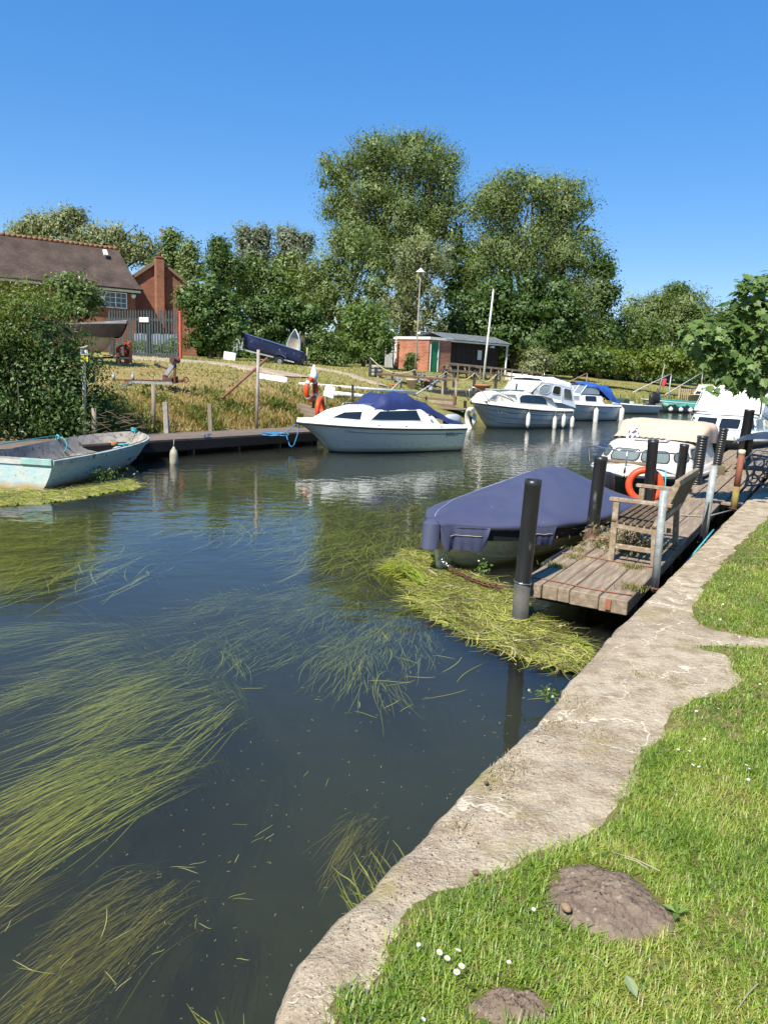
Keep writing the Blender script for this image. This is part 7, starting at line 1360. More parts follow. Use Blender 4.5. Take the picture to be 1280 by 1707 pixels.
s3_ = thing('cabin_cruiser', 'cream cabin cruiser with pale green roof panels, bow towards the camera, before the gate', 'boat'); place(s3_, (24.6, 60.5), (-0.55, -0.83)); L_ = 5.6; rings, sh = hullpts(L_, 2.5, 0.85, 0.25, 0.15, 0.9, 0.9, e0=0.2, e1=0.75, pw=2.4); M_gh2 = hullmat('slate_hull', (0.22, 0.23, 0.24), (0.05, 0.05, 0.05), 0.05)
mb = MB(); mb.loft(rings, cap0=True); mb.build('hull', M_gh2, s3_); M_peach = mat('peach_cream', (0.66, 0.50, 0.34), (0.58, 0.44, 0.30), 4, 0.5)
mb = MB(); rails_along(sh, mb, 0.04); mb.build('rubbing_strake', M_peach, s3_); mb = MB(); foredeck(mb, sh, 0.0, 0.99, 0.02, 0.04, 0.06); mb.build('deck', M_peach, s3_)
secs = [(-2.4, 1.02, 0.9, -2.2, 0.86, 1.75, 0.03), (-0.6, 1.05, 0.95, -0.75, 0.88, 1.80, 0.04), (0.3, 1.0, 0.98, 0.0, 0.84, 1.42, 0.03), (1.5, 0.75, 1.02, 1.1, 0.58, 1.36, 0.03)]
M_crm = mat('cream_paint', (0.72, 0.66, 0.52), (0.62, 0.56, 0.43), 4, 0.5)
mb = MB(); cabin(mb, secs); mb.build('cabin', M_crm, s3_)
for sg_ in (1, -1):
    window(s3_, side_quad(secs[2], secs[3], sg_), rpoly(0.1, 0.25, 0.9, 0.8, 0.2), M_crm, M_glass, 0.03, -sg_); window(s3_, side_quad(secs[0], secs[1], sg_), rpoly(0.1, 0.45, 0.9, 0.85, 0.1), M_crm, M_glass, 0.03, -sg_)
Qf = (Vector((1.52, -0.70, 1.04)), Vector((1.52, 0.70, 1.04)), Vector((1.12, 0.55, 1.36)), Vector((1.12, -0.55, 1.36)))
for u0, u1 in ((0.05, 0.34), (0.37, 0.63), (0.66, 0.95)): window(s3_, Qf, rpoly(u0, 0.2, u1, 0.85, 0.15, ru=0.05), M_crm, M_glass, 0.02, 1)
Qr = (Vector((0.02, -0.80, 1.47)), Vector((0.02, 0.80, 1.47)), Vector((-0.74, 0.86, 1.83)), Vector((-0.74, -0.86, 1.83)))
for v0, v1 in ((0.08, 0.46), (0.54, 0.92)): window(s3_, Qr, rpoly(0.18, v0, 0.82, v1, 0.03), M_crm, mat('pale_green_panel', (0.35, 0.58, 0.48), None, 3, 0.35), 0.03, 1, 'roof_panel')
pipe(s3_, [(0.6, 1.0, 1.0), (0.9, 0.98, 1.4), (2.2, 0.5, 1.55), (2.75, 0, 1.6), (2.2, -0.5, 1.55), (0.9, -0.98, 1.4), (0.6, -1.0, 1.0)], 0.02, M_ironblack, 'bow_rail')

# --- cream cruiser by the jetty with the beige canopy
M_beige = mat('beige_canvas', (0.62, 0.45, 0.33), (0.56, 0.40, 0.29), 3, 0.65); M_ivory = mat('ivory_gelcoat', (0.74, 0.68, 0.61), (0.66, 0.60, 0.52), 4, 0.35, spec=0.45)
b4 = thing('cabin_cruiser', 'ivory cruiser with a beige canvas canopy and dark green hull, bow towards the bench', 'boat'); place(b4, (5.32, 15.35), (-0.50, -0.866)); L4 = 4.7
rings, sh4 = hullpts(L4, 2.05, 0.42, 0.10, 0.2, 0.86, 0.45, e0=0.2, e1=0.5, pw=3.0, n=24)
mb = MB(); mb.loft(rings, cap0=True); mb.build('hull', hullmat('dark_green_hull', (0.012, 0.055, 0.045), (0.02, 0.02, 0.02), 0.02), b4)
mb = MB(); rails_along(sh4, mb, 0.035, 0, 0.01); mb.build('rubbing_strake', M_ivory, b4)
mb = MB()
for sg_ in (1, -1): mb.loft([[Vector((sh4(s)[0], sg_*(sh4(s)[1]+0.015), sh4(s)[2]-0.05)), Vector((sh4(s)[0], sg_*(sh4(s)[1]+0.01), sh4(s)[2]+0.03)), Vector((sh4(s)[0]-0.02*s, sg_*sh4(s)[1]*0.97, sh4(s)[2]+0.12)), Vector((sh4(s)[0]-0.05*s, sg_*max(sh4(s)[1]*0.97-0.22, 0.0), sh4(s)[2]+0.14))] for s in np.linspace(0, 1.0, 26)])
foredeck(mb, sh4, 0.45, 0.995, 0.2, 0.13, 0.04); mb.build('deck', M_ivory, b4)
secs = [(-1.9, 0.92, 0.55, -1.85, 0.80, 0.93, 0.03), (-0.5, 0.95, 0.56, -0.5, 0.80, 0.97, 0.05), (0.75, 0.86, 0.60, 0.50, 0.72, 0.95, 0.05), (1.35, 0.60, 0.62, 1.02, 0.52, 0.88, 0.05)]
mb = MB(); cabin(mb, secs); mb.build('cabin', M_ivory, b4)
M_greyglass = mat('grey_green_window', (0.10, 0.135, 0.13), (0.16, 0.19, 0.18), 2, 0.08, spec=0.9)
for sg_ in (1, -1): window(b4, side_quad(secs[1], secs[2], sg_), rpoly(0.30, 0.24, 0.92, 0.80, 0.22, ru=0.10), M_black, M_greyglass, 0.025, -sg_); window(b4, side_quad(secs[2], secs[3], sg_), rpoly(0.12, 0.28, 0.88, 0.78, 0.2, ru=0.15), M_black, M_greyglass, 0.02, -sg_)
Qf = (Vector((1.36, -0.58, 0.63)), Vector((1.36, 0.58, 0.63)), Vector((1.03, 0.50, 0.90)), Vector((1.03, -0.50, 0.90)))
for u0, u1 in ((0.03, 0.47), (0.53, 0.97)): window(b4, Qf, rpoly(u0, 0.16, u1, 0.84, 0.25, ru=0.06), M_black, M_greyglass, 0.02, 1)
canvas('canopy', [(0.12, 0.80, 0.94, 1.02, 0.0), (-0.85, 0.90, 0.94, 1.33, 0.0), (-1.6, 0.94, 0.90, 1.33, 0.0), (-2.15, 0.96, 0.62, 1.18, 0.0)], M_beige, b4, 0.004, 8, pw=8, sub=6, n=25)
mb = MB(); mb.box((0.42, 0.02, 1.015), (0.36, 0.62, 0.03)); ht = mb.build('roof_hatch', M_palegr, b4, bevel=0.008)
for i in range(5): mb = MB(); mb.box((0.42, -0.22+i*0.11, 1.038), (0.30, 0.055, 0.02)); mb.build('slat', mat('dark_hatch_slat', (0.09, 0.075, 0.07), None, 4, 0.6), ht)
# crest on the cabin roof: heraldic scroll of small dark and pale shapes
mb = MB(); mb2 = MB(); cc_ = Vector((0.05, -0.42, 1.075)); X_ = Vector((0, 1, 0)); Z_ = Vector((-0.55, 0, 0.83)); Nn = Vector((0.83, 0, 0.55))
def crest(m_, pts, d): m_.prism([cc_+X_*a*0.16+Z_*b*0.16+Nn*d for a, b in pts], Nn*0.004)
crest(mb2, [(-0.7, -0.9), (0.7, -0.9), (0.8, 0.1), (0.3, 0.95), (-0.3, 0.95), (-0.8, 0.1)], 0.02)
for poly in ([(-0.45, -0.75), (-0.1, -0.75), (-0.1, -0.4), (-0.3, -0.25), (-0.5, -0.45)], [(0.12, -0.75), (0.5, -0.7), (0.5, -0.4), (0.3, -0.22), (0.1, -0.4)], [(-0.3, 0.0), (0.1, -0.1), (0.45, 0.25), (0.2, 0.55), (-0.05, 0.3)], [(-0.1, 0.6), (0.5, 0.55), (0.35, 0.8)], [(-0.65, 0.0), (-0.45, -0.1), (-0.4, 0.3), (-0.6, 0.4)], [(0.55, -0.2), (0.7, -0.1), (0.65, 0.3), (0.52, 0.1)], [(-0.7, -0.85), (0.7, -0.85), (0.6, -0.78), (-0.6, -0.78)]): crest(mb, poly, 0.025)
cr_ = mb2.build('crest', M_ivory, b4); mb.build('crest_figure', M_ink, cr_)
pipe(b4, [(1.0, -1.0, 0.55), (1.35, -0.95, 0.86), (1.9, -0.70, 0.92), (2.28, -0.25, 0.93), (2.3, 0, 0.93)], 0.016, M_steel, 'bow_rail'); pipe(b4, [(2.3, 0, 0.93), (2.28, 0.25, 0.93), (1.9, 0.70, 0.92), (1.35, 0.95, 0.80), (1.0, 1.0, 0.55)], 0.016, M_steel, 'bow_rail'); pipe(b4, [(2.28, 0, 0.55), (2.3, 0, 0.93)], 0.014, M_steel, 'stanchion')
mb = MB(); mb.tube([(1.75, -0.6, 0.66), (1.82, -0.35, 0.68), (1.75, -0.1, 0.66), (1.85, 0.15, 0.68), (1.75, 0.35, 0.66)], 0.035, 7); mb.build('furled_cord', mat('brown_rope', (0.20, 0.15, 0.10), (0.12, 0.09, 0.06), 30, 0.9), b4)

# --- white cruiser far down the jetty
b5 = thing('cabin_cruiser', 'tall white cruiser with raked windscreen and white hood under the sycamore', 'boat'); place(b5, (10.0, 22.9), (-0.53, -0.85)); L5 = 6.2
rings, sh5 = hullpts(L5, 2.35, 0.62, 0.16, 0.2, 0.9, 0.8, e0=0.2, e1=0.7, pw=2.6, n=24)
mb = MB(); mb.loft(rings, cap0=True); mb.build('hull', hullmat('dark_grey_hull', (0.075, 0.075, 0.07), (0.03, 0.03, 0.03), 0.05, stain=(0.14, 0.14, 0.13)), b5)
mb = MB()
for sg_ in (1, -1): mb.loft([[Vector((sh5(s)[0], sg_*(sh5(s)[1]+0.02), sh5(s)[2]-0.10)), Vector((sh5(s)[0], sg_*(sh5(s)[1]+0.02), sh5(s)[2]+0.04)), Vector((sh5(s)[0]-0.02*s, sg_*sh5(s)[1]*0.97, sh5(s)[2]+0.12)), Vector((sh5(s)[0]-0.05*s, sg_*max(sh5(s)[1]*0.97-0.2, 0.0), sh5(s)[2]+0.14))] for s in np.linspace(0, 1.0, 24)])
foredeck(mb, sh5, 0.35, 0.995, 0.18, 0.13, 0.05); mb.build('deck', M_white, b5)
secs = [(-2.6, 1.0, 0.72, -2.5, 0.92, 1.25, 0.02), (-0.2, 1.02, 0.76, -0.2, 0.90, 1.27, 0.05), (0.9, 0.90, 0.80, 0.75, 0.80, 1.24, 0.06), (1.75, 0.62, 0.84, 1.30, 0.62, 1.18, 0.05)]
mb = MB(); cabin(mb, secs); mb.build('cabin', M_white, b5)
for sg_ in (1, -1): window(b5, side_quad(secs[1], secs[2], sg_), rpoly(0.08, 0.22, 0.92, 0.80, 0.08), M_white, M_glass, 0.02, -sg_); window(b5, side_quad(secs[0], secs[1], sg_), rpoly(0.35, 0.3, 0.9, 0.75, 0.1), M_white, M_glass, 0.02, -sg_)
window(b5, side_quad(secs[2], secs[3], -1), [(0.08, 0.2), (0.95, 0.2), (0.85, 0.8), (0.1, 0.8)], M_white, M_glass, 0.02, 1); window(b5, side_quad(secs[2], secs[3], 1), [(0.08, 0.2), (0.95, 0.2), (0.85, 0.8), (0.1, 0.8)], M_white, M_glass, 0.02, -1)
Qf = (Vector((1.77, -0.60, 0.85)), Vector((1.77, 0.60, 0.85)), Vector((1.32, 0.60, 1.20)), Vector((1.32, -0.60, 1.20)))
for u0, u1 in ((0.04, 0.46), (0.54, 0.96)): window(b5, Qf, rpoly(u0, 0.14, u1, 0.88, 0.06), M_white, M_glass, 0.02, 1)
M_scr = mat('grey_screen', (0.20, 0.21, 0.215), (0.26, 0.27, 0.28), 2, 0.1, spec=0.8)
Qw = (Vector((0.35, -0.88, 1.30)), Vector((0.35, 0.88, 1.30)), Vector((-0.15, 0.80, 1.74)), Vector((-0.15, -0.80, 1.74))); P, nrm = on_quad(Qw, [(0, 0), (1, 0), (1, 1), (0, 1)]); mb = MB(); mb.prism(P, nrm*0.02); wsn = mb.build('windscreen', M_white, b5)
for u0, u1 in ((0.03, 0.33), (0.36, 0.64), (0.67, 0.97)): window(wsn, Qw, [(u0, 0.06), (u1, 0.06), (u1, 0.94), (u0, 0.94)], M_white, M_scr, 0.012, 1, 'screen_light')
canvas('hood', [(-0.12, 0.84, 1.68, 1.76, 0.0), (-0.8, 0.95, 1.55, 2.04, 0.0), (-1.9, 1.0, 1.35, 2.06, 0.0), (-2.7, 1.0, 1.0, 1.75, 0.0)], M_whcan, b5, 0.008, 9, pw=5.5, n=23)
for sg_ in (1, -1):
    Q = (Vector((-2.6, sg_*1.01, 0.95)), Vector((0.25, sg_*0.92, 1.30)), Vector((-0.2, sg_*0.86, 1.75)), Vector((-2.6, sg_*1.01, 1.4))); P, nrm = on_quad(Q, [(0, 0), (1, 0), (1, 1), (0, 1)]); mb = MB(); mb.prism(P, nrm*0.01); sc = mb.build('side_screen', M_whcan, b5); window(sc, Q, rpoly(0.5, 0.2, 0.92, 0.85, 0.1), M_whcan, M_scr, 0.02, -sg_, 'screen_window')
pipe(b5, [(0.6, -0.95, 0.85), (0.9, -0.9, 1.22), (1.9, -0.66, 1.28), (2.7, -0.2, 1.3), (2.75, 0, 1.3), (2.7, 0.2, 1.3), (1.9, 0.66, 1.28), (0.9, 0.9, 1.22), (0.6, 0.95, 0.85)], 0.016, M_steel, 'bow_rail')
mb = MB(); mb.tube([Vector((2.3, 0.4, 0.9)), Vector((2.6, 0.9, 0.4)), Vector((2.3, 1.25, 0.15)), Vector((2.0, 1.35, 0.45))], 0.012, 6); mb.build('mooring_line', M_rope_grey, b5)
# ------------------------------------------------------------------ old rowing boat on the left
def stainhull(name, base, wear, rot, zr):
    m = bpy.data.materials.new(name); m.use_nodes = True; t = m.node_tree; N = t.nodes; L = t.links; b = N['Principled BSDF']; b.inputs['Roughness'].default_value = 0.75; b.inputs['Specular IOR Level'].default_value = 0.2
    tc = N.new('ShaderNodeTexCoord'); sx = N.new('ShaderNodeSeparateXYZ'); L.new(tc.outputs['Object'], sx.inputs[0])
    def nz(s, d=7, st=(1, 1, 1)): mp = N.new('ShaderNodeMapping'); mp.inputs['Scale'].default_value = st; L.new(tc.outputs['Object'], mp.inputs[0]); n = N.new('ShaderNodeTexNoise'); n.inputs['Scale'].default_value = s; n.inputs['Detail'].default_value = d; n.inputs['Roughness'].default_value = 0.65; L.new(mp.outputs[0], n.inputs[0]); return n.outputs[0]
    def mr(i, a, c, x=0., y=1.): q_ = N.new('ShaderNodeMapRange'); q_.inputs[1].default_value = a; q_.inputs[2].default_value = c; q_.inputs[3].default_value = x; q_.inputs[4].default_value = y; L.new(i, q_.inputs[0]); return q_.outputs[0]
    def mix(f, a, c):
        x = N.new('ShaderNodeMix'); x.data_type = 'RGBA'; L.new(f, x.inputs[0])
        for k, q_ in ((6, a), (7, c)):
            if isinstance(q_, tuple): x.inputs[k].default_value = (*q_, 1)
            else: L.new(q_, x.inputs[k])
        return x.outputs[2]
    c = mix(mr(nz(5, 7, (1, 1, 3)), 0.42, 0.60), base, wear)
    c = mix(mr(nz(18), 0.60, 0.70), c, (0.10, 0.10, 0.075))
    a = N.new('ShaderNodeMath'); a.operation = 'MULTIPLY_ADD'; a.inputs[1].default_value = 0.26; L.new(nz(3.5), a.inputs[0]); L.new(sx.outputs[2], a.inputs[2])
    c = mix(mr(a.outputs[0], zr+0.20, zr+0.06), c, rot); c = mix(mr(a.outputs[0], zr+0.07, zr-0.02), c, (0.33, 0.31, 0.25))
    L.new(c, b.inputs['Base Color']); bp = N.new('ShaderNodeBump'); bp.inputs['Distance'].default_value = 0.006; L.new(nz(22), bp.inputs['Height']); L.new(bp.outputs[0], b.inputs['Normal']); return m
M_rowhull = stainhull('peeling_pale_blue_paint', (0.34, 0.50, 0.52), (0.50, 0.51, 0.46), (0.40, 0.27, 0.095), 0.05)
M_rowin = mat('mildewed_inside', (0.36, 0.33, 0.29), (0.24, 0.215, 0.18), 4, 0.85, bump=0.004, c3=(0.10, 0.09, 0.06), c3scale=9, c3pos=(0.56, 0.7))
M_turq = mat('peeling_turquoise_paint', (0.28, 0.50, 0.46), (0.20, 0.36, 0.34), 6, 0.75, c3=(0.36, 0.36, 0.32), c3scale=10, c3pos=(0.5, 0.62))
rb_ = thing('rowing_boat', 'old open rowing boat with peeling pale blue paint moored at the left', 'boat'); rc0 = np.array([-5.68, 14.45]); place(rb_, rc0, (0.14, 0.99)); LR = 4.35
rings, shr = hullpts(LR, 1.62, 0.46, 0.10, 0.10, 0.82, 0.35, e0=0.20, e1=0.55, pw=3.4, n=24)
mb = MB(); mb.loft(rings, cap0=True); hl_ = mb.build('hull', M_rowhull, rb_)
mb = MB(); inn = [[Vector((p.x*0.985+0.0, p.y*0.95, max(p.z+0.035, 0.03))) for p in r_] for r_ in rings[0:]]; inn[0] = [Vector((p.x+0.03, p.y, p.z)) for p in inn[0]]; mb.loft(inn, cap0=True); mb.build('lining', M_rowin, rb_)
mb = MB()
for sg_ in (1, -1):
    rr = []
    for s in np.linspace(0, 0.995, 30):
        x, b, z = shr(s); w_ = 0.045; rr.append([Vector((x, sg_*(b+0.02), z-0.055)), Vector((x, sg_*(b+0.025), z+0.018)), Vector((x, sg_*max(b-w_, 0.0), z+0.022)), Vector((x, sg_*max(b-w_, 0.0), z-0.03))])
    mb.loft(rr, closed=True, smooth=False, cap0=True, cap1=True)
mb.build('gunwale', mat('worn_gunwale', (0.40, 0.47, 0.45), (0.26, 0.27, 0.24), 5, 0.8, c3=(0.12, 0.11, 0.08), c3scale=8, c3pos=(0.55, 0.68)), rb_)
x, b, z = shr(0)
for (y0_, y1_) in ((0.30, 0.67), (-0.66, -0.12)):
    mb = MB(); mb.box((x-0.012, (y0_+y1_)/2, z-0.01), (0.05, abs(y1_-y0_), 0.10)); mb.build('transom_capping', M_turq, rb_, bevel=0.005)
mb = MB(); mb.box((x+0.0, 0.09, z-0.03), (0.045, 0.42, 0.07)); mb.build('transom_board', M_palegr, rb_)
for s, w_ in ((0.62, 0.22), (0.30, 0.2)): xx, bb, z_ = shr(s); mb = MB(); mb.box((xx, 0, 0.22), (w_, bb*1.78, 0.03)); mb.build('thwart', M_rowin, rb_)
mb = MB(); mb.box((1.35, -0.15, 0.30), (0.35, 0.5, 0.05), Matrix.Rotation(0.3, 3, 'Z')); mb.build('loose_board', M_palegr, rb_, bevel=0.005)
mb = MB(); mb.torus((1.55, 0.02, 0.36), 0.10, 0.018, (0.1, 0.1, 1), 16, 6); mb.torus((1.45, -0.12, 0.35), 0.09, 0.018, (-0.1, 0.2, 1), 16, 6); o = mb.build('coiled_line', M_rope_cyan, rb_)
mb = MB(); mb.loft([[Vector((1.62+0.12*math.cos(t)*w_, 0.30+0.10*math.sin(t)*w_, 0.32+h_)) for t in np.linspace(0, 2*PI, 11)[:-1]] for h_, w_ in ((0, 1), (0.05, 1.1), (0.08, 0.6))], closed=True, cap1=True); mb.build('orange_bag', mat('orange_rag', (0.45, 0.20, 0.08), (0.32, 0.15, 0.07), 9, 0.8), rb_)
rbm = lambda p: Vector(rb_.location)+Matrix.Rotation(rb_.rotation_euler.z, 3, 'Z') @ Vector(p)
o = MB(); pa = rbm((shr(0.98)[0], 0.05, shr(0.98)[2]+0.03)); p1 = rbm((0.35, 0.80, 0.60)); p2 = rbm((-3.5, 1.2, 0.62)); o.tube([p2, p1.lerp(p2, 0.5)-Vector((0, 0, 0.06)), p1], 0.012, 6); tag(o.build('mooring_rope', M_rope_cyan), 'turquoise rope tight along the far gunwale of the rowing boat', 'rope')
mb = MB(); mb.torus(p1+Vector((0.03, 0, -0.03)), 0.035, 0.018, (0.4, 1, 0.1), 12, 6); mb.torus(p1+Vector((0.08, 0.0, -0.18)), 0.15, 0.011, (0.3, 1, 0.0), 18, 6, squash=1.0); tag(mb.build('rope_loop', M_rope_cyan), 'turquoise knot with a dangling rope loop on the rowing boat gunwale', 'rope')
mb = MB()
for k in range(3): mb.torus(pa+Vector((0, 0, 0.02*k)), 0.05+0.008*k, 0.013, (0.2, 0.3+0.2*k, 1), 12, 6)
mb.tube([pa, pa+Vector((0.06, -0.08, -0.05)), pa+Vector((0.05, -0.10, -0.25))], 0.011, 6); tag(mb.build('bow_lashing', M_rope_cyan), 'turquoise rope lashed round the bow of the rowing boat', 'rope')
# flowering weed beside its hull
def flowering(label, c, n, h_, sp, seed):
    q_ = np.random.default_rng(seed); t = thing('water_plant', label, 'plant', c); P = q_.normal(size=(n, 3))*np.array([sp, sp, 0])+np.array([0, 0, 1.0])*q_.uniform(0.02, h_, (n, 1)); v, f = leaf_geo(P, q_.normal(size=(n, 3))+np.array([0, 0, 0.3]), unit(q_.normal(size=(n, 3))+np.array([0, 0, 1.2])), q_.uniform(0.03, 0.07, n), q_.uniform(0.012, 0.03, n), 0.1); fast_mesh('foliage', v, f, L_bright, t)
    m_ = max(6, n//16); P = q_.normal(size=(m_, 3))*np.array([sp, sp, 0])+np.array([0, 0, h_])*q_.uniform(0.7, 1.15, (m_, 1)); v, f = leaf_geo(P, q_.normal(size=(m_, 3)), unit(q_.normal(size=(m_, 3))+np.array([0, -0.5, 1.0])), np.full(m_, 0.022), np.full(m_, 0.022)); fast_mesh('flowers', v, f, L_flower, t); return t
p = atz(170, 800, 0.02); flowering('white flowered weed growing on the raft beside the rowing boat', p, 260, 0.22, 0.20, 1)
p = atz(805, 958, 0.03); flowering('small white flowered plant under the bow of the covered dinghy', p, 50, 0.14, 0.035, 2)
p = atz(915, 1170, 0.05); flowering('small leafy weed in the water against the quay wall', p, 60, 0.08, 0.05, 3)

# blue mooring line from the day cruiser to the landing
bwp = Vector(sb_.location)+Matrix.Rotation(sb_.rotation_euler.z, 3, 'Z') @ Vector((L1/2-0.12, 0.0, 0.80)); dp = Vector(aty(452, 727, 18.9)); dp.z = 0.39
mb = MB(); mb.tube([bwp, bwp.lerp(dp, 0.5)+Vector((0, 0, -0.10)), dp], 0.014, 6); mb.tube([bwp]+[bwp.lerp(dp+Vector((0.35, 0.2, 0)), t)-Vector((0, 0, 0.9*4*t*(1-t)*0.5)) for t in (0.2, 0.4, 0.55, 0.75)]+[dp+Vector((0.35, 0.2, 0.02))], 0.014, 6); tag(mb.build('mooring_rope', M_rope_blue), 'blue bow rope of the day cruiser looping down to the landing', 'rope')
mb = MB(); q_ = random.Random(3)
for k in range(5): mb.torus(dp+Vector((q_.uniform(-.2, .3), q_.uniform(-.1, .2), 0.012+0.012*k)), 0.12+0.03*k, 0.013, (q_.uniform(-.1, .1), q_.uniform(-.1, .1), 1), 18, 6)
tag(mb.build('rope_coil', M_rope_blue), 'heap of blue rope lying on the left landing', 'rope')

# ------------------------------------------------------------------ covered dinghy beside the near jetty
M_pcover = mat('purple_blue_canvas', (0.055, 0.060, 0.112), (0.070, 0.075, 0.128), 1.6, 0.5, spec=0.45, bump=0.0012, bscale=30, c3=(0.38, 0.38, 0.42), c3scale=26, c3pos=(0.735, 0.76))
M_creamhull = stainhull('dirty_cream_paint', (0.88, 0.76, 0.42), (0.76, 0.63, 0.34), (0.50, 0.40, 0.17), -0.06)
cd = thing('covered_dinghy', 'clinker dinghy under a purple blue cover moored against the near jetty', 'boat'); hdc = np.array([-0.62, -0.785]); cc0 = np.array([1.83, 9.75]); place(cd, cc0, hdc); LC_ = 4.1
rings, shc = hullpts(LC_, 1.72, 0.44, 0.10, 0.12, 0.85, 0.18, e0=0.28, e1=0.75, pw=2.9, n=26)
mb = MB(); mb.loft(rings, cap0=True); hc_ = mb.build('hull', M_creamhull, cd)
mb = MB(); rails_along(shc, mb, 0.035, -0.02, 0.01); mb.build('rubbing_strake', M_black, cd)
mb = MB()
for sg_ in (1, -1): mb.loft([[Vector((shc(s)[0]-0.03*s, sg_*(shc(s)[1]*0.992+0.006), shc(s)[2]-0.16)), Vector((shc(s)[0], sg_*(shc(s)[1]+0.012), shc(s)[2]-0.02))] for s in np.linspace(0, 0.995, 26)])
mb.build('sheer_strake', mat('black_hull_paint', (0.02, 0.02, 0.022), None, 4, 0.45), cd)
mb = MB(); mb.bar((LC_/2-0.02, 0, 0.50), (LC_/2-0.17, 0, -0.1), 0.05, 0.07); mb.build('stem', M_creamhull, cd)
for k, h in enumerate((0.35, 0.6)):
    mb = MB()
    for sg_ in (1, -1):
        pts = []
        for s in np.linspace(0.0, 0.97, 30): x, b, zs = shc(s); zk = -0.12+(zs*0.55+0.12)*max(0, (s-0.72)/0.28)**3; e = 0.28+0.47*s*s; pts.append((x-0.18*(1-h)*s**4, sg_*(b*h**e+0.003), zk+(zs-zk)*h))
        mb.tube(pts, 0.007, 5)
    mb.build('plank_seam', M_creamhull, cd)
# the cover: ridge pole amidships with folds falling to the gunwale, hem hanging in flaps
cr = []; NS = 70; NY = 33
for i in range(NS+1):
    s = 0.0+1.0*i/NS; x, b, z = shc(s); b = max(b, 0.16*(1-0.6*max(0, (s-0.93)/0.07)**2)) + 0.035; 
    ridge = np.interp(s, [0, 0.12, 0.26, 0.36, 0.50, 0.74, 0.92, 1.0], [0.10, 0.28, 0.46, 0.50, 0.43, 0.24, 0.12, 0.05]); ring = []
    for j in range(NY):
        y = -1+2*j/(NY-1); ay = abs(y); prof = (1-ay**1.25); fold = (0.026*abs(math.sin(11*(s-0.38)/(0.25+ay)))**0.7-0.012)*ay*(1-ay)*4*math.exp(-((s-0.40)/0.30)**2)*(1 if s > 0.1 else s/0.1)
        lx = x + (0.06 if s > 0.97 else 0)*(s-0.97)/0.03
        ring.append(Vector((lx, y*b, z+0.03+ridge*prof+fold+0.006*math.sin(40*s+7*y))))
    cr.append(ring)
mb = MB(); mb.loft(cr)
for sg_ in (1, -1):        # hem
    hem = []
    for i in range(NS+1):
        s = i/NS; e = cr[i][0 if sg_ < 0 else -1]; d_ = 0.05
        hem.append([e, e+Vector((0, sg_*0.012, -d_*0.5)), e+Vector((0, sg_*0.004, -d_))])
    mb.loft(hem)
cov = mb.build('cover', M_pcover, cd)
def flap(s0, s1, sg_, dmax, seed):
    q_ = random.Random(seed); fl = []
    for i in range(25):
        t = i/24; s = s0+(s1-s0)*t; k = min(NS, max(0, s*NS)); i0 = int(k); i1 = min(NS, i0+1); e = cr[i0][0 if sg_ < 0 else -1].lerp(cr[i1][0 if sg_ < 0 else -1], k-i0); dd = dmax*(min(1, 8*t)*min(1, 8*(1-t)))**0.4*(1+0.03*math.sin(7*t*PI+seed)+0.02*math.sin(17*t)); col = []
        for j in range(9): u = j/8; col.append(e+Vector((0.0, sg_*(0.012+0.010*math.sin(9*t*PI+seed+u*1.5)*u+0.006*math.sin(23*t+seed)*u+0.015*math.sin(u*PI)), -0.03-dd*u)))
        fl.append(col)
    mb = MB(); mb.loft(fl); o = mb.build('flap', M_pcover, cov)
    mb = MB()
    for u in (0.35,): mb.tube([c_[3]+Vector((0, sg_*0.008, 0)) for c_ in fl[4:-4]], 0.005, 5)
    mb.build('hem_cord', M_stage, o)
flap(0.90, 0.999, 1, 0.27, 1); flap(0.70, 0.81, 1, 0.20, 4); flap(0.90, 0.999, -1, 0.28, 2)
# rounded front of the cover over the stem
fr = []
for k in range(13):
    a = -PI/2+PI*k/12; bx_ = cr[-1][-1].y; col = []
    for j in range(8): u = j/7; rr_ = bx_*(1.0+0.05*u+0.04*math.sin(5*a+u*2)*u); col.append(Vector((cr[-1][0].x+0.10*math.cos(a)*(1+0.2*u), rr_*math.sin(a), cr[-1][0].z-0.005-0.27*u)))
    fr.append(col)
mb = MB(); mb.loft(fr); mb.build('bow_flap', M_pcover, cov)
mb = MB(); tp_ = [Vector((LC_/2+0.02, 0, cr[-1][0].z)) ]; 
fan_ = [c_[0] for c_ in fr]; mb.add([cr[-1][NY//2]]+fan_, [(0, i+1, i+2) for i in range(len(fan_)-1)], True); mb.build('bow_gusset', M_pcover, cov)
mb = MB(); mb.tube([cr[i][NY//2-9 if i > 40 else NY//2-4]+Vector((0, 0, 0.004)) for i in range(26, NS, 2)], 0.006, 5); mb.build('seam', mat('pale_seam', (0.25, 0.26, 0.42), None, 4, 0.7), cov)
ob_ = outboard(cd, -LC_/2+0.02, 0.1, 0.42, M_black, 0.95)
# mooring chain, each link a part
ch = thing('mooring_chain', 'rusty chain running from the dinghy stem into the weed raft', 'chain', (0, 0, 0)); a = Vector(cd.location)+Matrix.Rotation(cd.rotation_euler.z, 3, 'Z') @ Vector((LC_/2-0.04, 0.06, 0.16)); b = Vector((1.18, 7.35, 0.10)); ch.location = a
nl = 24
for k in range(nl):
    t = k/(nl-1); p = a.lerp(b, t)-Vector((0, 0, 0.10*4*t*(1-t)*0.6)); dv = (b-a).normalized(); up_ = Vector((0, 0, 1)) if k % 2 else dv.cross(Vector((0, 0, 1))).normalized(); sd_ = dv.cross(up_).normalized(); mb = MB()
    pts = [p-a+dv*(0.038*math.cos(u))+sd_*(0.018*math.sin(u)) for u in np.linspace(0, 2*PI, 11)]; mb.tube(pts, 0.0065, 6, caps=False); mb.build('link', M_rust if k > 3 else M_steel, ch)

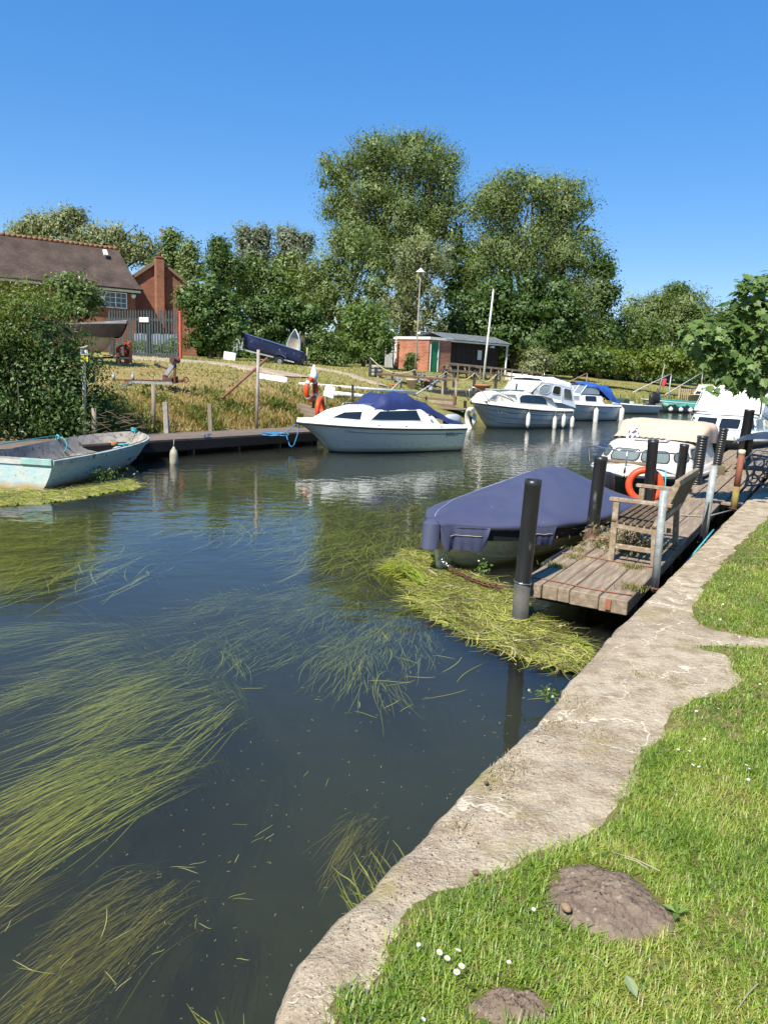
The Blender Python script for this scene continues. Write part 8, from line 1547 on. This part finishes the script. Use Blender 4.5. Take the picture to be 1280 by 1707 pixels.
# ------------------------------------------------------------------ near jetty
JO = np.array([1.23, 6.70]); JD = np.array([0.492, 0.8706]); JQ = np.array([0.8706, -0.492]); JZ = 0.35
def J(t, q_, z=0.0): p = JO+JD*t+JQ*q_; return Vector((p[0], p[1], JZ+z))
jt = thing('jetty', 'weathered plank jetty running along the quay on the right', 'jetty', (JO[0], JO[1], 0)); jt.rotation_euler = (0, 0, math.atan2(JD[1], JD[0]))
M_plank = mat('brown_jetty_plank', (0.27, 0.21, 0.15), (0.205, 0.155, 0.11), 2.2, 0.88, bump=0.006, bscale=20, stretch=(1, 9, 9), spec=0.15, c3=(0.37, 0.29, 0.21), c3scale=2.5, c3pos=(0.5, 0.72))
wd_ = [0.07, 0.145, 0.145, 0.11, 0.255, 0.245]; gaps = 0.006; y = 0.0; secs_ = [(0.0, 2.35), (2.37, 4.6), (4.62, 6.2)]
for k, w_ in enumerate(wd_):
    for si, (a_, b_) in enumerate(secs_):
        j0 = random.uniform(-0.02, 0.03) if si == 0 else 0.0; mb = MB(); mb.box(((a_+b_)/2+j0/2, -(y+w_/2), JZ-0.065+random.uniform(-0.004, 0.004)), (b_-a_-0.008-j0, w_-gaps, 0.13), Matrix.Rotation(random.uniform(-.004, .004), 3, 'Z')); mb.build('plank', M_plank, jt, bevel=0.008)
    y += w_
JW = y
for k in range(5):        # second length, planks a little apart
    w_ = 0.235; mb = MB(); mb.box((6.3+3.1, -(0.0+k*0.255+w_/2), JZ-0.045+random.uniform(-.004, .004)), (6.1, w_, 0.08)); mb.build('plank', M_plank, jt, bevel=0.008)
for k in range(5): w_ = 0.26; mb = MB(); mb.box((12.55+4.5, -(0.02+k*0.275+w_/2), JZ-0.045+0.03), (9.0, w_, 0.08)); mb.build('plank', M_plank, jt, bevel=0.008)
for t in (0.55, 2.36, 4.5, 6.25, 9.0, 12.4): mb = MB(); mb.box((t, -JW/2, JZ-0.21), (0.16, JW-0.06, 0.14)); mb.build('bearer', M_darkwood, jt)
mb = MB(); mb.box((6.25, -0.62, JZ+0.004), (0.10, 1.28, 0.05)); mb.build('cross_batten', M_plank, jt, bevel=0.01)
for t in (0.16, 1.32, 2.33): 
    mb = MB(); pts = [(t+0.02*math.sin(7*v_), -v_, JZ+0.008) for v_ in np.linspace(0.0, JW, 14)]; mb.tube(pts, 0.006, 5); mb.build('rust_strap', mat('rust_red_strap', (0.26, 0.10, 0.055), (0.18, 0.09, 0.06), 9, 0.9), jt)
M_redp = mat('worn_red_paint', (0.36, 0.11, 0.06), (0.26, 0.10, 0.06), 14, 0.85)
for (y_, w_) in ((0.035, 0.05), (0.815, 0.045)): mb = MB(); mb.box((-0.012, -y_, JZ-0.06), (0.016, w_, 0.085)); mb.build('red_mark', M_redp, jt)
mb = MB(); mb.box((1.3, 0.05, JZ-0.07), (0.9, 0.06, 0.12)); mb.build('rubbing_tyre', M_black, jt, bevel=0.02)
# black hollow plastic posts
def hollow(label, base, top, r, m, ribbed=False, group='black hollow mooring posts', capz=None):
    base = Vector(base); d = Vector(top)-base; n_ = d.length; t = thing('mooring_post', label, 'post', base, 0, group); mb = MB(); prof = [(r, 0)]
    if ribbed:
        k = int(n_/0.045)
        for i in range(k): z0 = n_*i/k; prof += [(r, z0), (r*1.0, z0+n_/k*0.45), (r*0.93, z0+n_/k*0.55), (r*0.93, z0+n_/k*0.95)]
    prof += [(r, n_-0.05), (r*1.04, n_-0.045), (r*1.04, n_), (r*0.86, n_), (r*0.84, n_-0.25), (0.001, n_-0.25)]
    mb.lathe(prof, (0, 0, 0), 18, axis=d, caps=False); mb.build('tube', m, t); return t
M_pile = mat('black_plastic_pile', (0.012, 0.013, 0.014), (0.022, 0.023, 0.024), 6, 0.38, spec=0.5, c3=(0.13, 0.13, 0.125), c3scale=14, c3pos=(0.64, 0.72), stretch=(1, 1, 0.35))
M_pilelow = mat('mud_stained_pile', (0.085, 0.08, 0.065), (0.04, 0.04, 0.036), 6, 0.7)
p1_ = hollow('nearest black mooring post, standing in the weed at the jetty end', (1.255, 6.60, 0.36), (1.275, 6.585, 1.29), 0.072, M_pile); mb = MB(); mb.tube([(0, 0, -1.5), (0, 0, 0.0)], 0.073, 14); mb.build('lower_pile', M_pilelow, p1_); mb = MB(); mb.torus((0, 0, 0.01), 0.077, 0.006, (0.1, 0, 1), 18, 6); mb.build('wire_tie', M_steel, p1_)
p2_ = hollow('black mooring post between the covered dinghy and the bench', (2.45, 8.86, 0.30), (2.47, 8.85, 1.28), 0.074, M_pile); mb = MB(); mb.tube([(0, 0, -1.4), (0, 0, 0.14)], 0.084, 14); mb.build('lower_pile', mat('red_brown_pile', (0.10, 0.05, 0.035), (0.05, 0.035, 0.03), 9, 0.8), p2_)
hollow('black mooring post carrying the orange lifebuoy by the bench', (4.02, 11.60, -0.6), (3.99, 11.58, 1.28), 0.078, M_pile)
hollow('shorter smooth black mooring post right of the lifebuoy', (4.98, 13.02, -0.6), (5.01, 13.0, 1.12), 0.075, M_pile)
hollow('ribbed black mooring post at the far end of the first jetty length', (5.56, 13.75, -0.3), (5.60, 13.73, 1.22), 0.095, M_pile, True)
p6 = hollow('ribbed black mooring post standing on a timber block', (6.62, 15.40, 0.42), (6.67, 15.38, 1.27), 0.085, M_pile, True); mb = MB(); mb.box((0, 0, 0.0), (0.26, 0.26, 0.22)); mb.build('block', mat('mossy_block', (0.16, 0.14, 0.07), (0.11, 0.10, 0.06), 6, 0.9), p6, bevel=0.01)
p7 = hollow('tallest thick black mooring post before the white cruiser', (8.52, 18.55, -0.2), (8.58, 18.5, 1.55), 0.115, M_pile); mb = MB(); mb.box((0.16, 0.1, 0.55), (0.12, 0.12, 1.1)); mb.build('fender_timber', M_black, p7)
p8 = post('grey square mooring post beside the far white cruiser', (11.15, 23.45, 0.3), (11.28, 23.40, 1.46), 0.13, mat('grey_painted_post', (0.13, 0.135, 0.14), (0.09, 0.095, 0.10), 4, 0.6), sq=True)
# lifebuoy on the third post
lifebuoy('orange lifebuoy leaning on a black post behind the bench', tuple(aty(1074, 809, 11.78)), (-0.20, -0.95, 0.12), 0.235, 0.055, bands=False)
mb = MB(); mb.tube([(4.16, 11.40, 0.86), (4.17, 11.38, 0.6), (4.14, 11.36, 0.42)], 0.010, 5); tag(mb.build('buoy_line', M_rope_cyan), 'short turquoise line hanging at the jetty lifebuoy', 'rope')
# pipe posts along the quay edge
def pipepost(label, b, t, r, m, m2=None, zz2=0.3, capm=None):
    b = Vector(b); d = Vector(t)-b; g_ = thing('pipe_post', label, 'post', b, 0, 'pipe posts along the quay edge'); mb = MB(); mb.tube([(0, 0, 0) if m2 is None else d*zz2, d], r, 12); mb.build('pipe', m, g_)
    if m2: mb = MB(); mb.tube([(0, 0, 0), d*zz2], r*1.01, 12); mb.build('lower_pipe', m2, g_)
    if capm: mb = MB(); mb.lathe([(r*1.1, 0), (r*1.1, 0.06), (r*0.7, 0.07)], d-Vector((0, 0, 0.03)), 12); mb.build('cap', capm, g_)
    mb = MB(); mb.torus((0, 0, 0.03), r*1.3, 0.012, (0.2, 0.1, 1), 14, 6); mb.build('rope_tie', M_rust, g_); return g_
pipepost('nearest galvanised pipe post, standing in front of the bench', (2.47, 6.72, 0.30), (2.45, 6.70, 1.23), 0.034, M_galv)
g2 = pipepost('grey pipe post right of the bench with a black angle iron', (3.87, 9.12, 0.22), (3.90, 9.13, 1.20), 0.042, M_galv); mb = MB(); mb.prism([(-0.07, -0.03, -0.02), (0.0, -0.05, -0.02), (0.0, -0.05, 0.55), (-0.03, -0.05, 0.35)], (0, 0.02, 0)); mb.build('angle_iron', M_black, g2)
pipepost('rust red pipe post with a yellow green lower half and pale top', (5.06, 11.02, 0.35), (5.09, 11.05, 1.20), 0.045, mat('rust_red_pipe', (0.27, 0.095, 0.055), (0.20, 0.075, 0.05), 7, 0.75), mat('yellow_green_pipe', (0.27, 0.22, 0.045), (0.22, 0.14, 0.05), 7, 0.8), 0.42, M_peach)
mb = MB(); mb.tube([(3.93, 9.0, 0.45), (3.7, 8.7, 0.36), (3.35, 8.25, 0.22), (3.1, 7.75, 0.25)], 0.011, 6); tag(mb.build('rope_end', M_rope_cyan), 'turquoise rope end in the gap between jetty and quay', 'rope')
mb = MB(); mb.tube([(3.35, 10.15, 0.37), (3.9, 10.4, 0.366), (4.4, 10.35, 0.366), (5.0, 10.95, 0.37)], 0.010, 6); tag(mb.build('ground_line', M_rope_grey), 'grey line lying across the jetty to the rust red post', 'rope')
# small weeds on the planks
q = np.random.default_rng(301); TP = []
for (t, v_, s_q, n) in ((0.75, 0.12, 0.05, 160), (1.2, 0.15, 0.06, 150), (1.55, 0.10, 0.05, 120), (0.42, 0.92, 0.06, 260), (1.2, 0.75, 0.05, 120), (2.1, 0.35, 0.12, 300), (1.9, 0.62, 0.15, 420), (2.35, 0.75, 0.10, 200), (3.9, 0.5, 0.08, 90)):
    c = J(t, v_); TP.append(np.column_stack([q.normal(c.x, s_q, n), q.normal(c.y, s_q, n), np.full(n, JZ+0.002)]))
TP = np.concatenate(TP); n = len(TP); tag(blades('jetty_moss', TP, q.uniform(0.02, 0.07, n), q.uniform(0.004, 0.008, n), leafmat('moss_tuft', (0.10, 0.12, 0.025), (0.32, 0.27, 0.09), 0.3), 1.0, 302), kind='stuff')
P = np.array([J(2.0, 0.45)])+q.normal(size=(520, 3))*np.array([0.20, 0.17, 0]); P[:, 2] = JZ+0.02+np.abs(q.normal(0, 0.12, 520)); v, f = leaf_geo(P, q.normal(size=(520, 3)), unit(q.normal(size=(520, 3))+np.array([0, 0, 0.8])), q.uniform(0.03, 0.08, 520), q.uniform(0.012, 0.03, 520), 0.1)
bw = thing('withered_plant', 'withered leafy plant growing through the planks under the bench', 'plant', (0, 0, 0)); bw.location = J(2.0, 0.45); o = fast_mesh('foliage', v-np.array(J(2.0, 0.45)), f, leafmat('withered_leaf', (0.10, 0.10, 0.03), (0.26, 0.20, 0.09), 0.3), bw); mb = MB()
for k in range(9): mb.tube([(0, 0, 0), (random.uniform(-.1, .1), random.uniform(-.1, .1), 0.12), (random.uniform(-.25, .25), random.uniform(-.2, .2), random.uniform(.12, .3))], 0.004, 4)
mb.build('stem', M_twig, bw)

# ------------------------------------------------------------------ timber bench facing the river
BO = Vector((2.29, 7.62, JZ))
be = thing('garden_bench', 'weathered slatted timber bench on the jetty, facing the river', 'bench', BO, 0)
bd = Vector((0.8706, -0.492, 0)).normalized(); bl = Vector((0.492, 0.8706, 0)).normalized()   # bd: front to back, bl: along the bench
be.rotation_euler = Matrix((bd, bl, Vector((0, 0, 1)))).transposed().to_euler()
M_teak = mat('weathered_teak', (0.30, 0.225, 0.145), (0.21, 0.15, 0.095), 5, 0.85, bump=0.002, bscale=40, stretch=(6, 1.2, 6), c3=(0.38, 0.33, 0.25), c3scale=3, c3pos=(0.5, 0.7))
M_teakshade = mat('shade_toned_teak_slat', (0.15, 0.105, 0.065), (0.085, 0.06, 0.04), 5, 0.85, bump=0.002, bscale=40, stretch=(6, 1.2, 6))  # teak darkened in colour so the bench back looks shaded; seat slats share it
BW = 1.28; DP = 0.47; rk = 0.15
def bb(p, q_, w_, h_, name, m=M_teak, up=(0, 0, 1)): mb = MB(); mb.bar(p, q_, w_, h_, up); return mb.build(name, m, be, bevel=0.004)
for y_ in (0.03, BW-0.03):
    bb((0.03, y_, 0), (0.03, y_, 0.62), 0.055, 0.06, 'leg', up=(1, 0, 0)); bb((DP-0.02, y_, 0.0), (DP-0.05, y_, 0.42), 0.055, 0.06, 'leg', up=(1, 0, 0)); bb((DP-0.05, y_, 0.40), (DP+rk-0.03, y_, 0.86), 0.055, 0.055, 'back_post', up=(1, 0, 0.5))
    bb((-0.04, y_, 0.635), (DP+0.09, y_, 0.635), 0.075, 0.035, 'armrest'); bb((0.05, y_, 0.38), (DP-0.06, y_, 0.36), 0.04, 0.07, 'seat_rail'); bb((0.05, y_, 0.16), (DP-0.06, y_, 0.16), 0.03, 0.05, 'stretcher')
bb((0.04, 0.05, 0.37), (0.04, BW-0.05, 0.37), 0.03, 0.075, 'front_rail')
for k in range(7): x = 0.025+k*0.066; z_ = 0.425-0.018*k/6; bb((x, -0.01, z_), (x, BW+0.01, z_), 0.048, 0.022, 'seat_slat', M_teakshade)
bb((DP+rk-0.035, 0, 0.86), (DP+rk-0.035, BW, 0.86), 0.045, 0.065, 'top_rail'); bb((DP-0.02, 0.05, 0.47), (DP-0.02, BW-0.05, 0.47), 0.035, 0.06, 'bottom_rail')
nb_ = 17
for k in range(nb_): y_ = 0.075+(BW-0.15)*k/(nb_-1); bb((DP-0.015, y_, 0.49), (DP+rk-0.045, y_, 0.84), 0.058, 0.016, 'back_slat', M_teakshade, up=(1, 0, 0.3))

# ------------------------------------------------------------------ iron bench further along
ib = thing('iron_bench', 'scrolled cast iron garden bench standing beyond the rust red post', 'bench', (5.98, 12.75, JZ+0.01)); ib.rotation_euler = (0, 0, math.atan2(JD[1], JD[0])-PI/2)
M_cast = mat('grey_cast_iron', (0.14, 0.145, 0.15), (0.09, 0.092, 0.095), 9, 0.55, spec=0.4)
for y_ in (0.0, 1.15):
    mb = MB(); mb.tube([(-0.06, y_, 0.0), (0.02, y_, 0.12), (0.04, y_, 0.30), (0.0, y_, 0.42), (0.10, y_, 0.45), (0.40, y_, 0.42), (0.50, y_, 0.55), (0.60, y_, 0.85)], 0.022, 7); mb.tube([(0.62, y_, 0.0), (0.50, y_, 0.15), (0.46, y_, 0.40)], 0.022, 7); mb.tube([(0.0, y_, 0.42), (-0.04, y_, 0.58), (0.05, y_, 0.66), (0.30, y_, 0.64), (0.50, y_, 0.60)], 0.02, 7)
    mb.torus((0.18, y_, 0.54), 0.075, 0.014, (0, 1, 0), 14, 6); mb.torus((0.34, y_, 0.53), 0.05, 0.012, (0, 1, 0), 12, 6); mb.torus((0.12, y_, 0.26), 0.07, 0.014, (0, 1, 0), 14, 6); mb.torus((0.30, y_, 0.28), 0.09, 0.014, (0, 1, 0), 14, 6); mb.tube([(0.04, y_, 0.14), (0.25, y_, 0.18), (0.50, y_, 0.14)], 0.014, 6); mb.build('end_frame', M_cast, ib)
for k in range(6): mb = MB(); mb.box((0.04+0.075*k, 0.575, 0.445-0.005*k), (0.06, 1.16, 0.018)); mb.build('seat_slat', mat('grey_slat', (0.22, 0.18, 0.155), (0.15, 0.125, 0.11), 5, 0.85), ib)
mb = MB()
for i in range(7): y_ = 0.10+i*0.16; mb.torus((0.54, y_, 0.66), 0.072, 0.013, (1, 0, -0.35), 14, 6); mb.torus((0.565, y_+0.08, 0.74), 0.045, 0.011, (1, 0, -0.35), 12, 6)
mb.tube([(0.505, 0.0, 0.57), (0.505, 1.15, 0.57)], 0.015, 6); mb.tube([(0.60, 0.0, 0.85), (0.62, 0.57, 0.92), (0.60, 1.15, 0.85)], 0.018, 6); mb.build('back_scrollwork', M_cast, ib)
# black tarpaulin over a skiff lying on the far jetty
sk = thing('tarpaulin_heap', 'black tarpaulin stretched over a low frame at the far end of the jetty', 'tarpaulin', (7.9, 15.6, 0.42)); sk.rotation_euler = (0, 0, math.atan2(JD[1], JD[0]))
mb = MB(); mb.loft([[Vector((x, y_, 0.62+0.10*math.cos(y_*1.6)*math.sin(PI*min(max((x+0.2)/3.2, 0), 1))-0.16*abs(y_)**3+0.012*math.sin(11*x+5*y_))) for y_ in np.linspace(-0.85, 0.85, 13)] for x in np.linspace(0, 3.0, 16)]); mb.build('sheet', mat('black_tarpaulin', (0.022, 0.025, 0.032), (0.035, 0.038, 0.045), 4, 0.45), sk)
for (x, y_) in ((0.3, -0.7), (0.3, 0.7), (2.7, -0.7), (2.7, 0.7)): mb = MB(); mb.box((x, y_, 0.25), (0.07, 0.07, 0.6)); mb.build('leg', M_oldwood, sk)

# ------------------------------------------------------------------ molehills, stones, daisies, leaves in the lawn
M_earth = mat('dry_mole_earth', (0.14, 0.105, 0.08), (0.20, 0.155, 0.118), 14, 0.97, bump=0.012, bscale=55, spec=0.05, c3=(0.26, 0.21, 0.165), c3scale=60, c3pos=(0.6, 0.68))
q = np.random.default_rng(401)
for i, (c, rx, ry, h_) in enumerate(MOLES):
    n = 70; xs_ = np.linspace(-1.25, 1.25, n); X, Y = np.meshgrid(xs_, xs_); th_ = np.arctan2(Y, X); rr = np.sqrt(X*X+Y*Y)*(1+0.10*np.sin(3*th_+i)+0.07*np.sin(5*th_+1)+0.04*np.sin(11*th_)); hgt = np.clip(1-rr**2.2, -0.4, 1)*h_
    px_ = c[0]+X*rx; py_ = c[1]+Y*ry; k_ = np.clip(1.1-rr, 0, 1)**0.5; hgt = hgt + k_*(0.014*vnoise(px_, py_, 9, 41)+0.012*vnoise(px_, py_, 30, 42)+0.0045*q.normal(size=X.shape)); Z = soil_z(px_, py_)-0.006+hgt; Z = np.where(rr > 1.1, -0.03+soil_z(px_, py_), Z)
    v = np.stack([px_-c[0], py_-c[1], Z-0.42], -1).reshape(-1, 3); ii = np.arange(n*n).reshape(n, n); f = np.stack([ii[:-1, :-1], ii[:-1, 1:], ii[1:, 1:], ii[1:, :-1]], -1).reshape(-1, 4); o = fast_mesh('molehill', v, f, M_earth, smooth=True); o.location = (c[0], c[1], 0.42)
    tag(o, ('larger molehill of dry brown earth in the lawn', 'smaller flat molehill at the bottom edge of the lawn')[i], 'molehill')
def stone(label, c, s, m, seed, name='stone', group=None):
    q_ = random.Random(seed); bm = bmesh.new(); bmesh.ops.create_icosphere(bm, subdivisions=2, radius=1.0)
    for v_ in bm.verts: v_.co *= 1+0.18*mnoise.noise(v_.co*1.3+Vector((seed, 0, 0))); v_.co = Vector((v_.co.x*s[0], v_.co.y*s[1], v_.co.z*s[2]))
    me = bpy.data.meshes.new(name); bm.to_mesh(me); bm.free(); me.polygons.foreach_set('use_smooth', [True]*len(me.polygons)); me.materials.append(m); o = bpy.data.objects.new(name, me); COL.objects.link(o); o.location = c; o.rotation_euler = (0, 0, q_.uniform(0, 3)); return tag(o, label, 'stone', group)
M_peb = mat('brown_pebble', (0.30, 0.20, 0.125), (0.22, 0.14, 0.09), 8, 0.7); M_peb2 = mat('dark_pebble', (0.16, 0.10, 0.075), (0.10, 0.07, 0.055), 8, 0.8)
p = atz(943, 1515, 0.48); stone('brown oval pebble lying on the larger molehill', (p[0], p[1], 0.487), (0.016, 0.022, 0.012), M_peb, 1)
p = atz(793, 1454, 0.43); stone('dark pebble on the concrete near the grass edge', (p[0], p[1], 0.43), (0.014, 0.012, 0.009), M_peb2, 2)
p = atz(810, 1305, 0.425); stone('small dark stone near the mossy crack of the quay', (p[0], p[1], 0.427), (0.012, 0.010, 0.007), M_peb2, 3)
q2 = random.Random(8); mb = MB()
for k in range(520):
    t = q2.random(); a = q2.uniform(0, 6.28); (c, rx, ry, h_) = MOLES[0] if k < 380 else MOLES[1]; r_ = t**0.5*1.18; x = c[0]+rx*r_*math.cos(a); y_ = c[1]+ry*r_*math.sin(a); z_ = 0.425+h_*max(0, 1-r_**2.2); s_q = q2.uniform(0.002, 0.009); mb.box((x, y_, z_), (s_q*1.5, s_q, s_q), Matrix.Rotation(a, 3, (0.3, 0.5, 0.8)))
tag(mb.build('earth_crumbs', M_earth, weld=False, jit=0.001), kind='stuff')
# daisies
M_petal = mat('daisy_petal', (0.82, 0.82, 0.78), None, 5, 0.6); M_yolk = mat('daisy_centre', (0.60, 0.42, 0.03), None, 5, 0.7)
mb = MB(); 
for k in range(13): a = 2*PI*k/13; d_ = Vector((math.cos(a), math.sin(a), 0.35)); e_ = Vector((-math.sin(a), math.cos(a), 0)); mb.add([d_*0.002, d_*0.006+e_*0.0013, d_*0.0095+e_*0.0010, d_*0.0105, d_*0.0095-e_*0.0010, d_*0.006-e_*0.0013], [(0, 1, 2, 3, 4, 5)])
dz = thing('daisy', 'x', 'daisy', (0, 0, -5), 0, 'daisies in the lawn'); mb.build('petals', M_petal, dz); mb = MB(); mb.lathe([(0.0028, 0.0005), (0.002, 0.002), (0.0, 0.0026)], (0, 0, 0.0005), 8); mb.build('centre', M_yolk, dz); mb = MB(); mb.tube([(0, 0, 0), (0.002, 0.001, -0.02), (0, 0, -0.05)], 0.0007, 5); mb.build('stem', L_grass, dz)
DZ = [(732, 1586, 'daisy furthest left of the cluster near the molehill'), (745, 1596, 'largest daisy in the middle of the cluster near the molehill'), (763, 1583, 'daisy at the top right of the cluster near the molehill'), (769, 1609, 'daisy at the right of the cluster near the molehill'), (761, 1619, 'lowest daisy of the cluster near the molehill'), (889, 1514, 'single daisy close to the left edge of the larger molehill'), (698, 1573, 'single daisy at the grass edge left of the cluster'), (705, 1697, 'daisy at the bottom left of the lawn'), (848, 1602, 'single daisy between the two molehills')]
for k, (px, py, lb_) in enumerate(DZ):
    p = atz(px, py, 0.50); o = dz if k == 0 else dup(dz); o.location = (p[0], p[1], 0.495); o['label'] = lb_; o.rotation_euler = (random.uniform(-.4, .4), random.uniform(-.4, .4), random.uniform(0, 6)); s_q = (1.0 if k < 5 else 0.7); o.scale = (s_q,)*3
for k in range(46):
    px = random.uniform(1120, 1275); py = random.uniform(880, 1300); p = atz(px, py, 0.47)
    if poly_sd(np.array([[p[0], p[1]]]), STONE)[0] < 0.08: continue
    o = dup(dz, (p[0], p[1], 0.468)); o['label'] = 'tiny white daisy in the lawn further along the quay'; o['group'] = 'small daisies further along the lawn'; o.scale = (0.8,)*3; o.rotation_euler = (random.uniform(-.5, .3), random.uniform(-.5, .3), 0)
# fallen leaf and broad dock leaf
mb = MB(); mb.add([(0, -0.035, 0), (0.016, -0.01, 0.006), (0.014, 0.02, 0.004), (0, 0.04, 0), (-0.014, 0.02, 0.004), (-0.016, -0.01, 0.006)], [(0, 1, 2, 3), (0, 3, 4, 5)]); o = mb.build('fallen_leaf', mat('grey_green_leaf', (0.20, 0.25, 0.12), None, 6, 0.6)); p = atz(1052, 1644, 0.48); o.location = (p[0], p[1], 0.478); o.rotation_euler = (0.15, 0, 0.15); tag(o, 'pale grey green fallen leaf lying in the grass', 'leaf')
mb = MB()
for a in (0.2, 1.4, 2.5, 4.2): c_, s_q = math.cos(a), math.sin(a); mb.add([(0, 0, 0), (c_*0.025-s_q*0.012, s_q*0.025+c_*0.012, 0.012), (c_*0.05, s_q*0.05, 0.008), (c_*0.025+s_q*0.012, s_q*0.025-c_*0.012, 0.012)], [(0, 1, 2, 3)])
o = mb.build('plantain', leafmat('plantain_leaf', (0.10, 0.19, 0.03), (0.17, 0.26, 0.05))); p = atz(1128, 1522, 0.47); o.location = (p[0], p[1], 0.47); tag(o, 'broad leaved plantain beside the right edge of the larger molehill', 'plant')
mb = MB()
for (a, b) in (((1020, 1420), (1100, 1452)), ((1040, 1430), (1080, 1448)), ((985, 1590), (1010, 1612)), ((1230, 1680), (1262, 1640))): pa = atz(*a, 0.468); pb = atz(*b, 0.475); mb.tube([pa, (np.array(pa)+np.array(pb))/2+np.array([0, 0, 0.008]), pb], 0.0016, 5)
tag(mb.build('dry_stalks', M_stage, weld=False), kind='stuff')
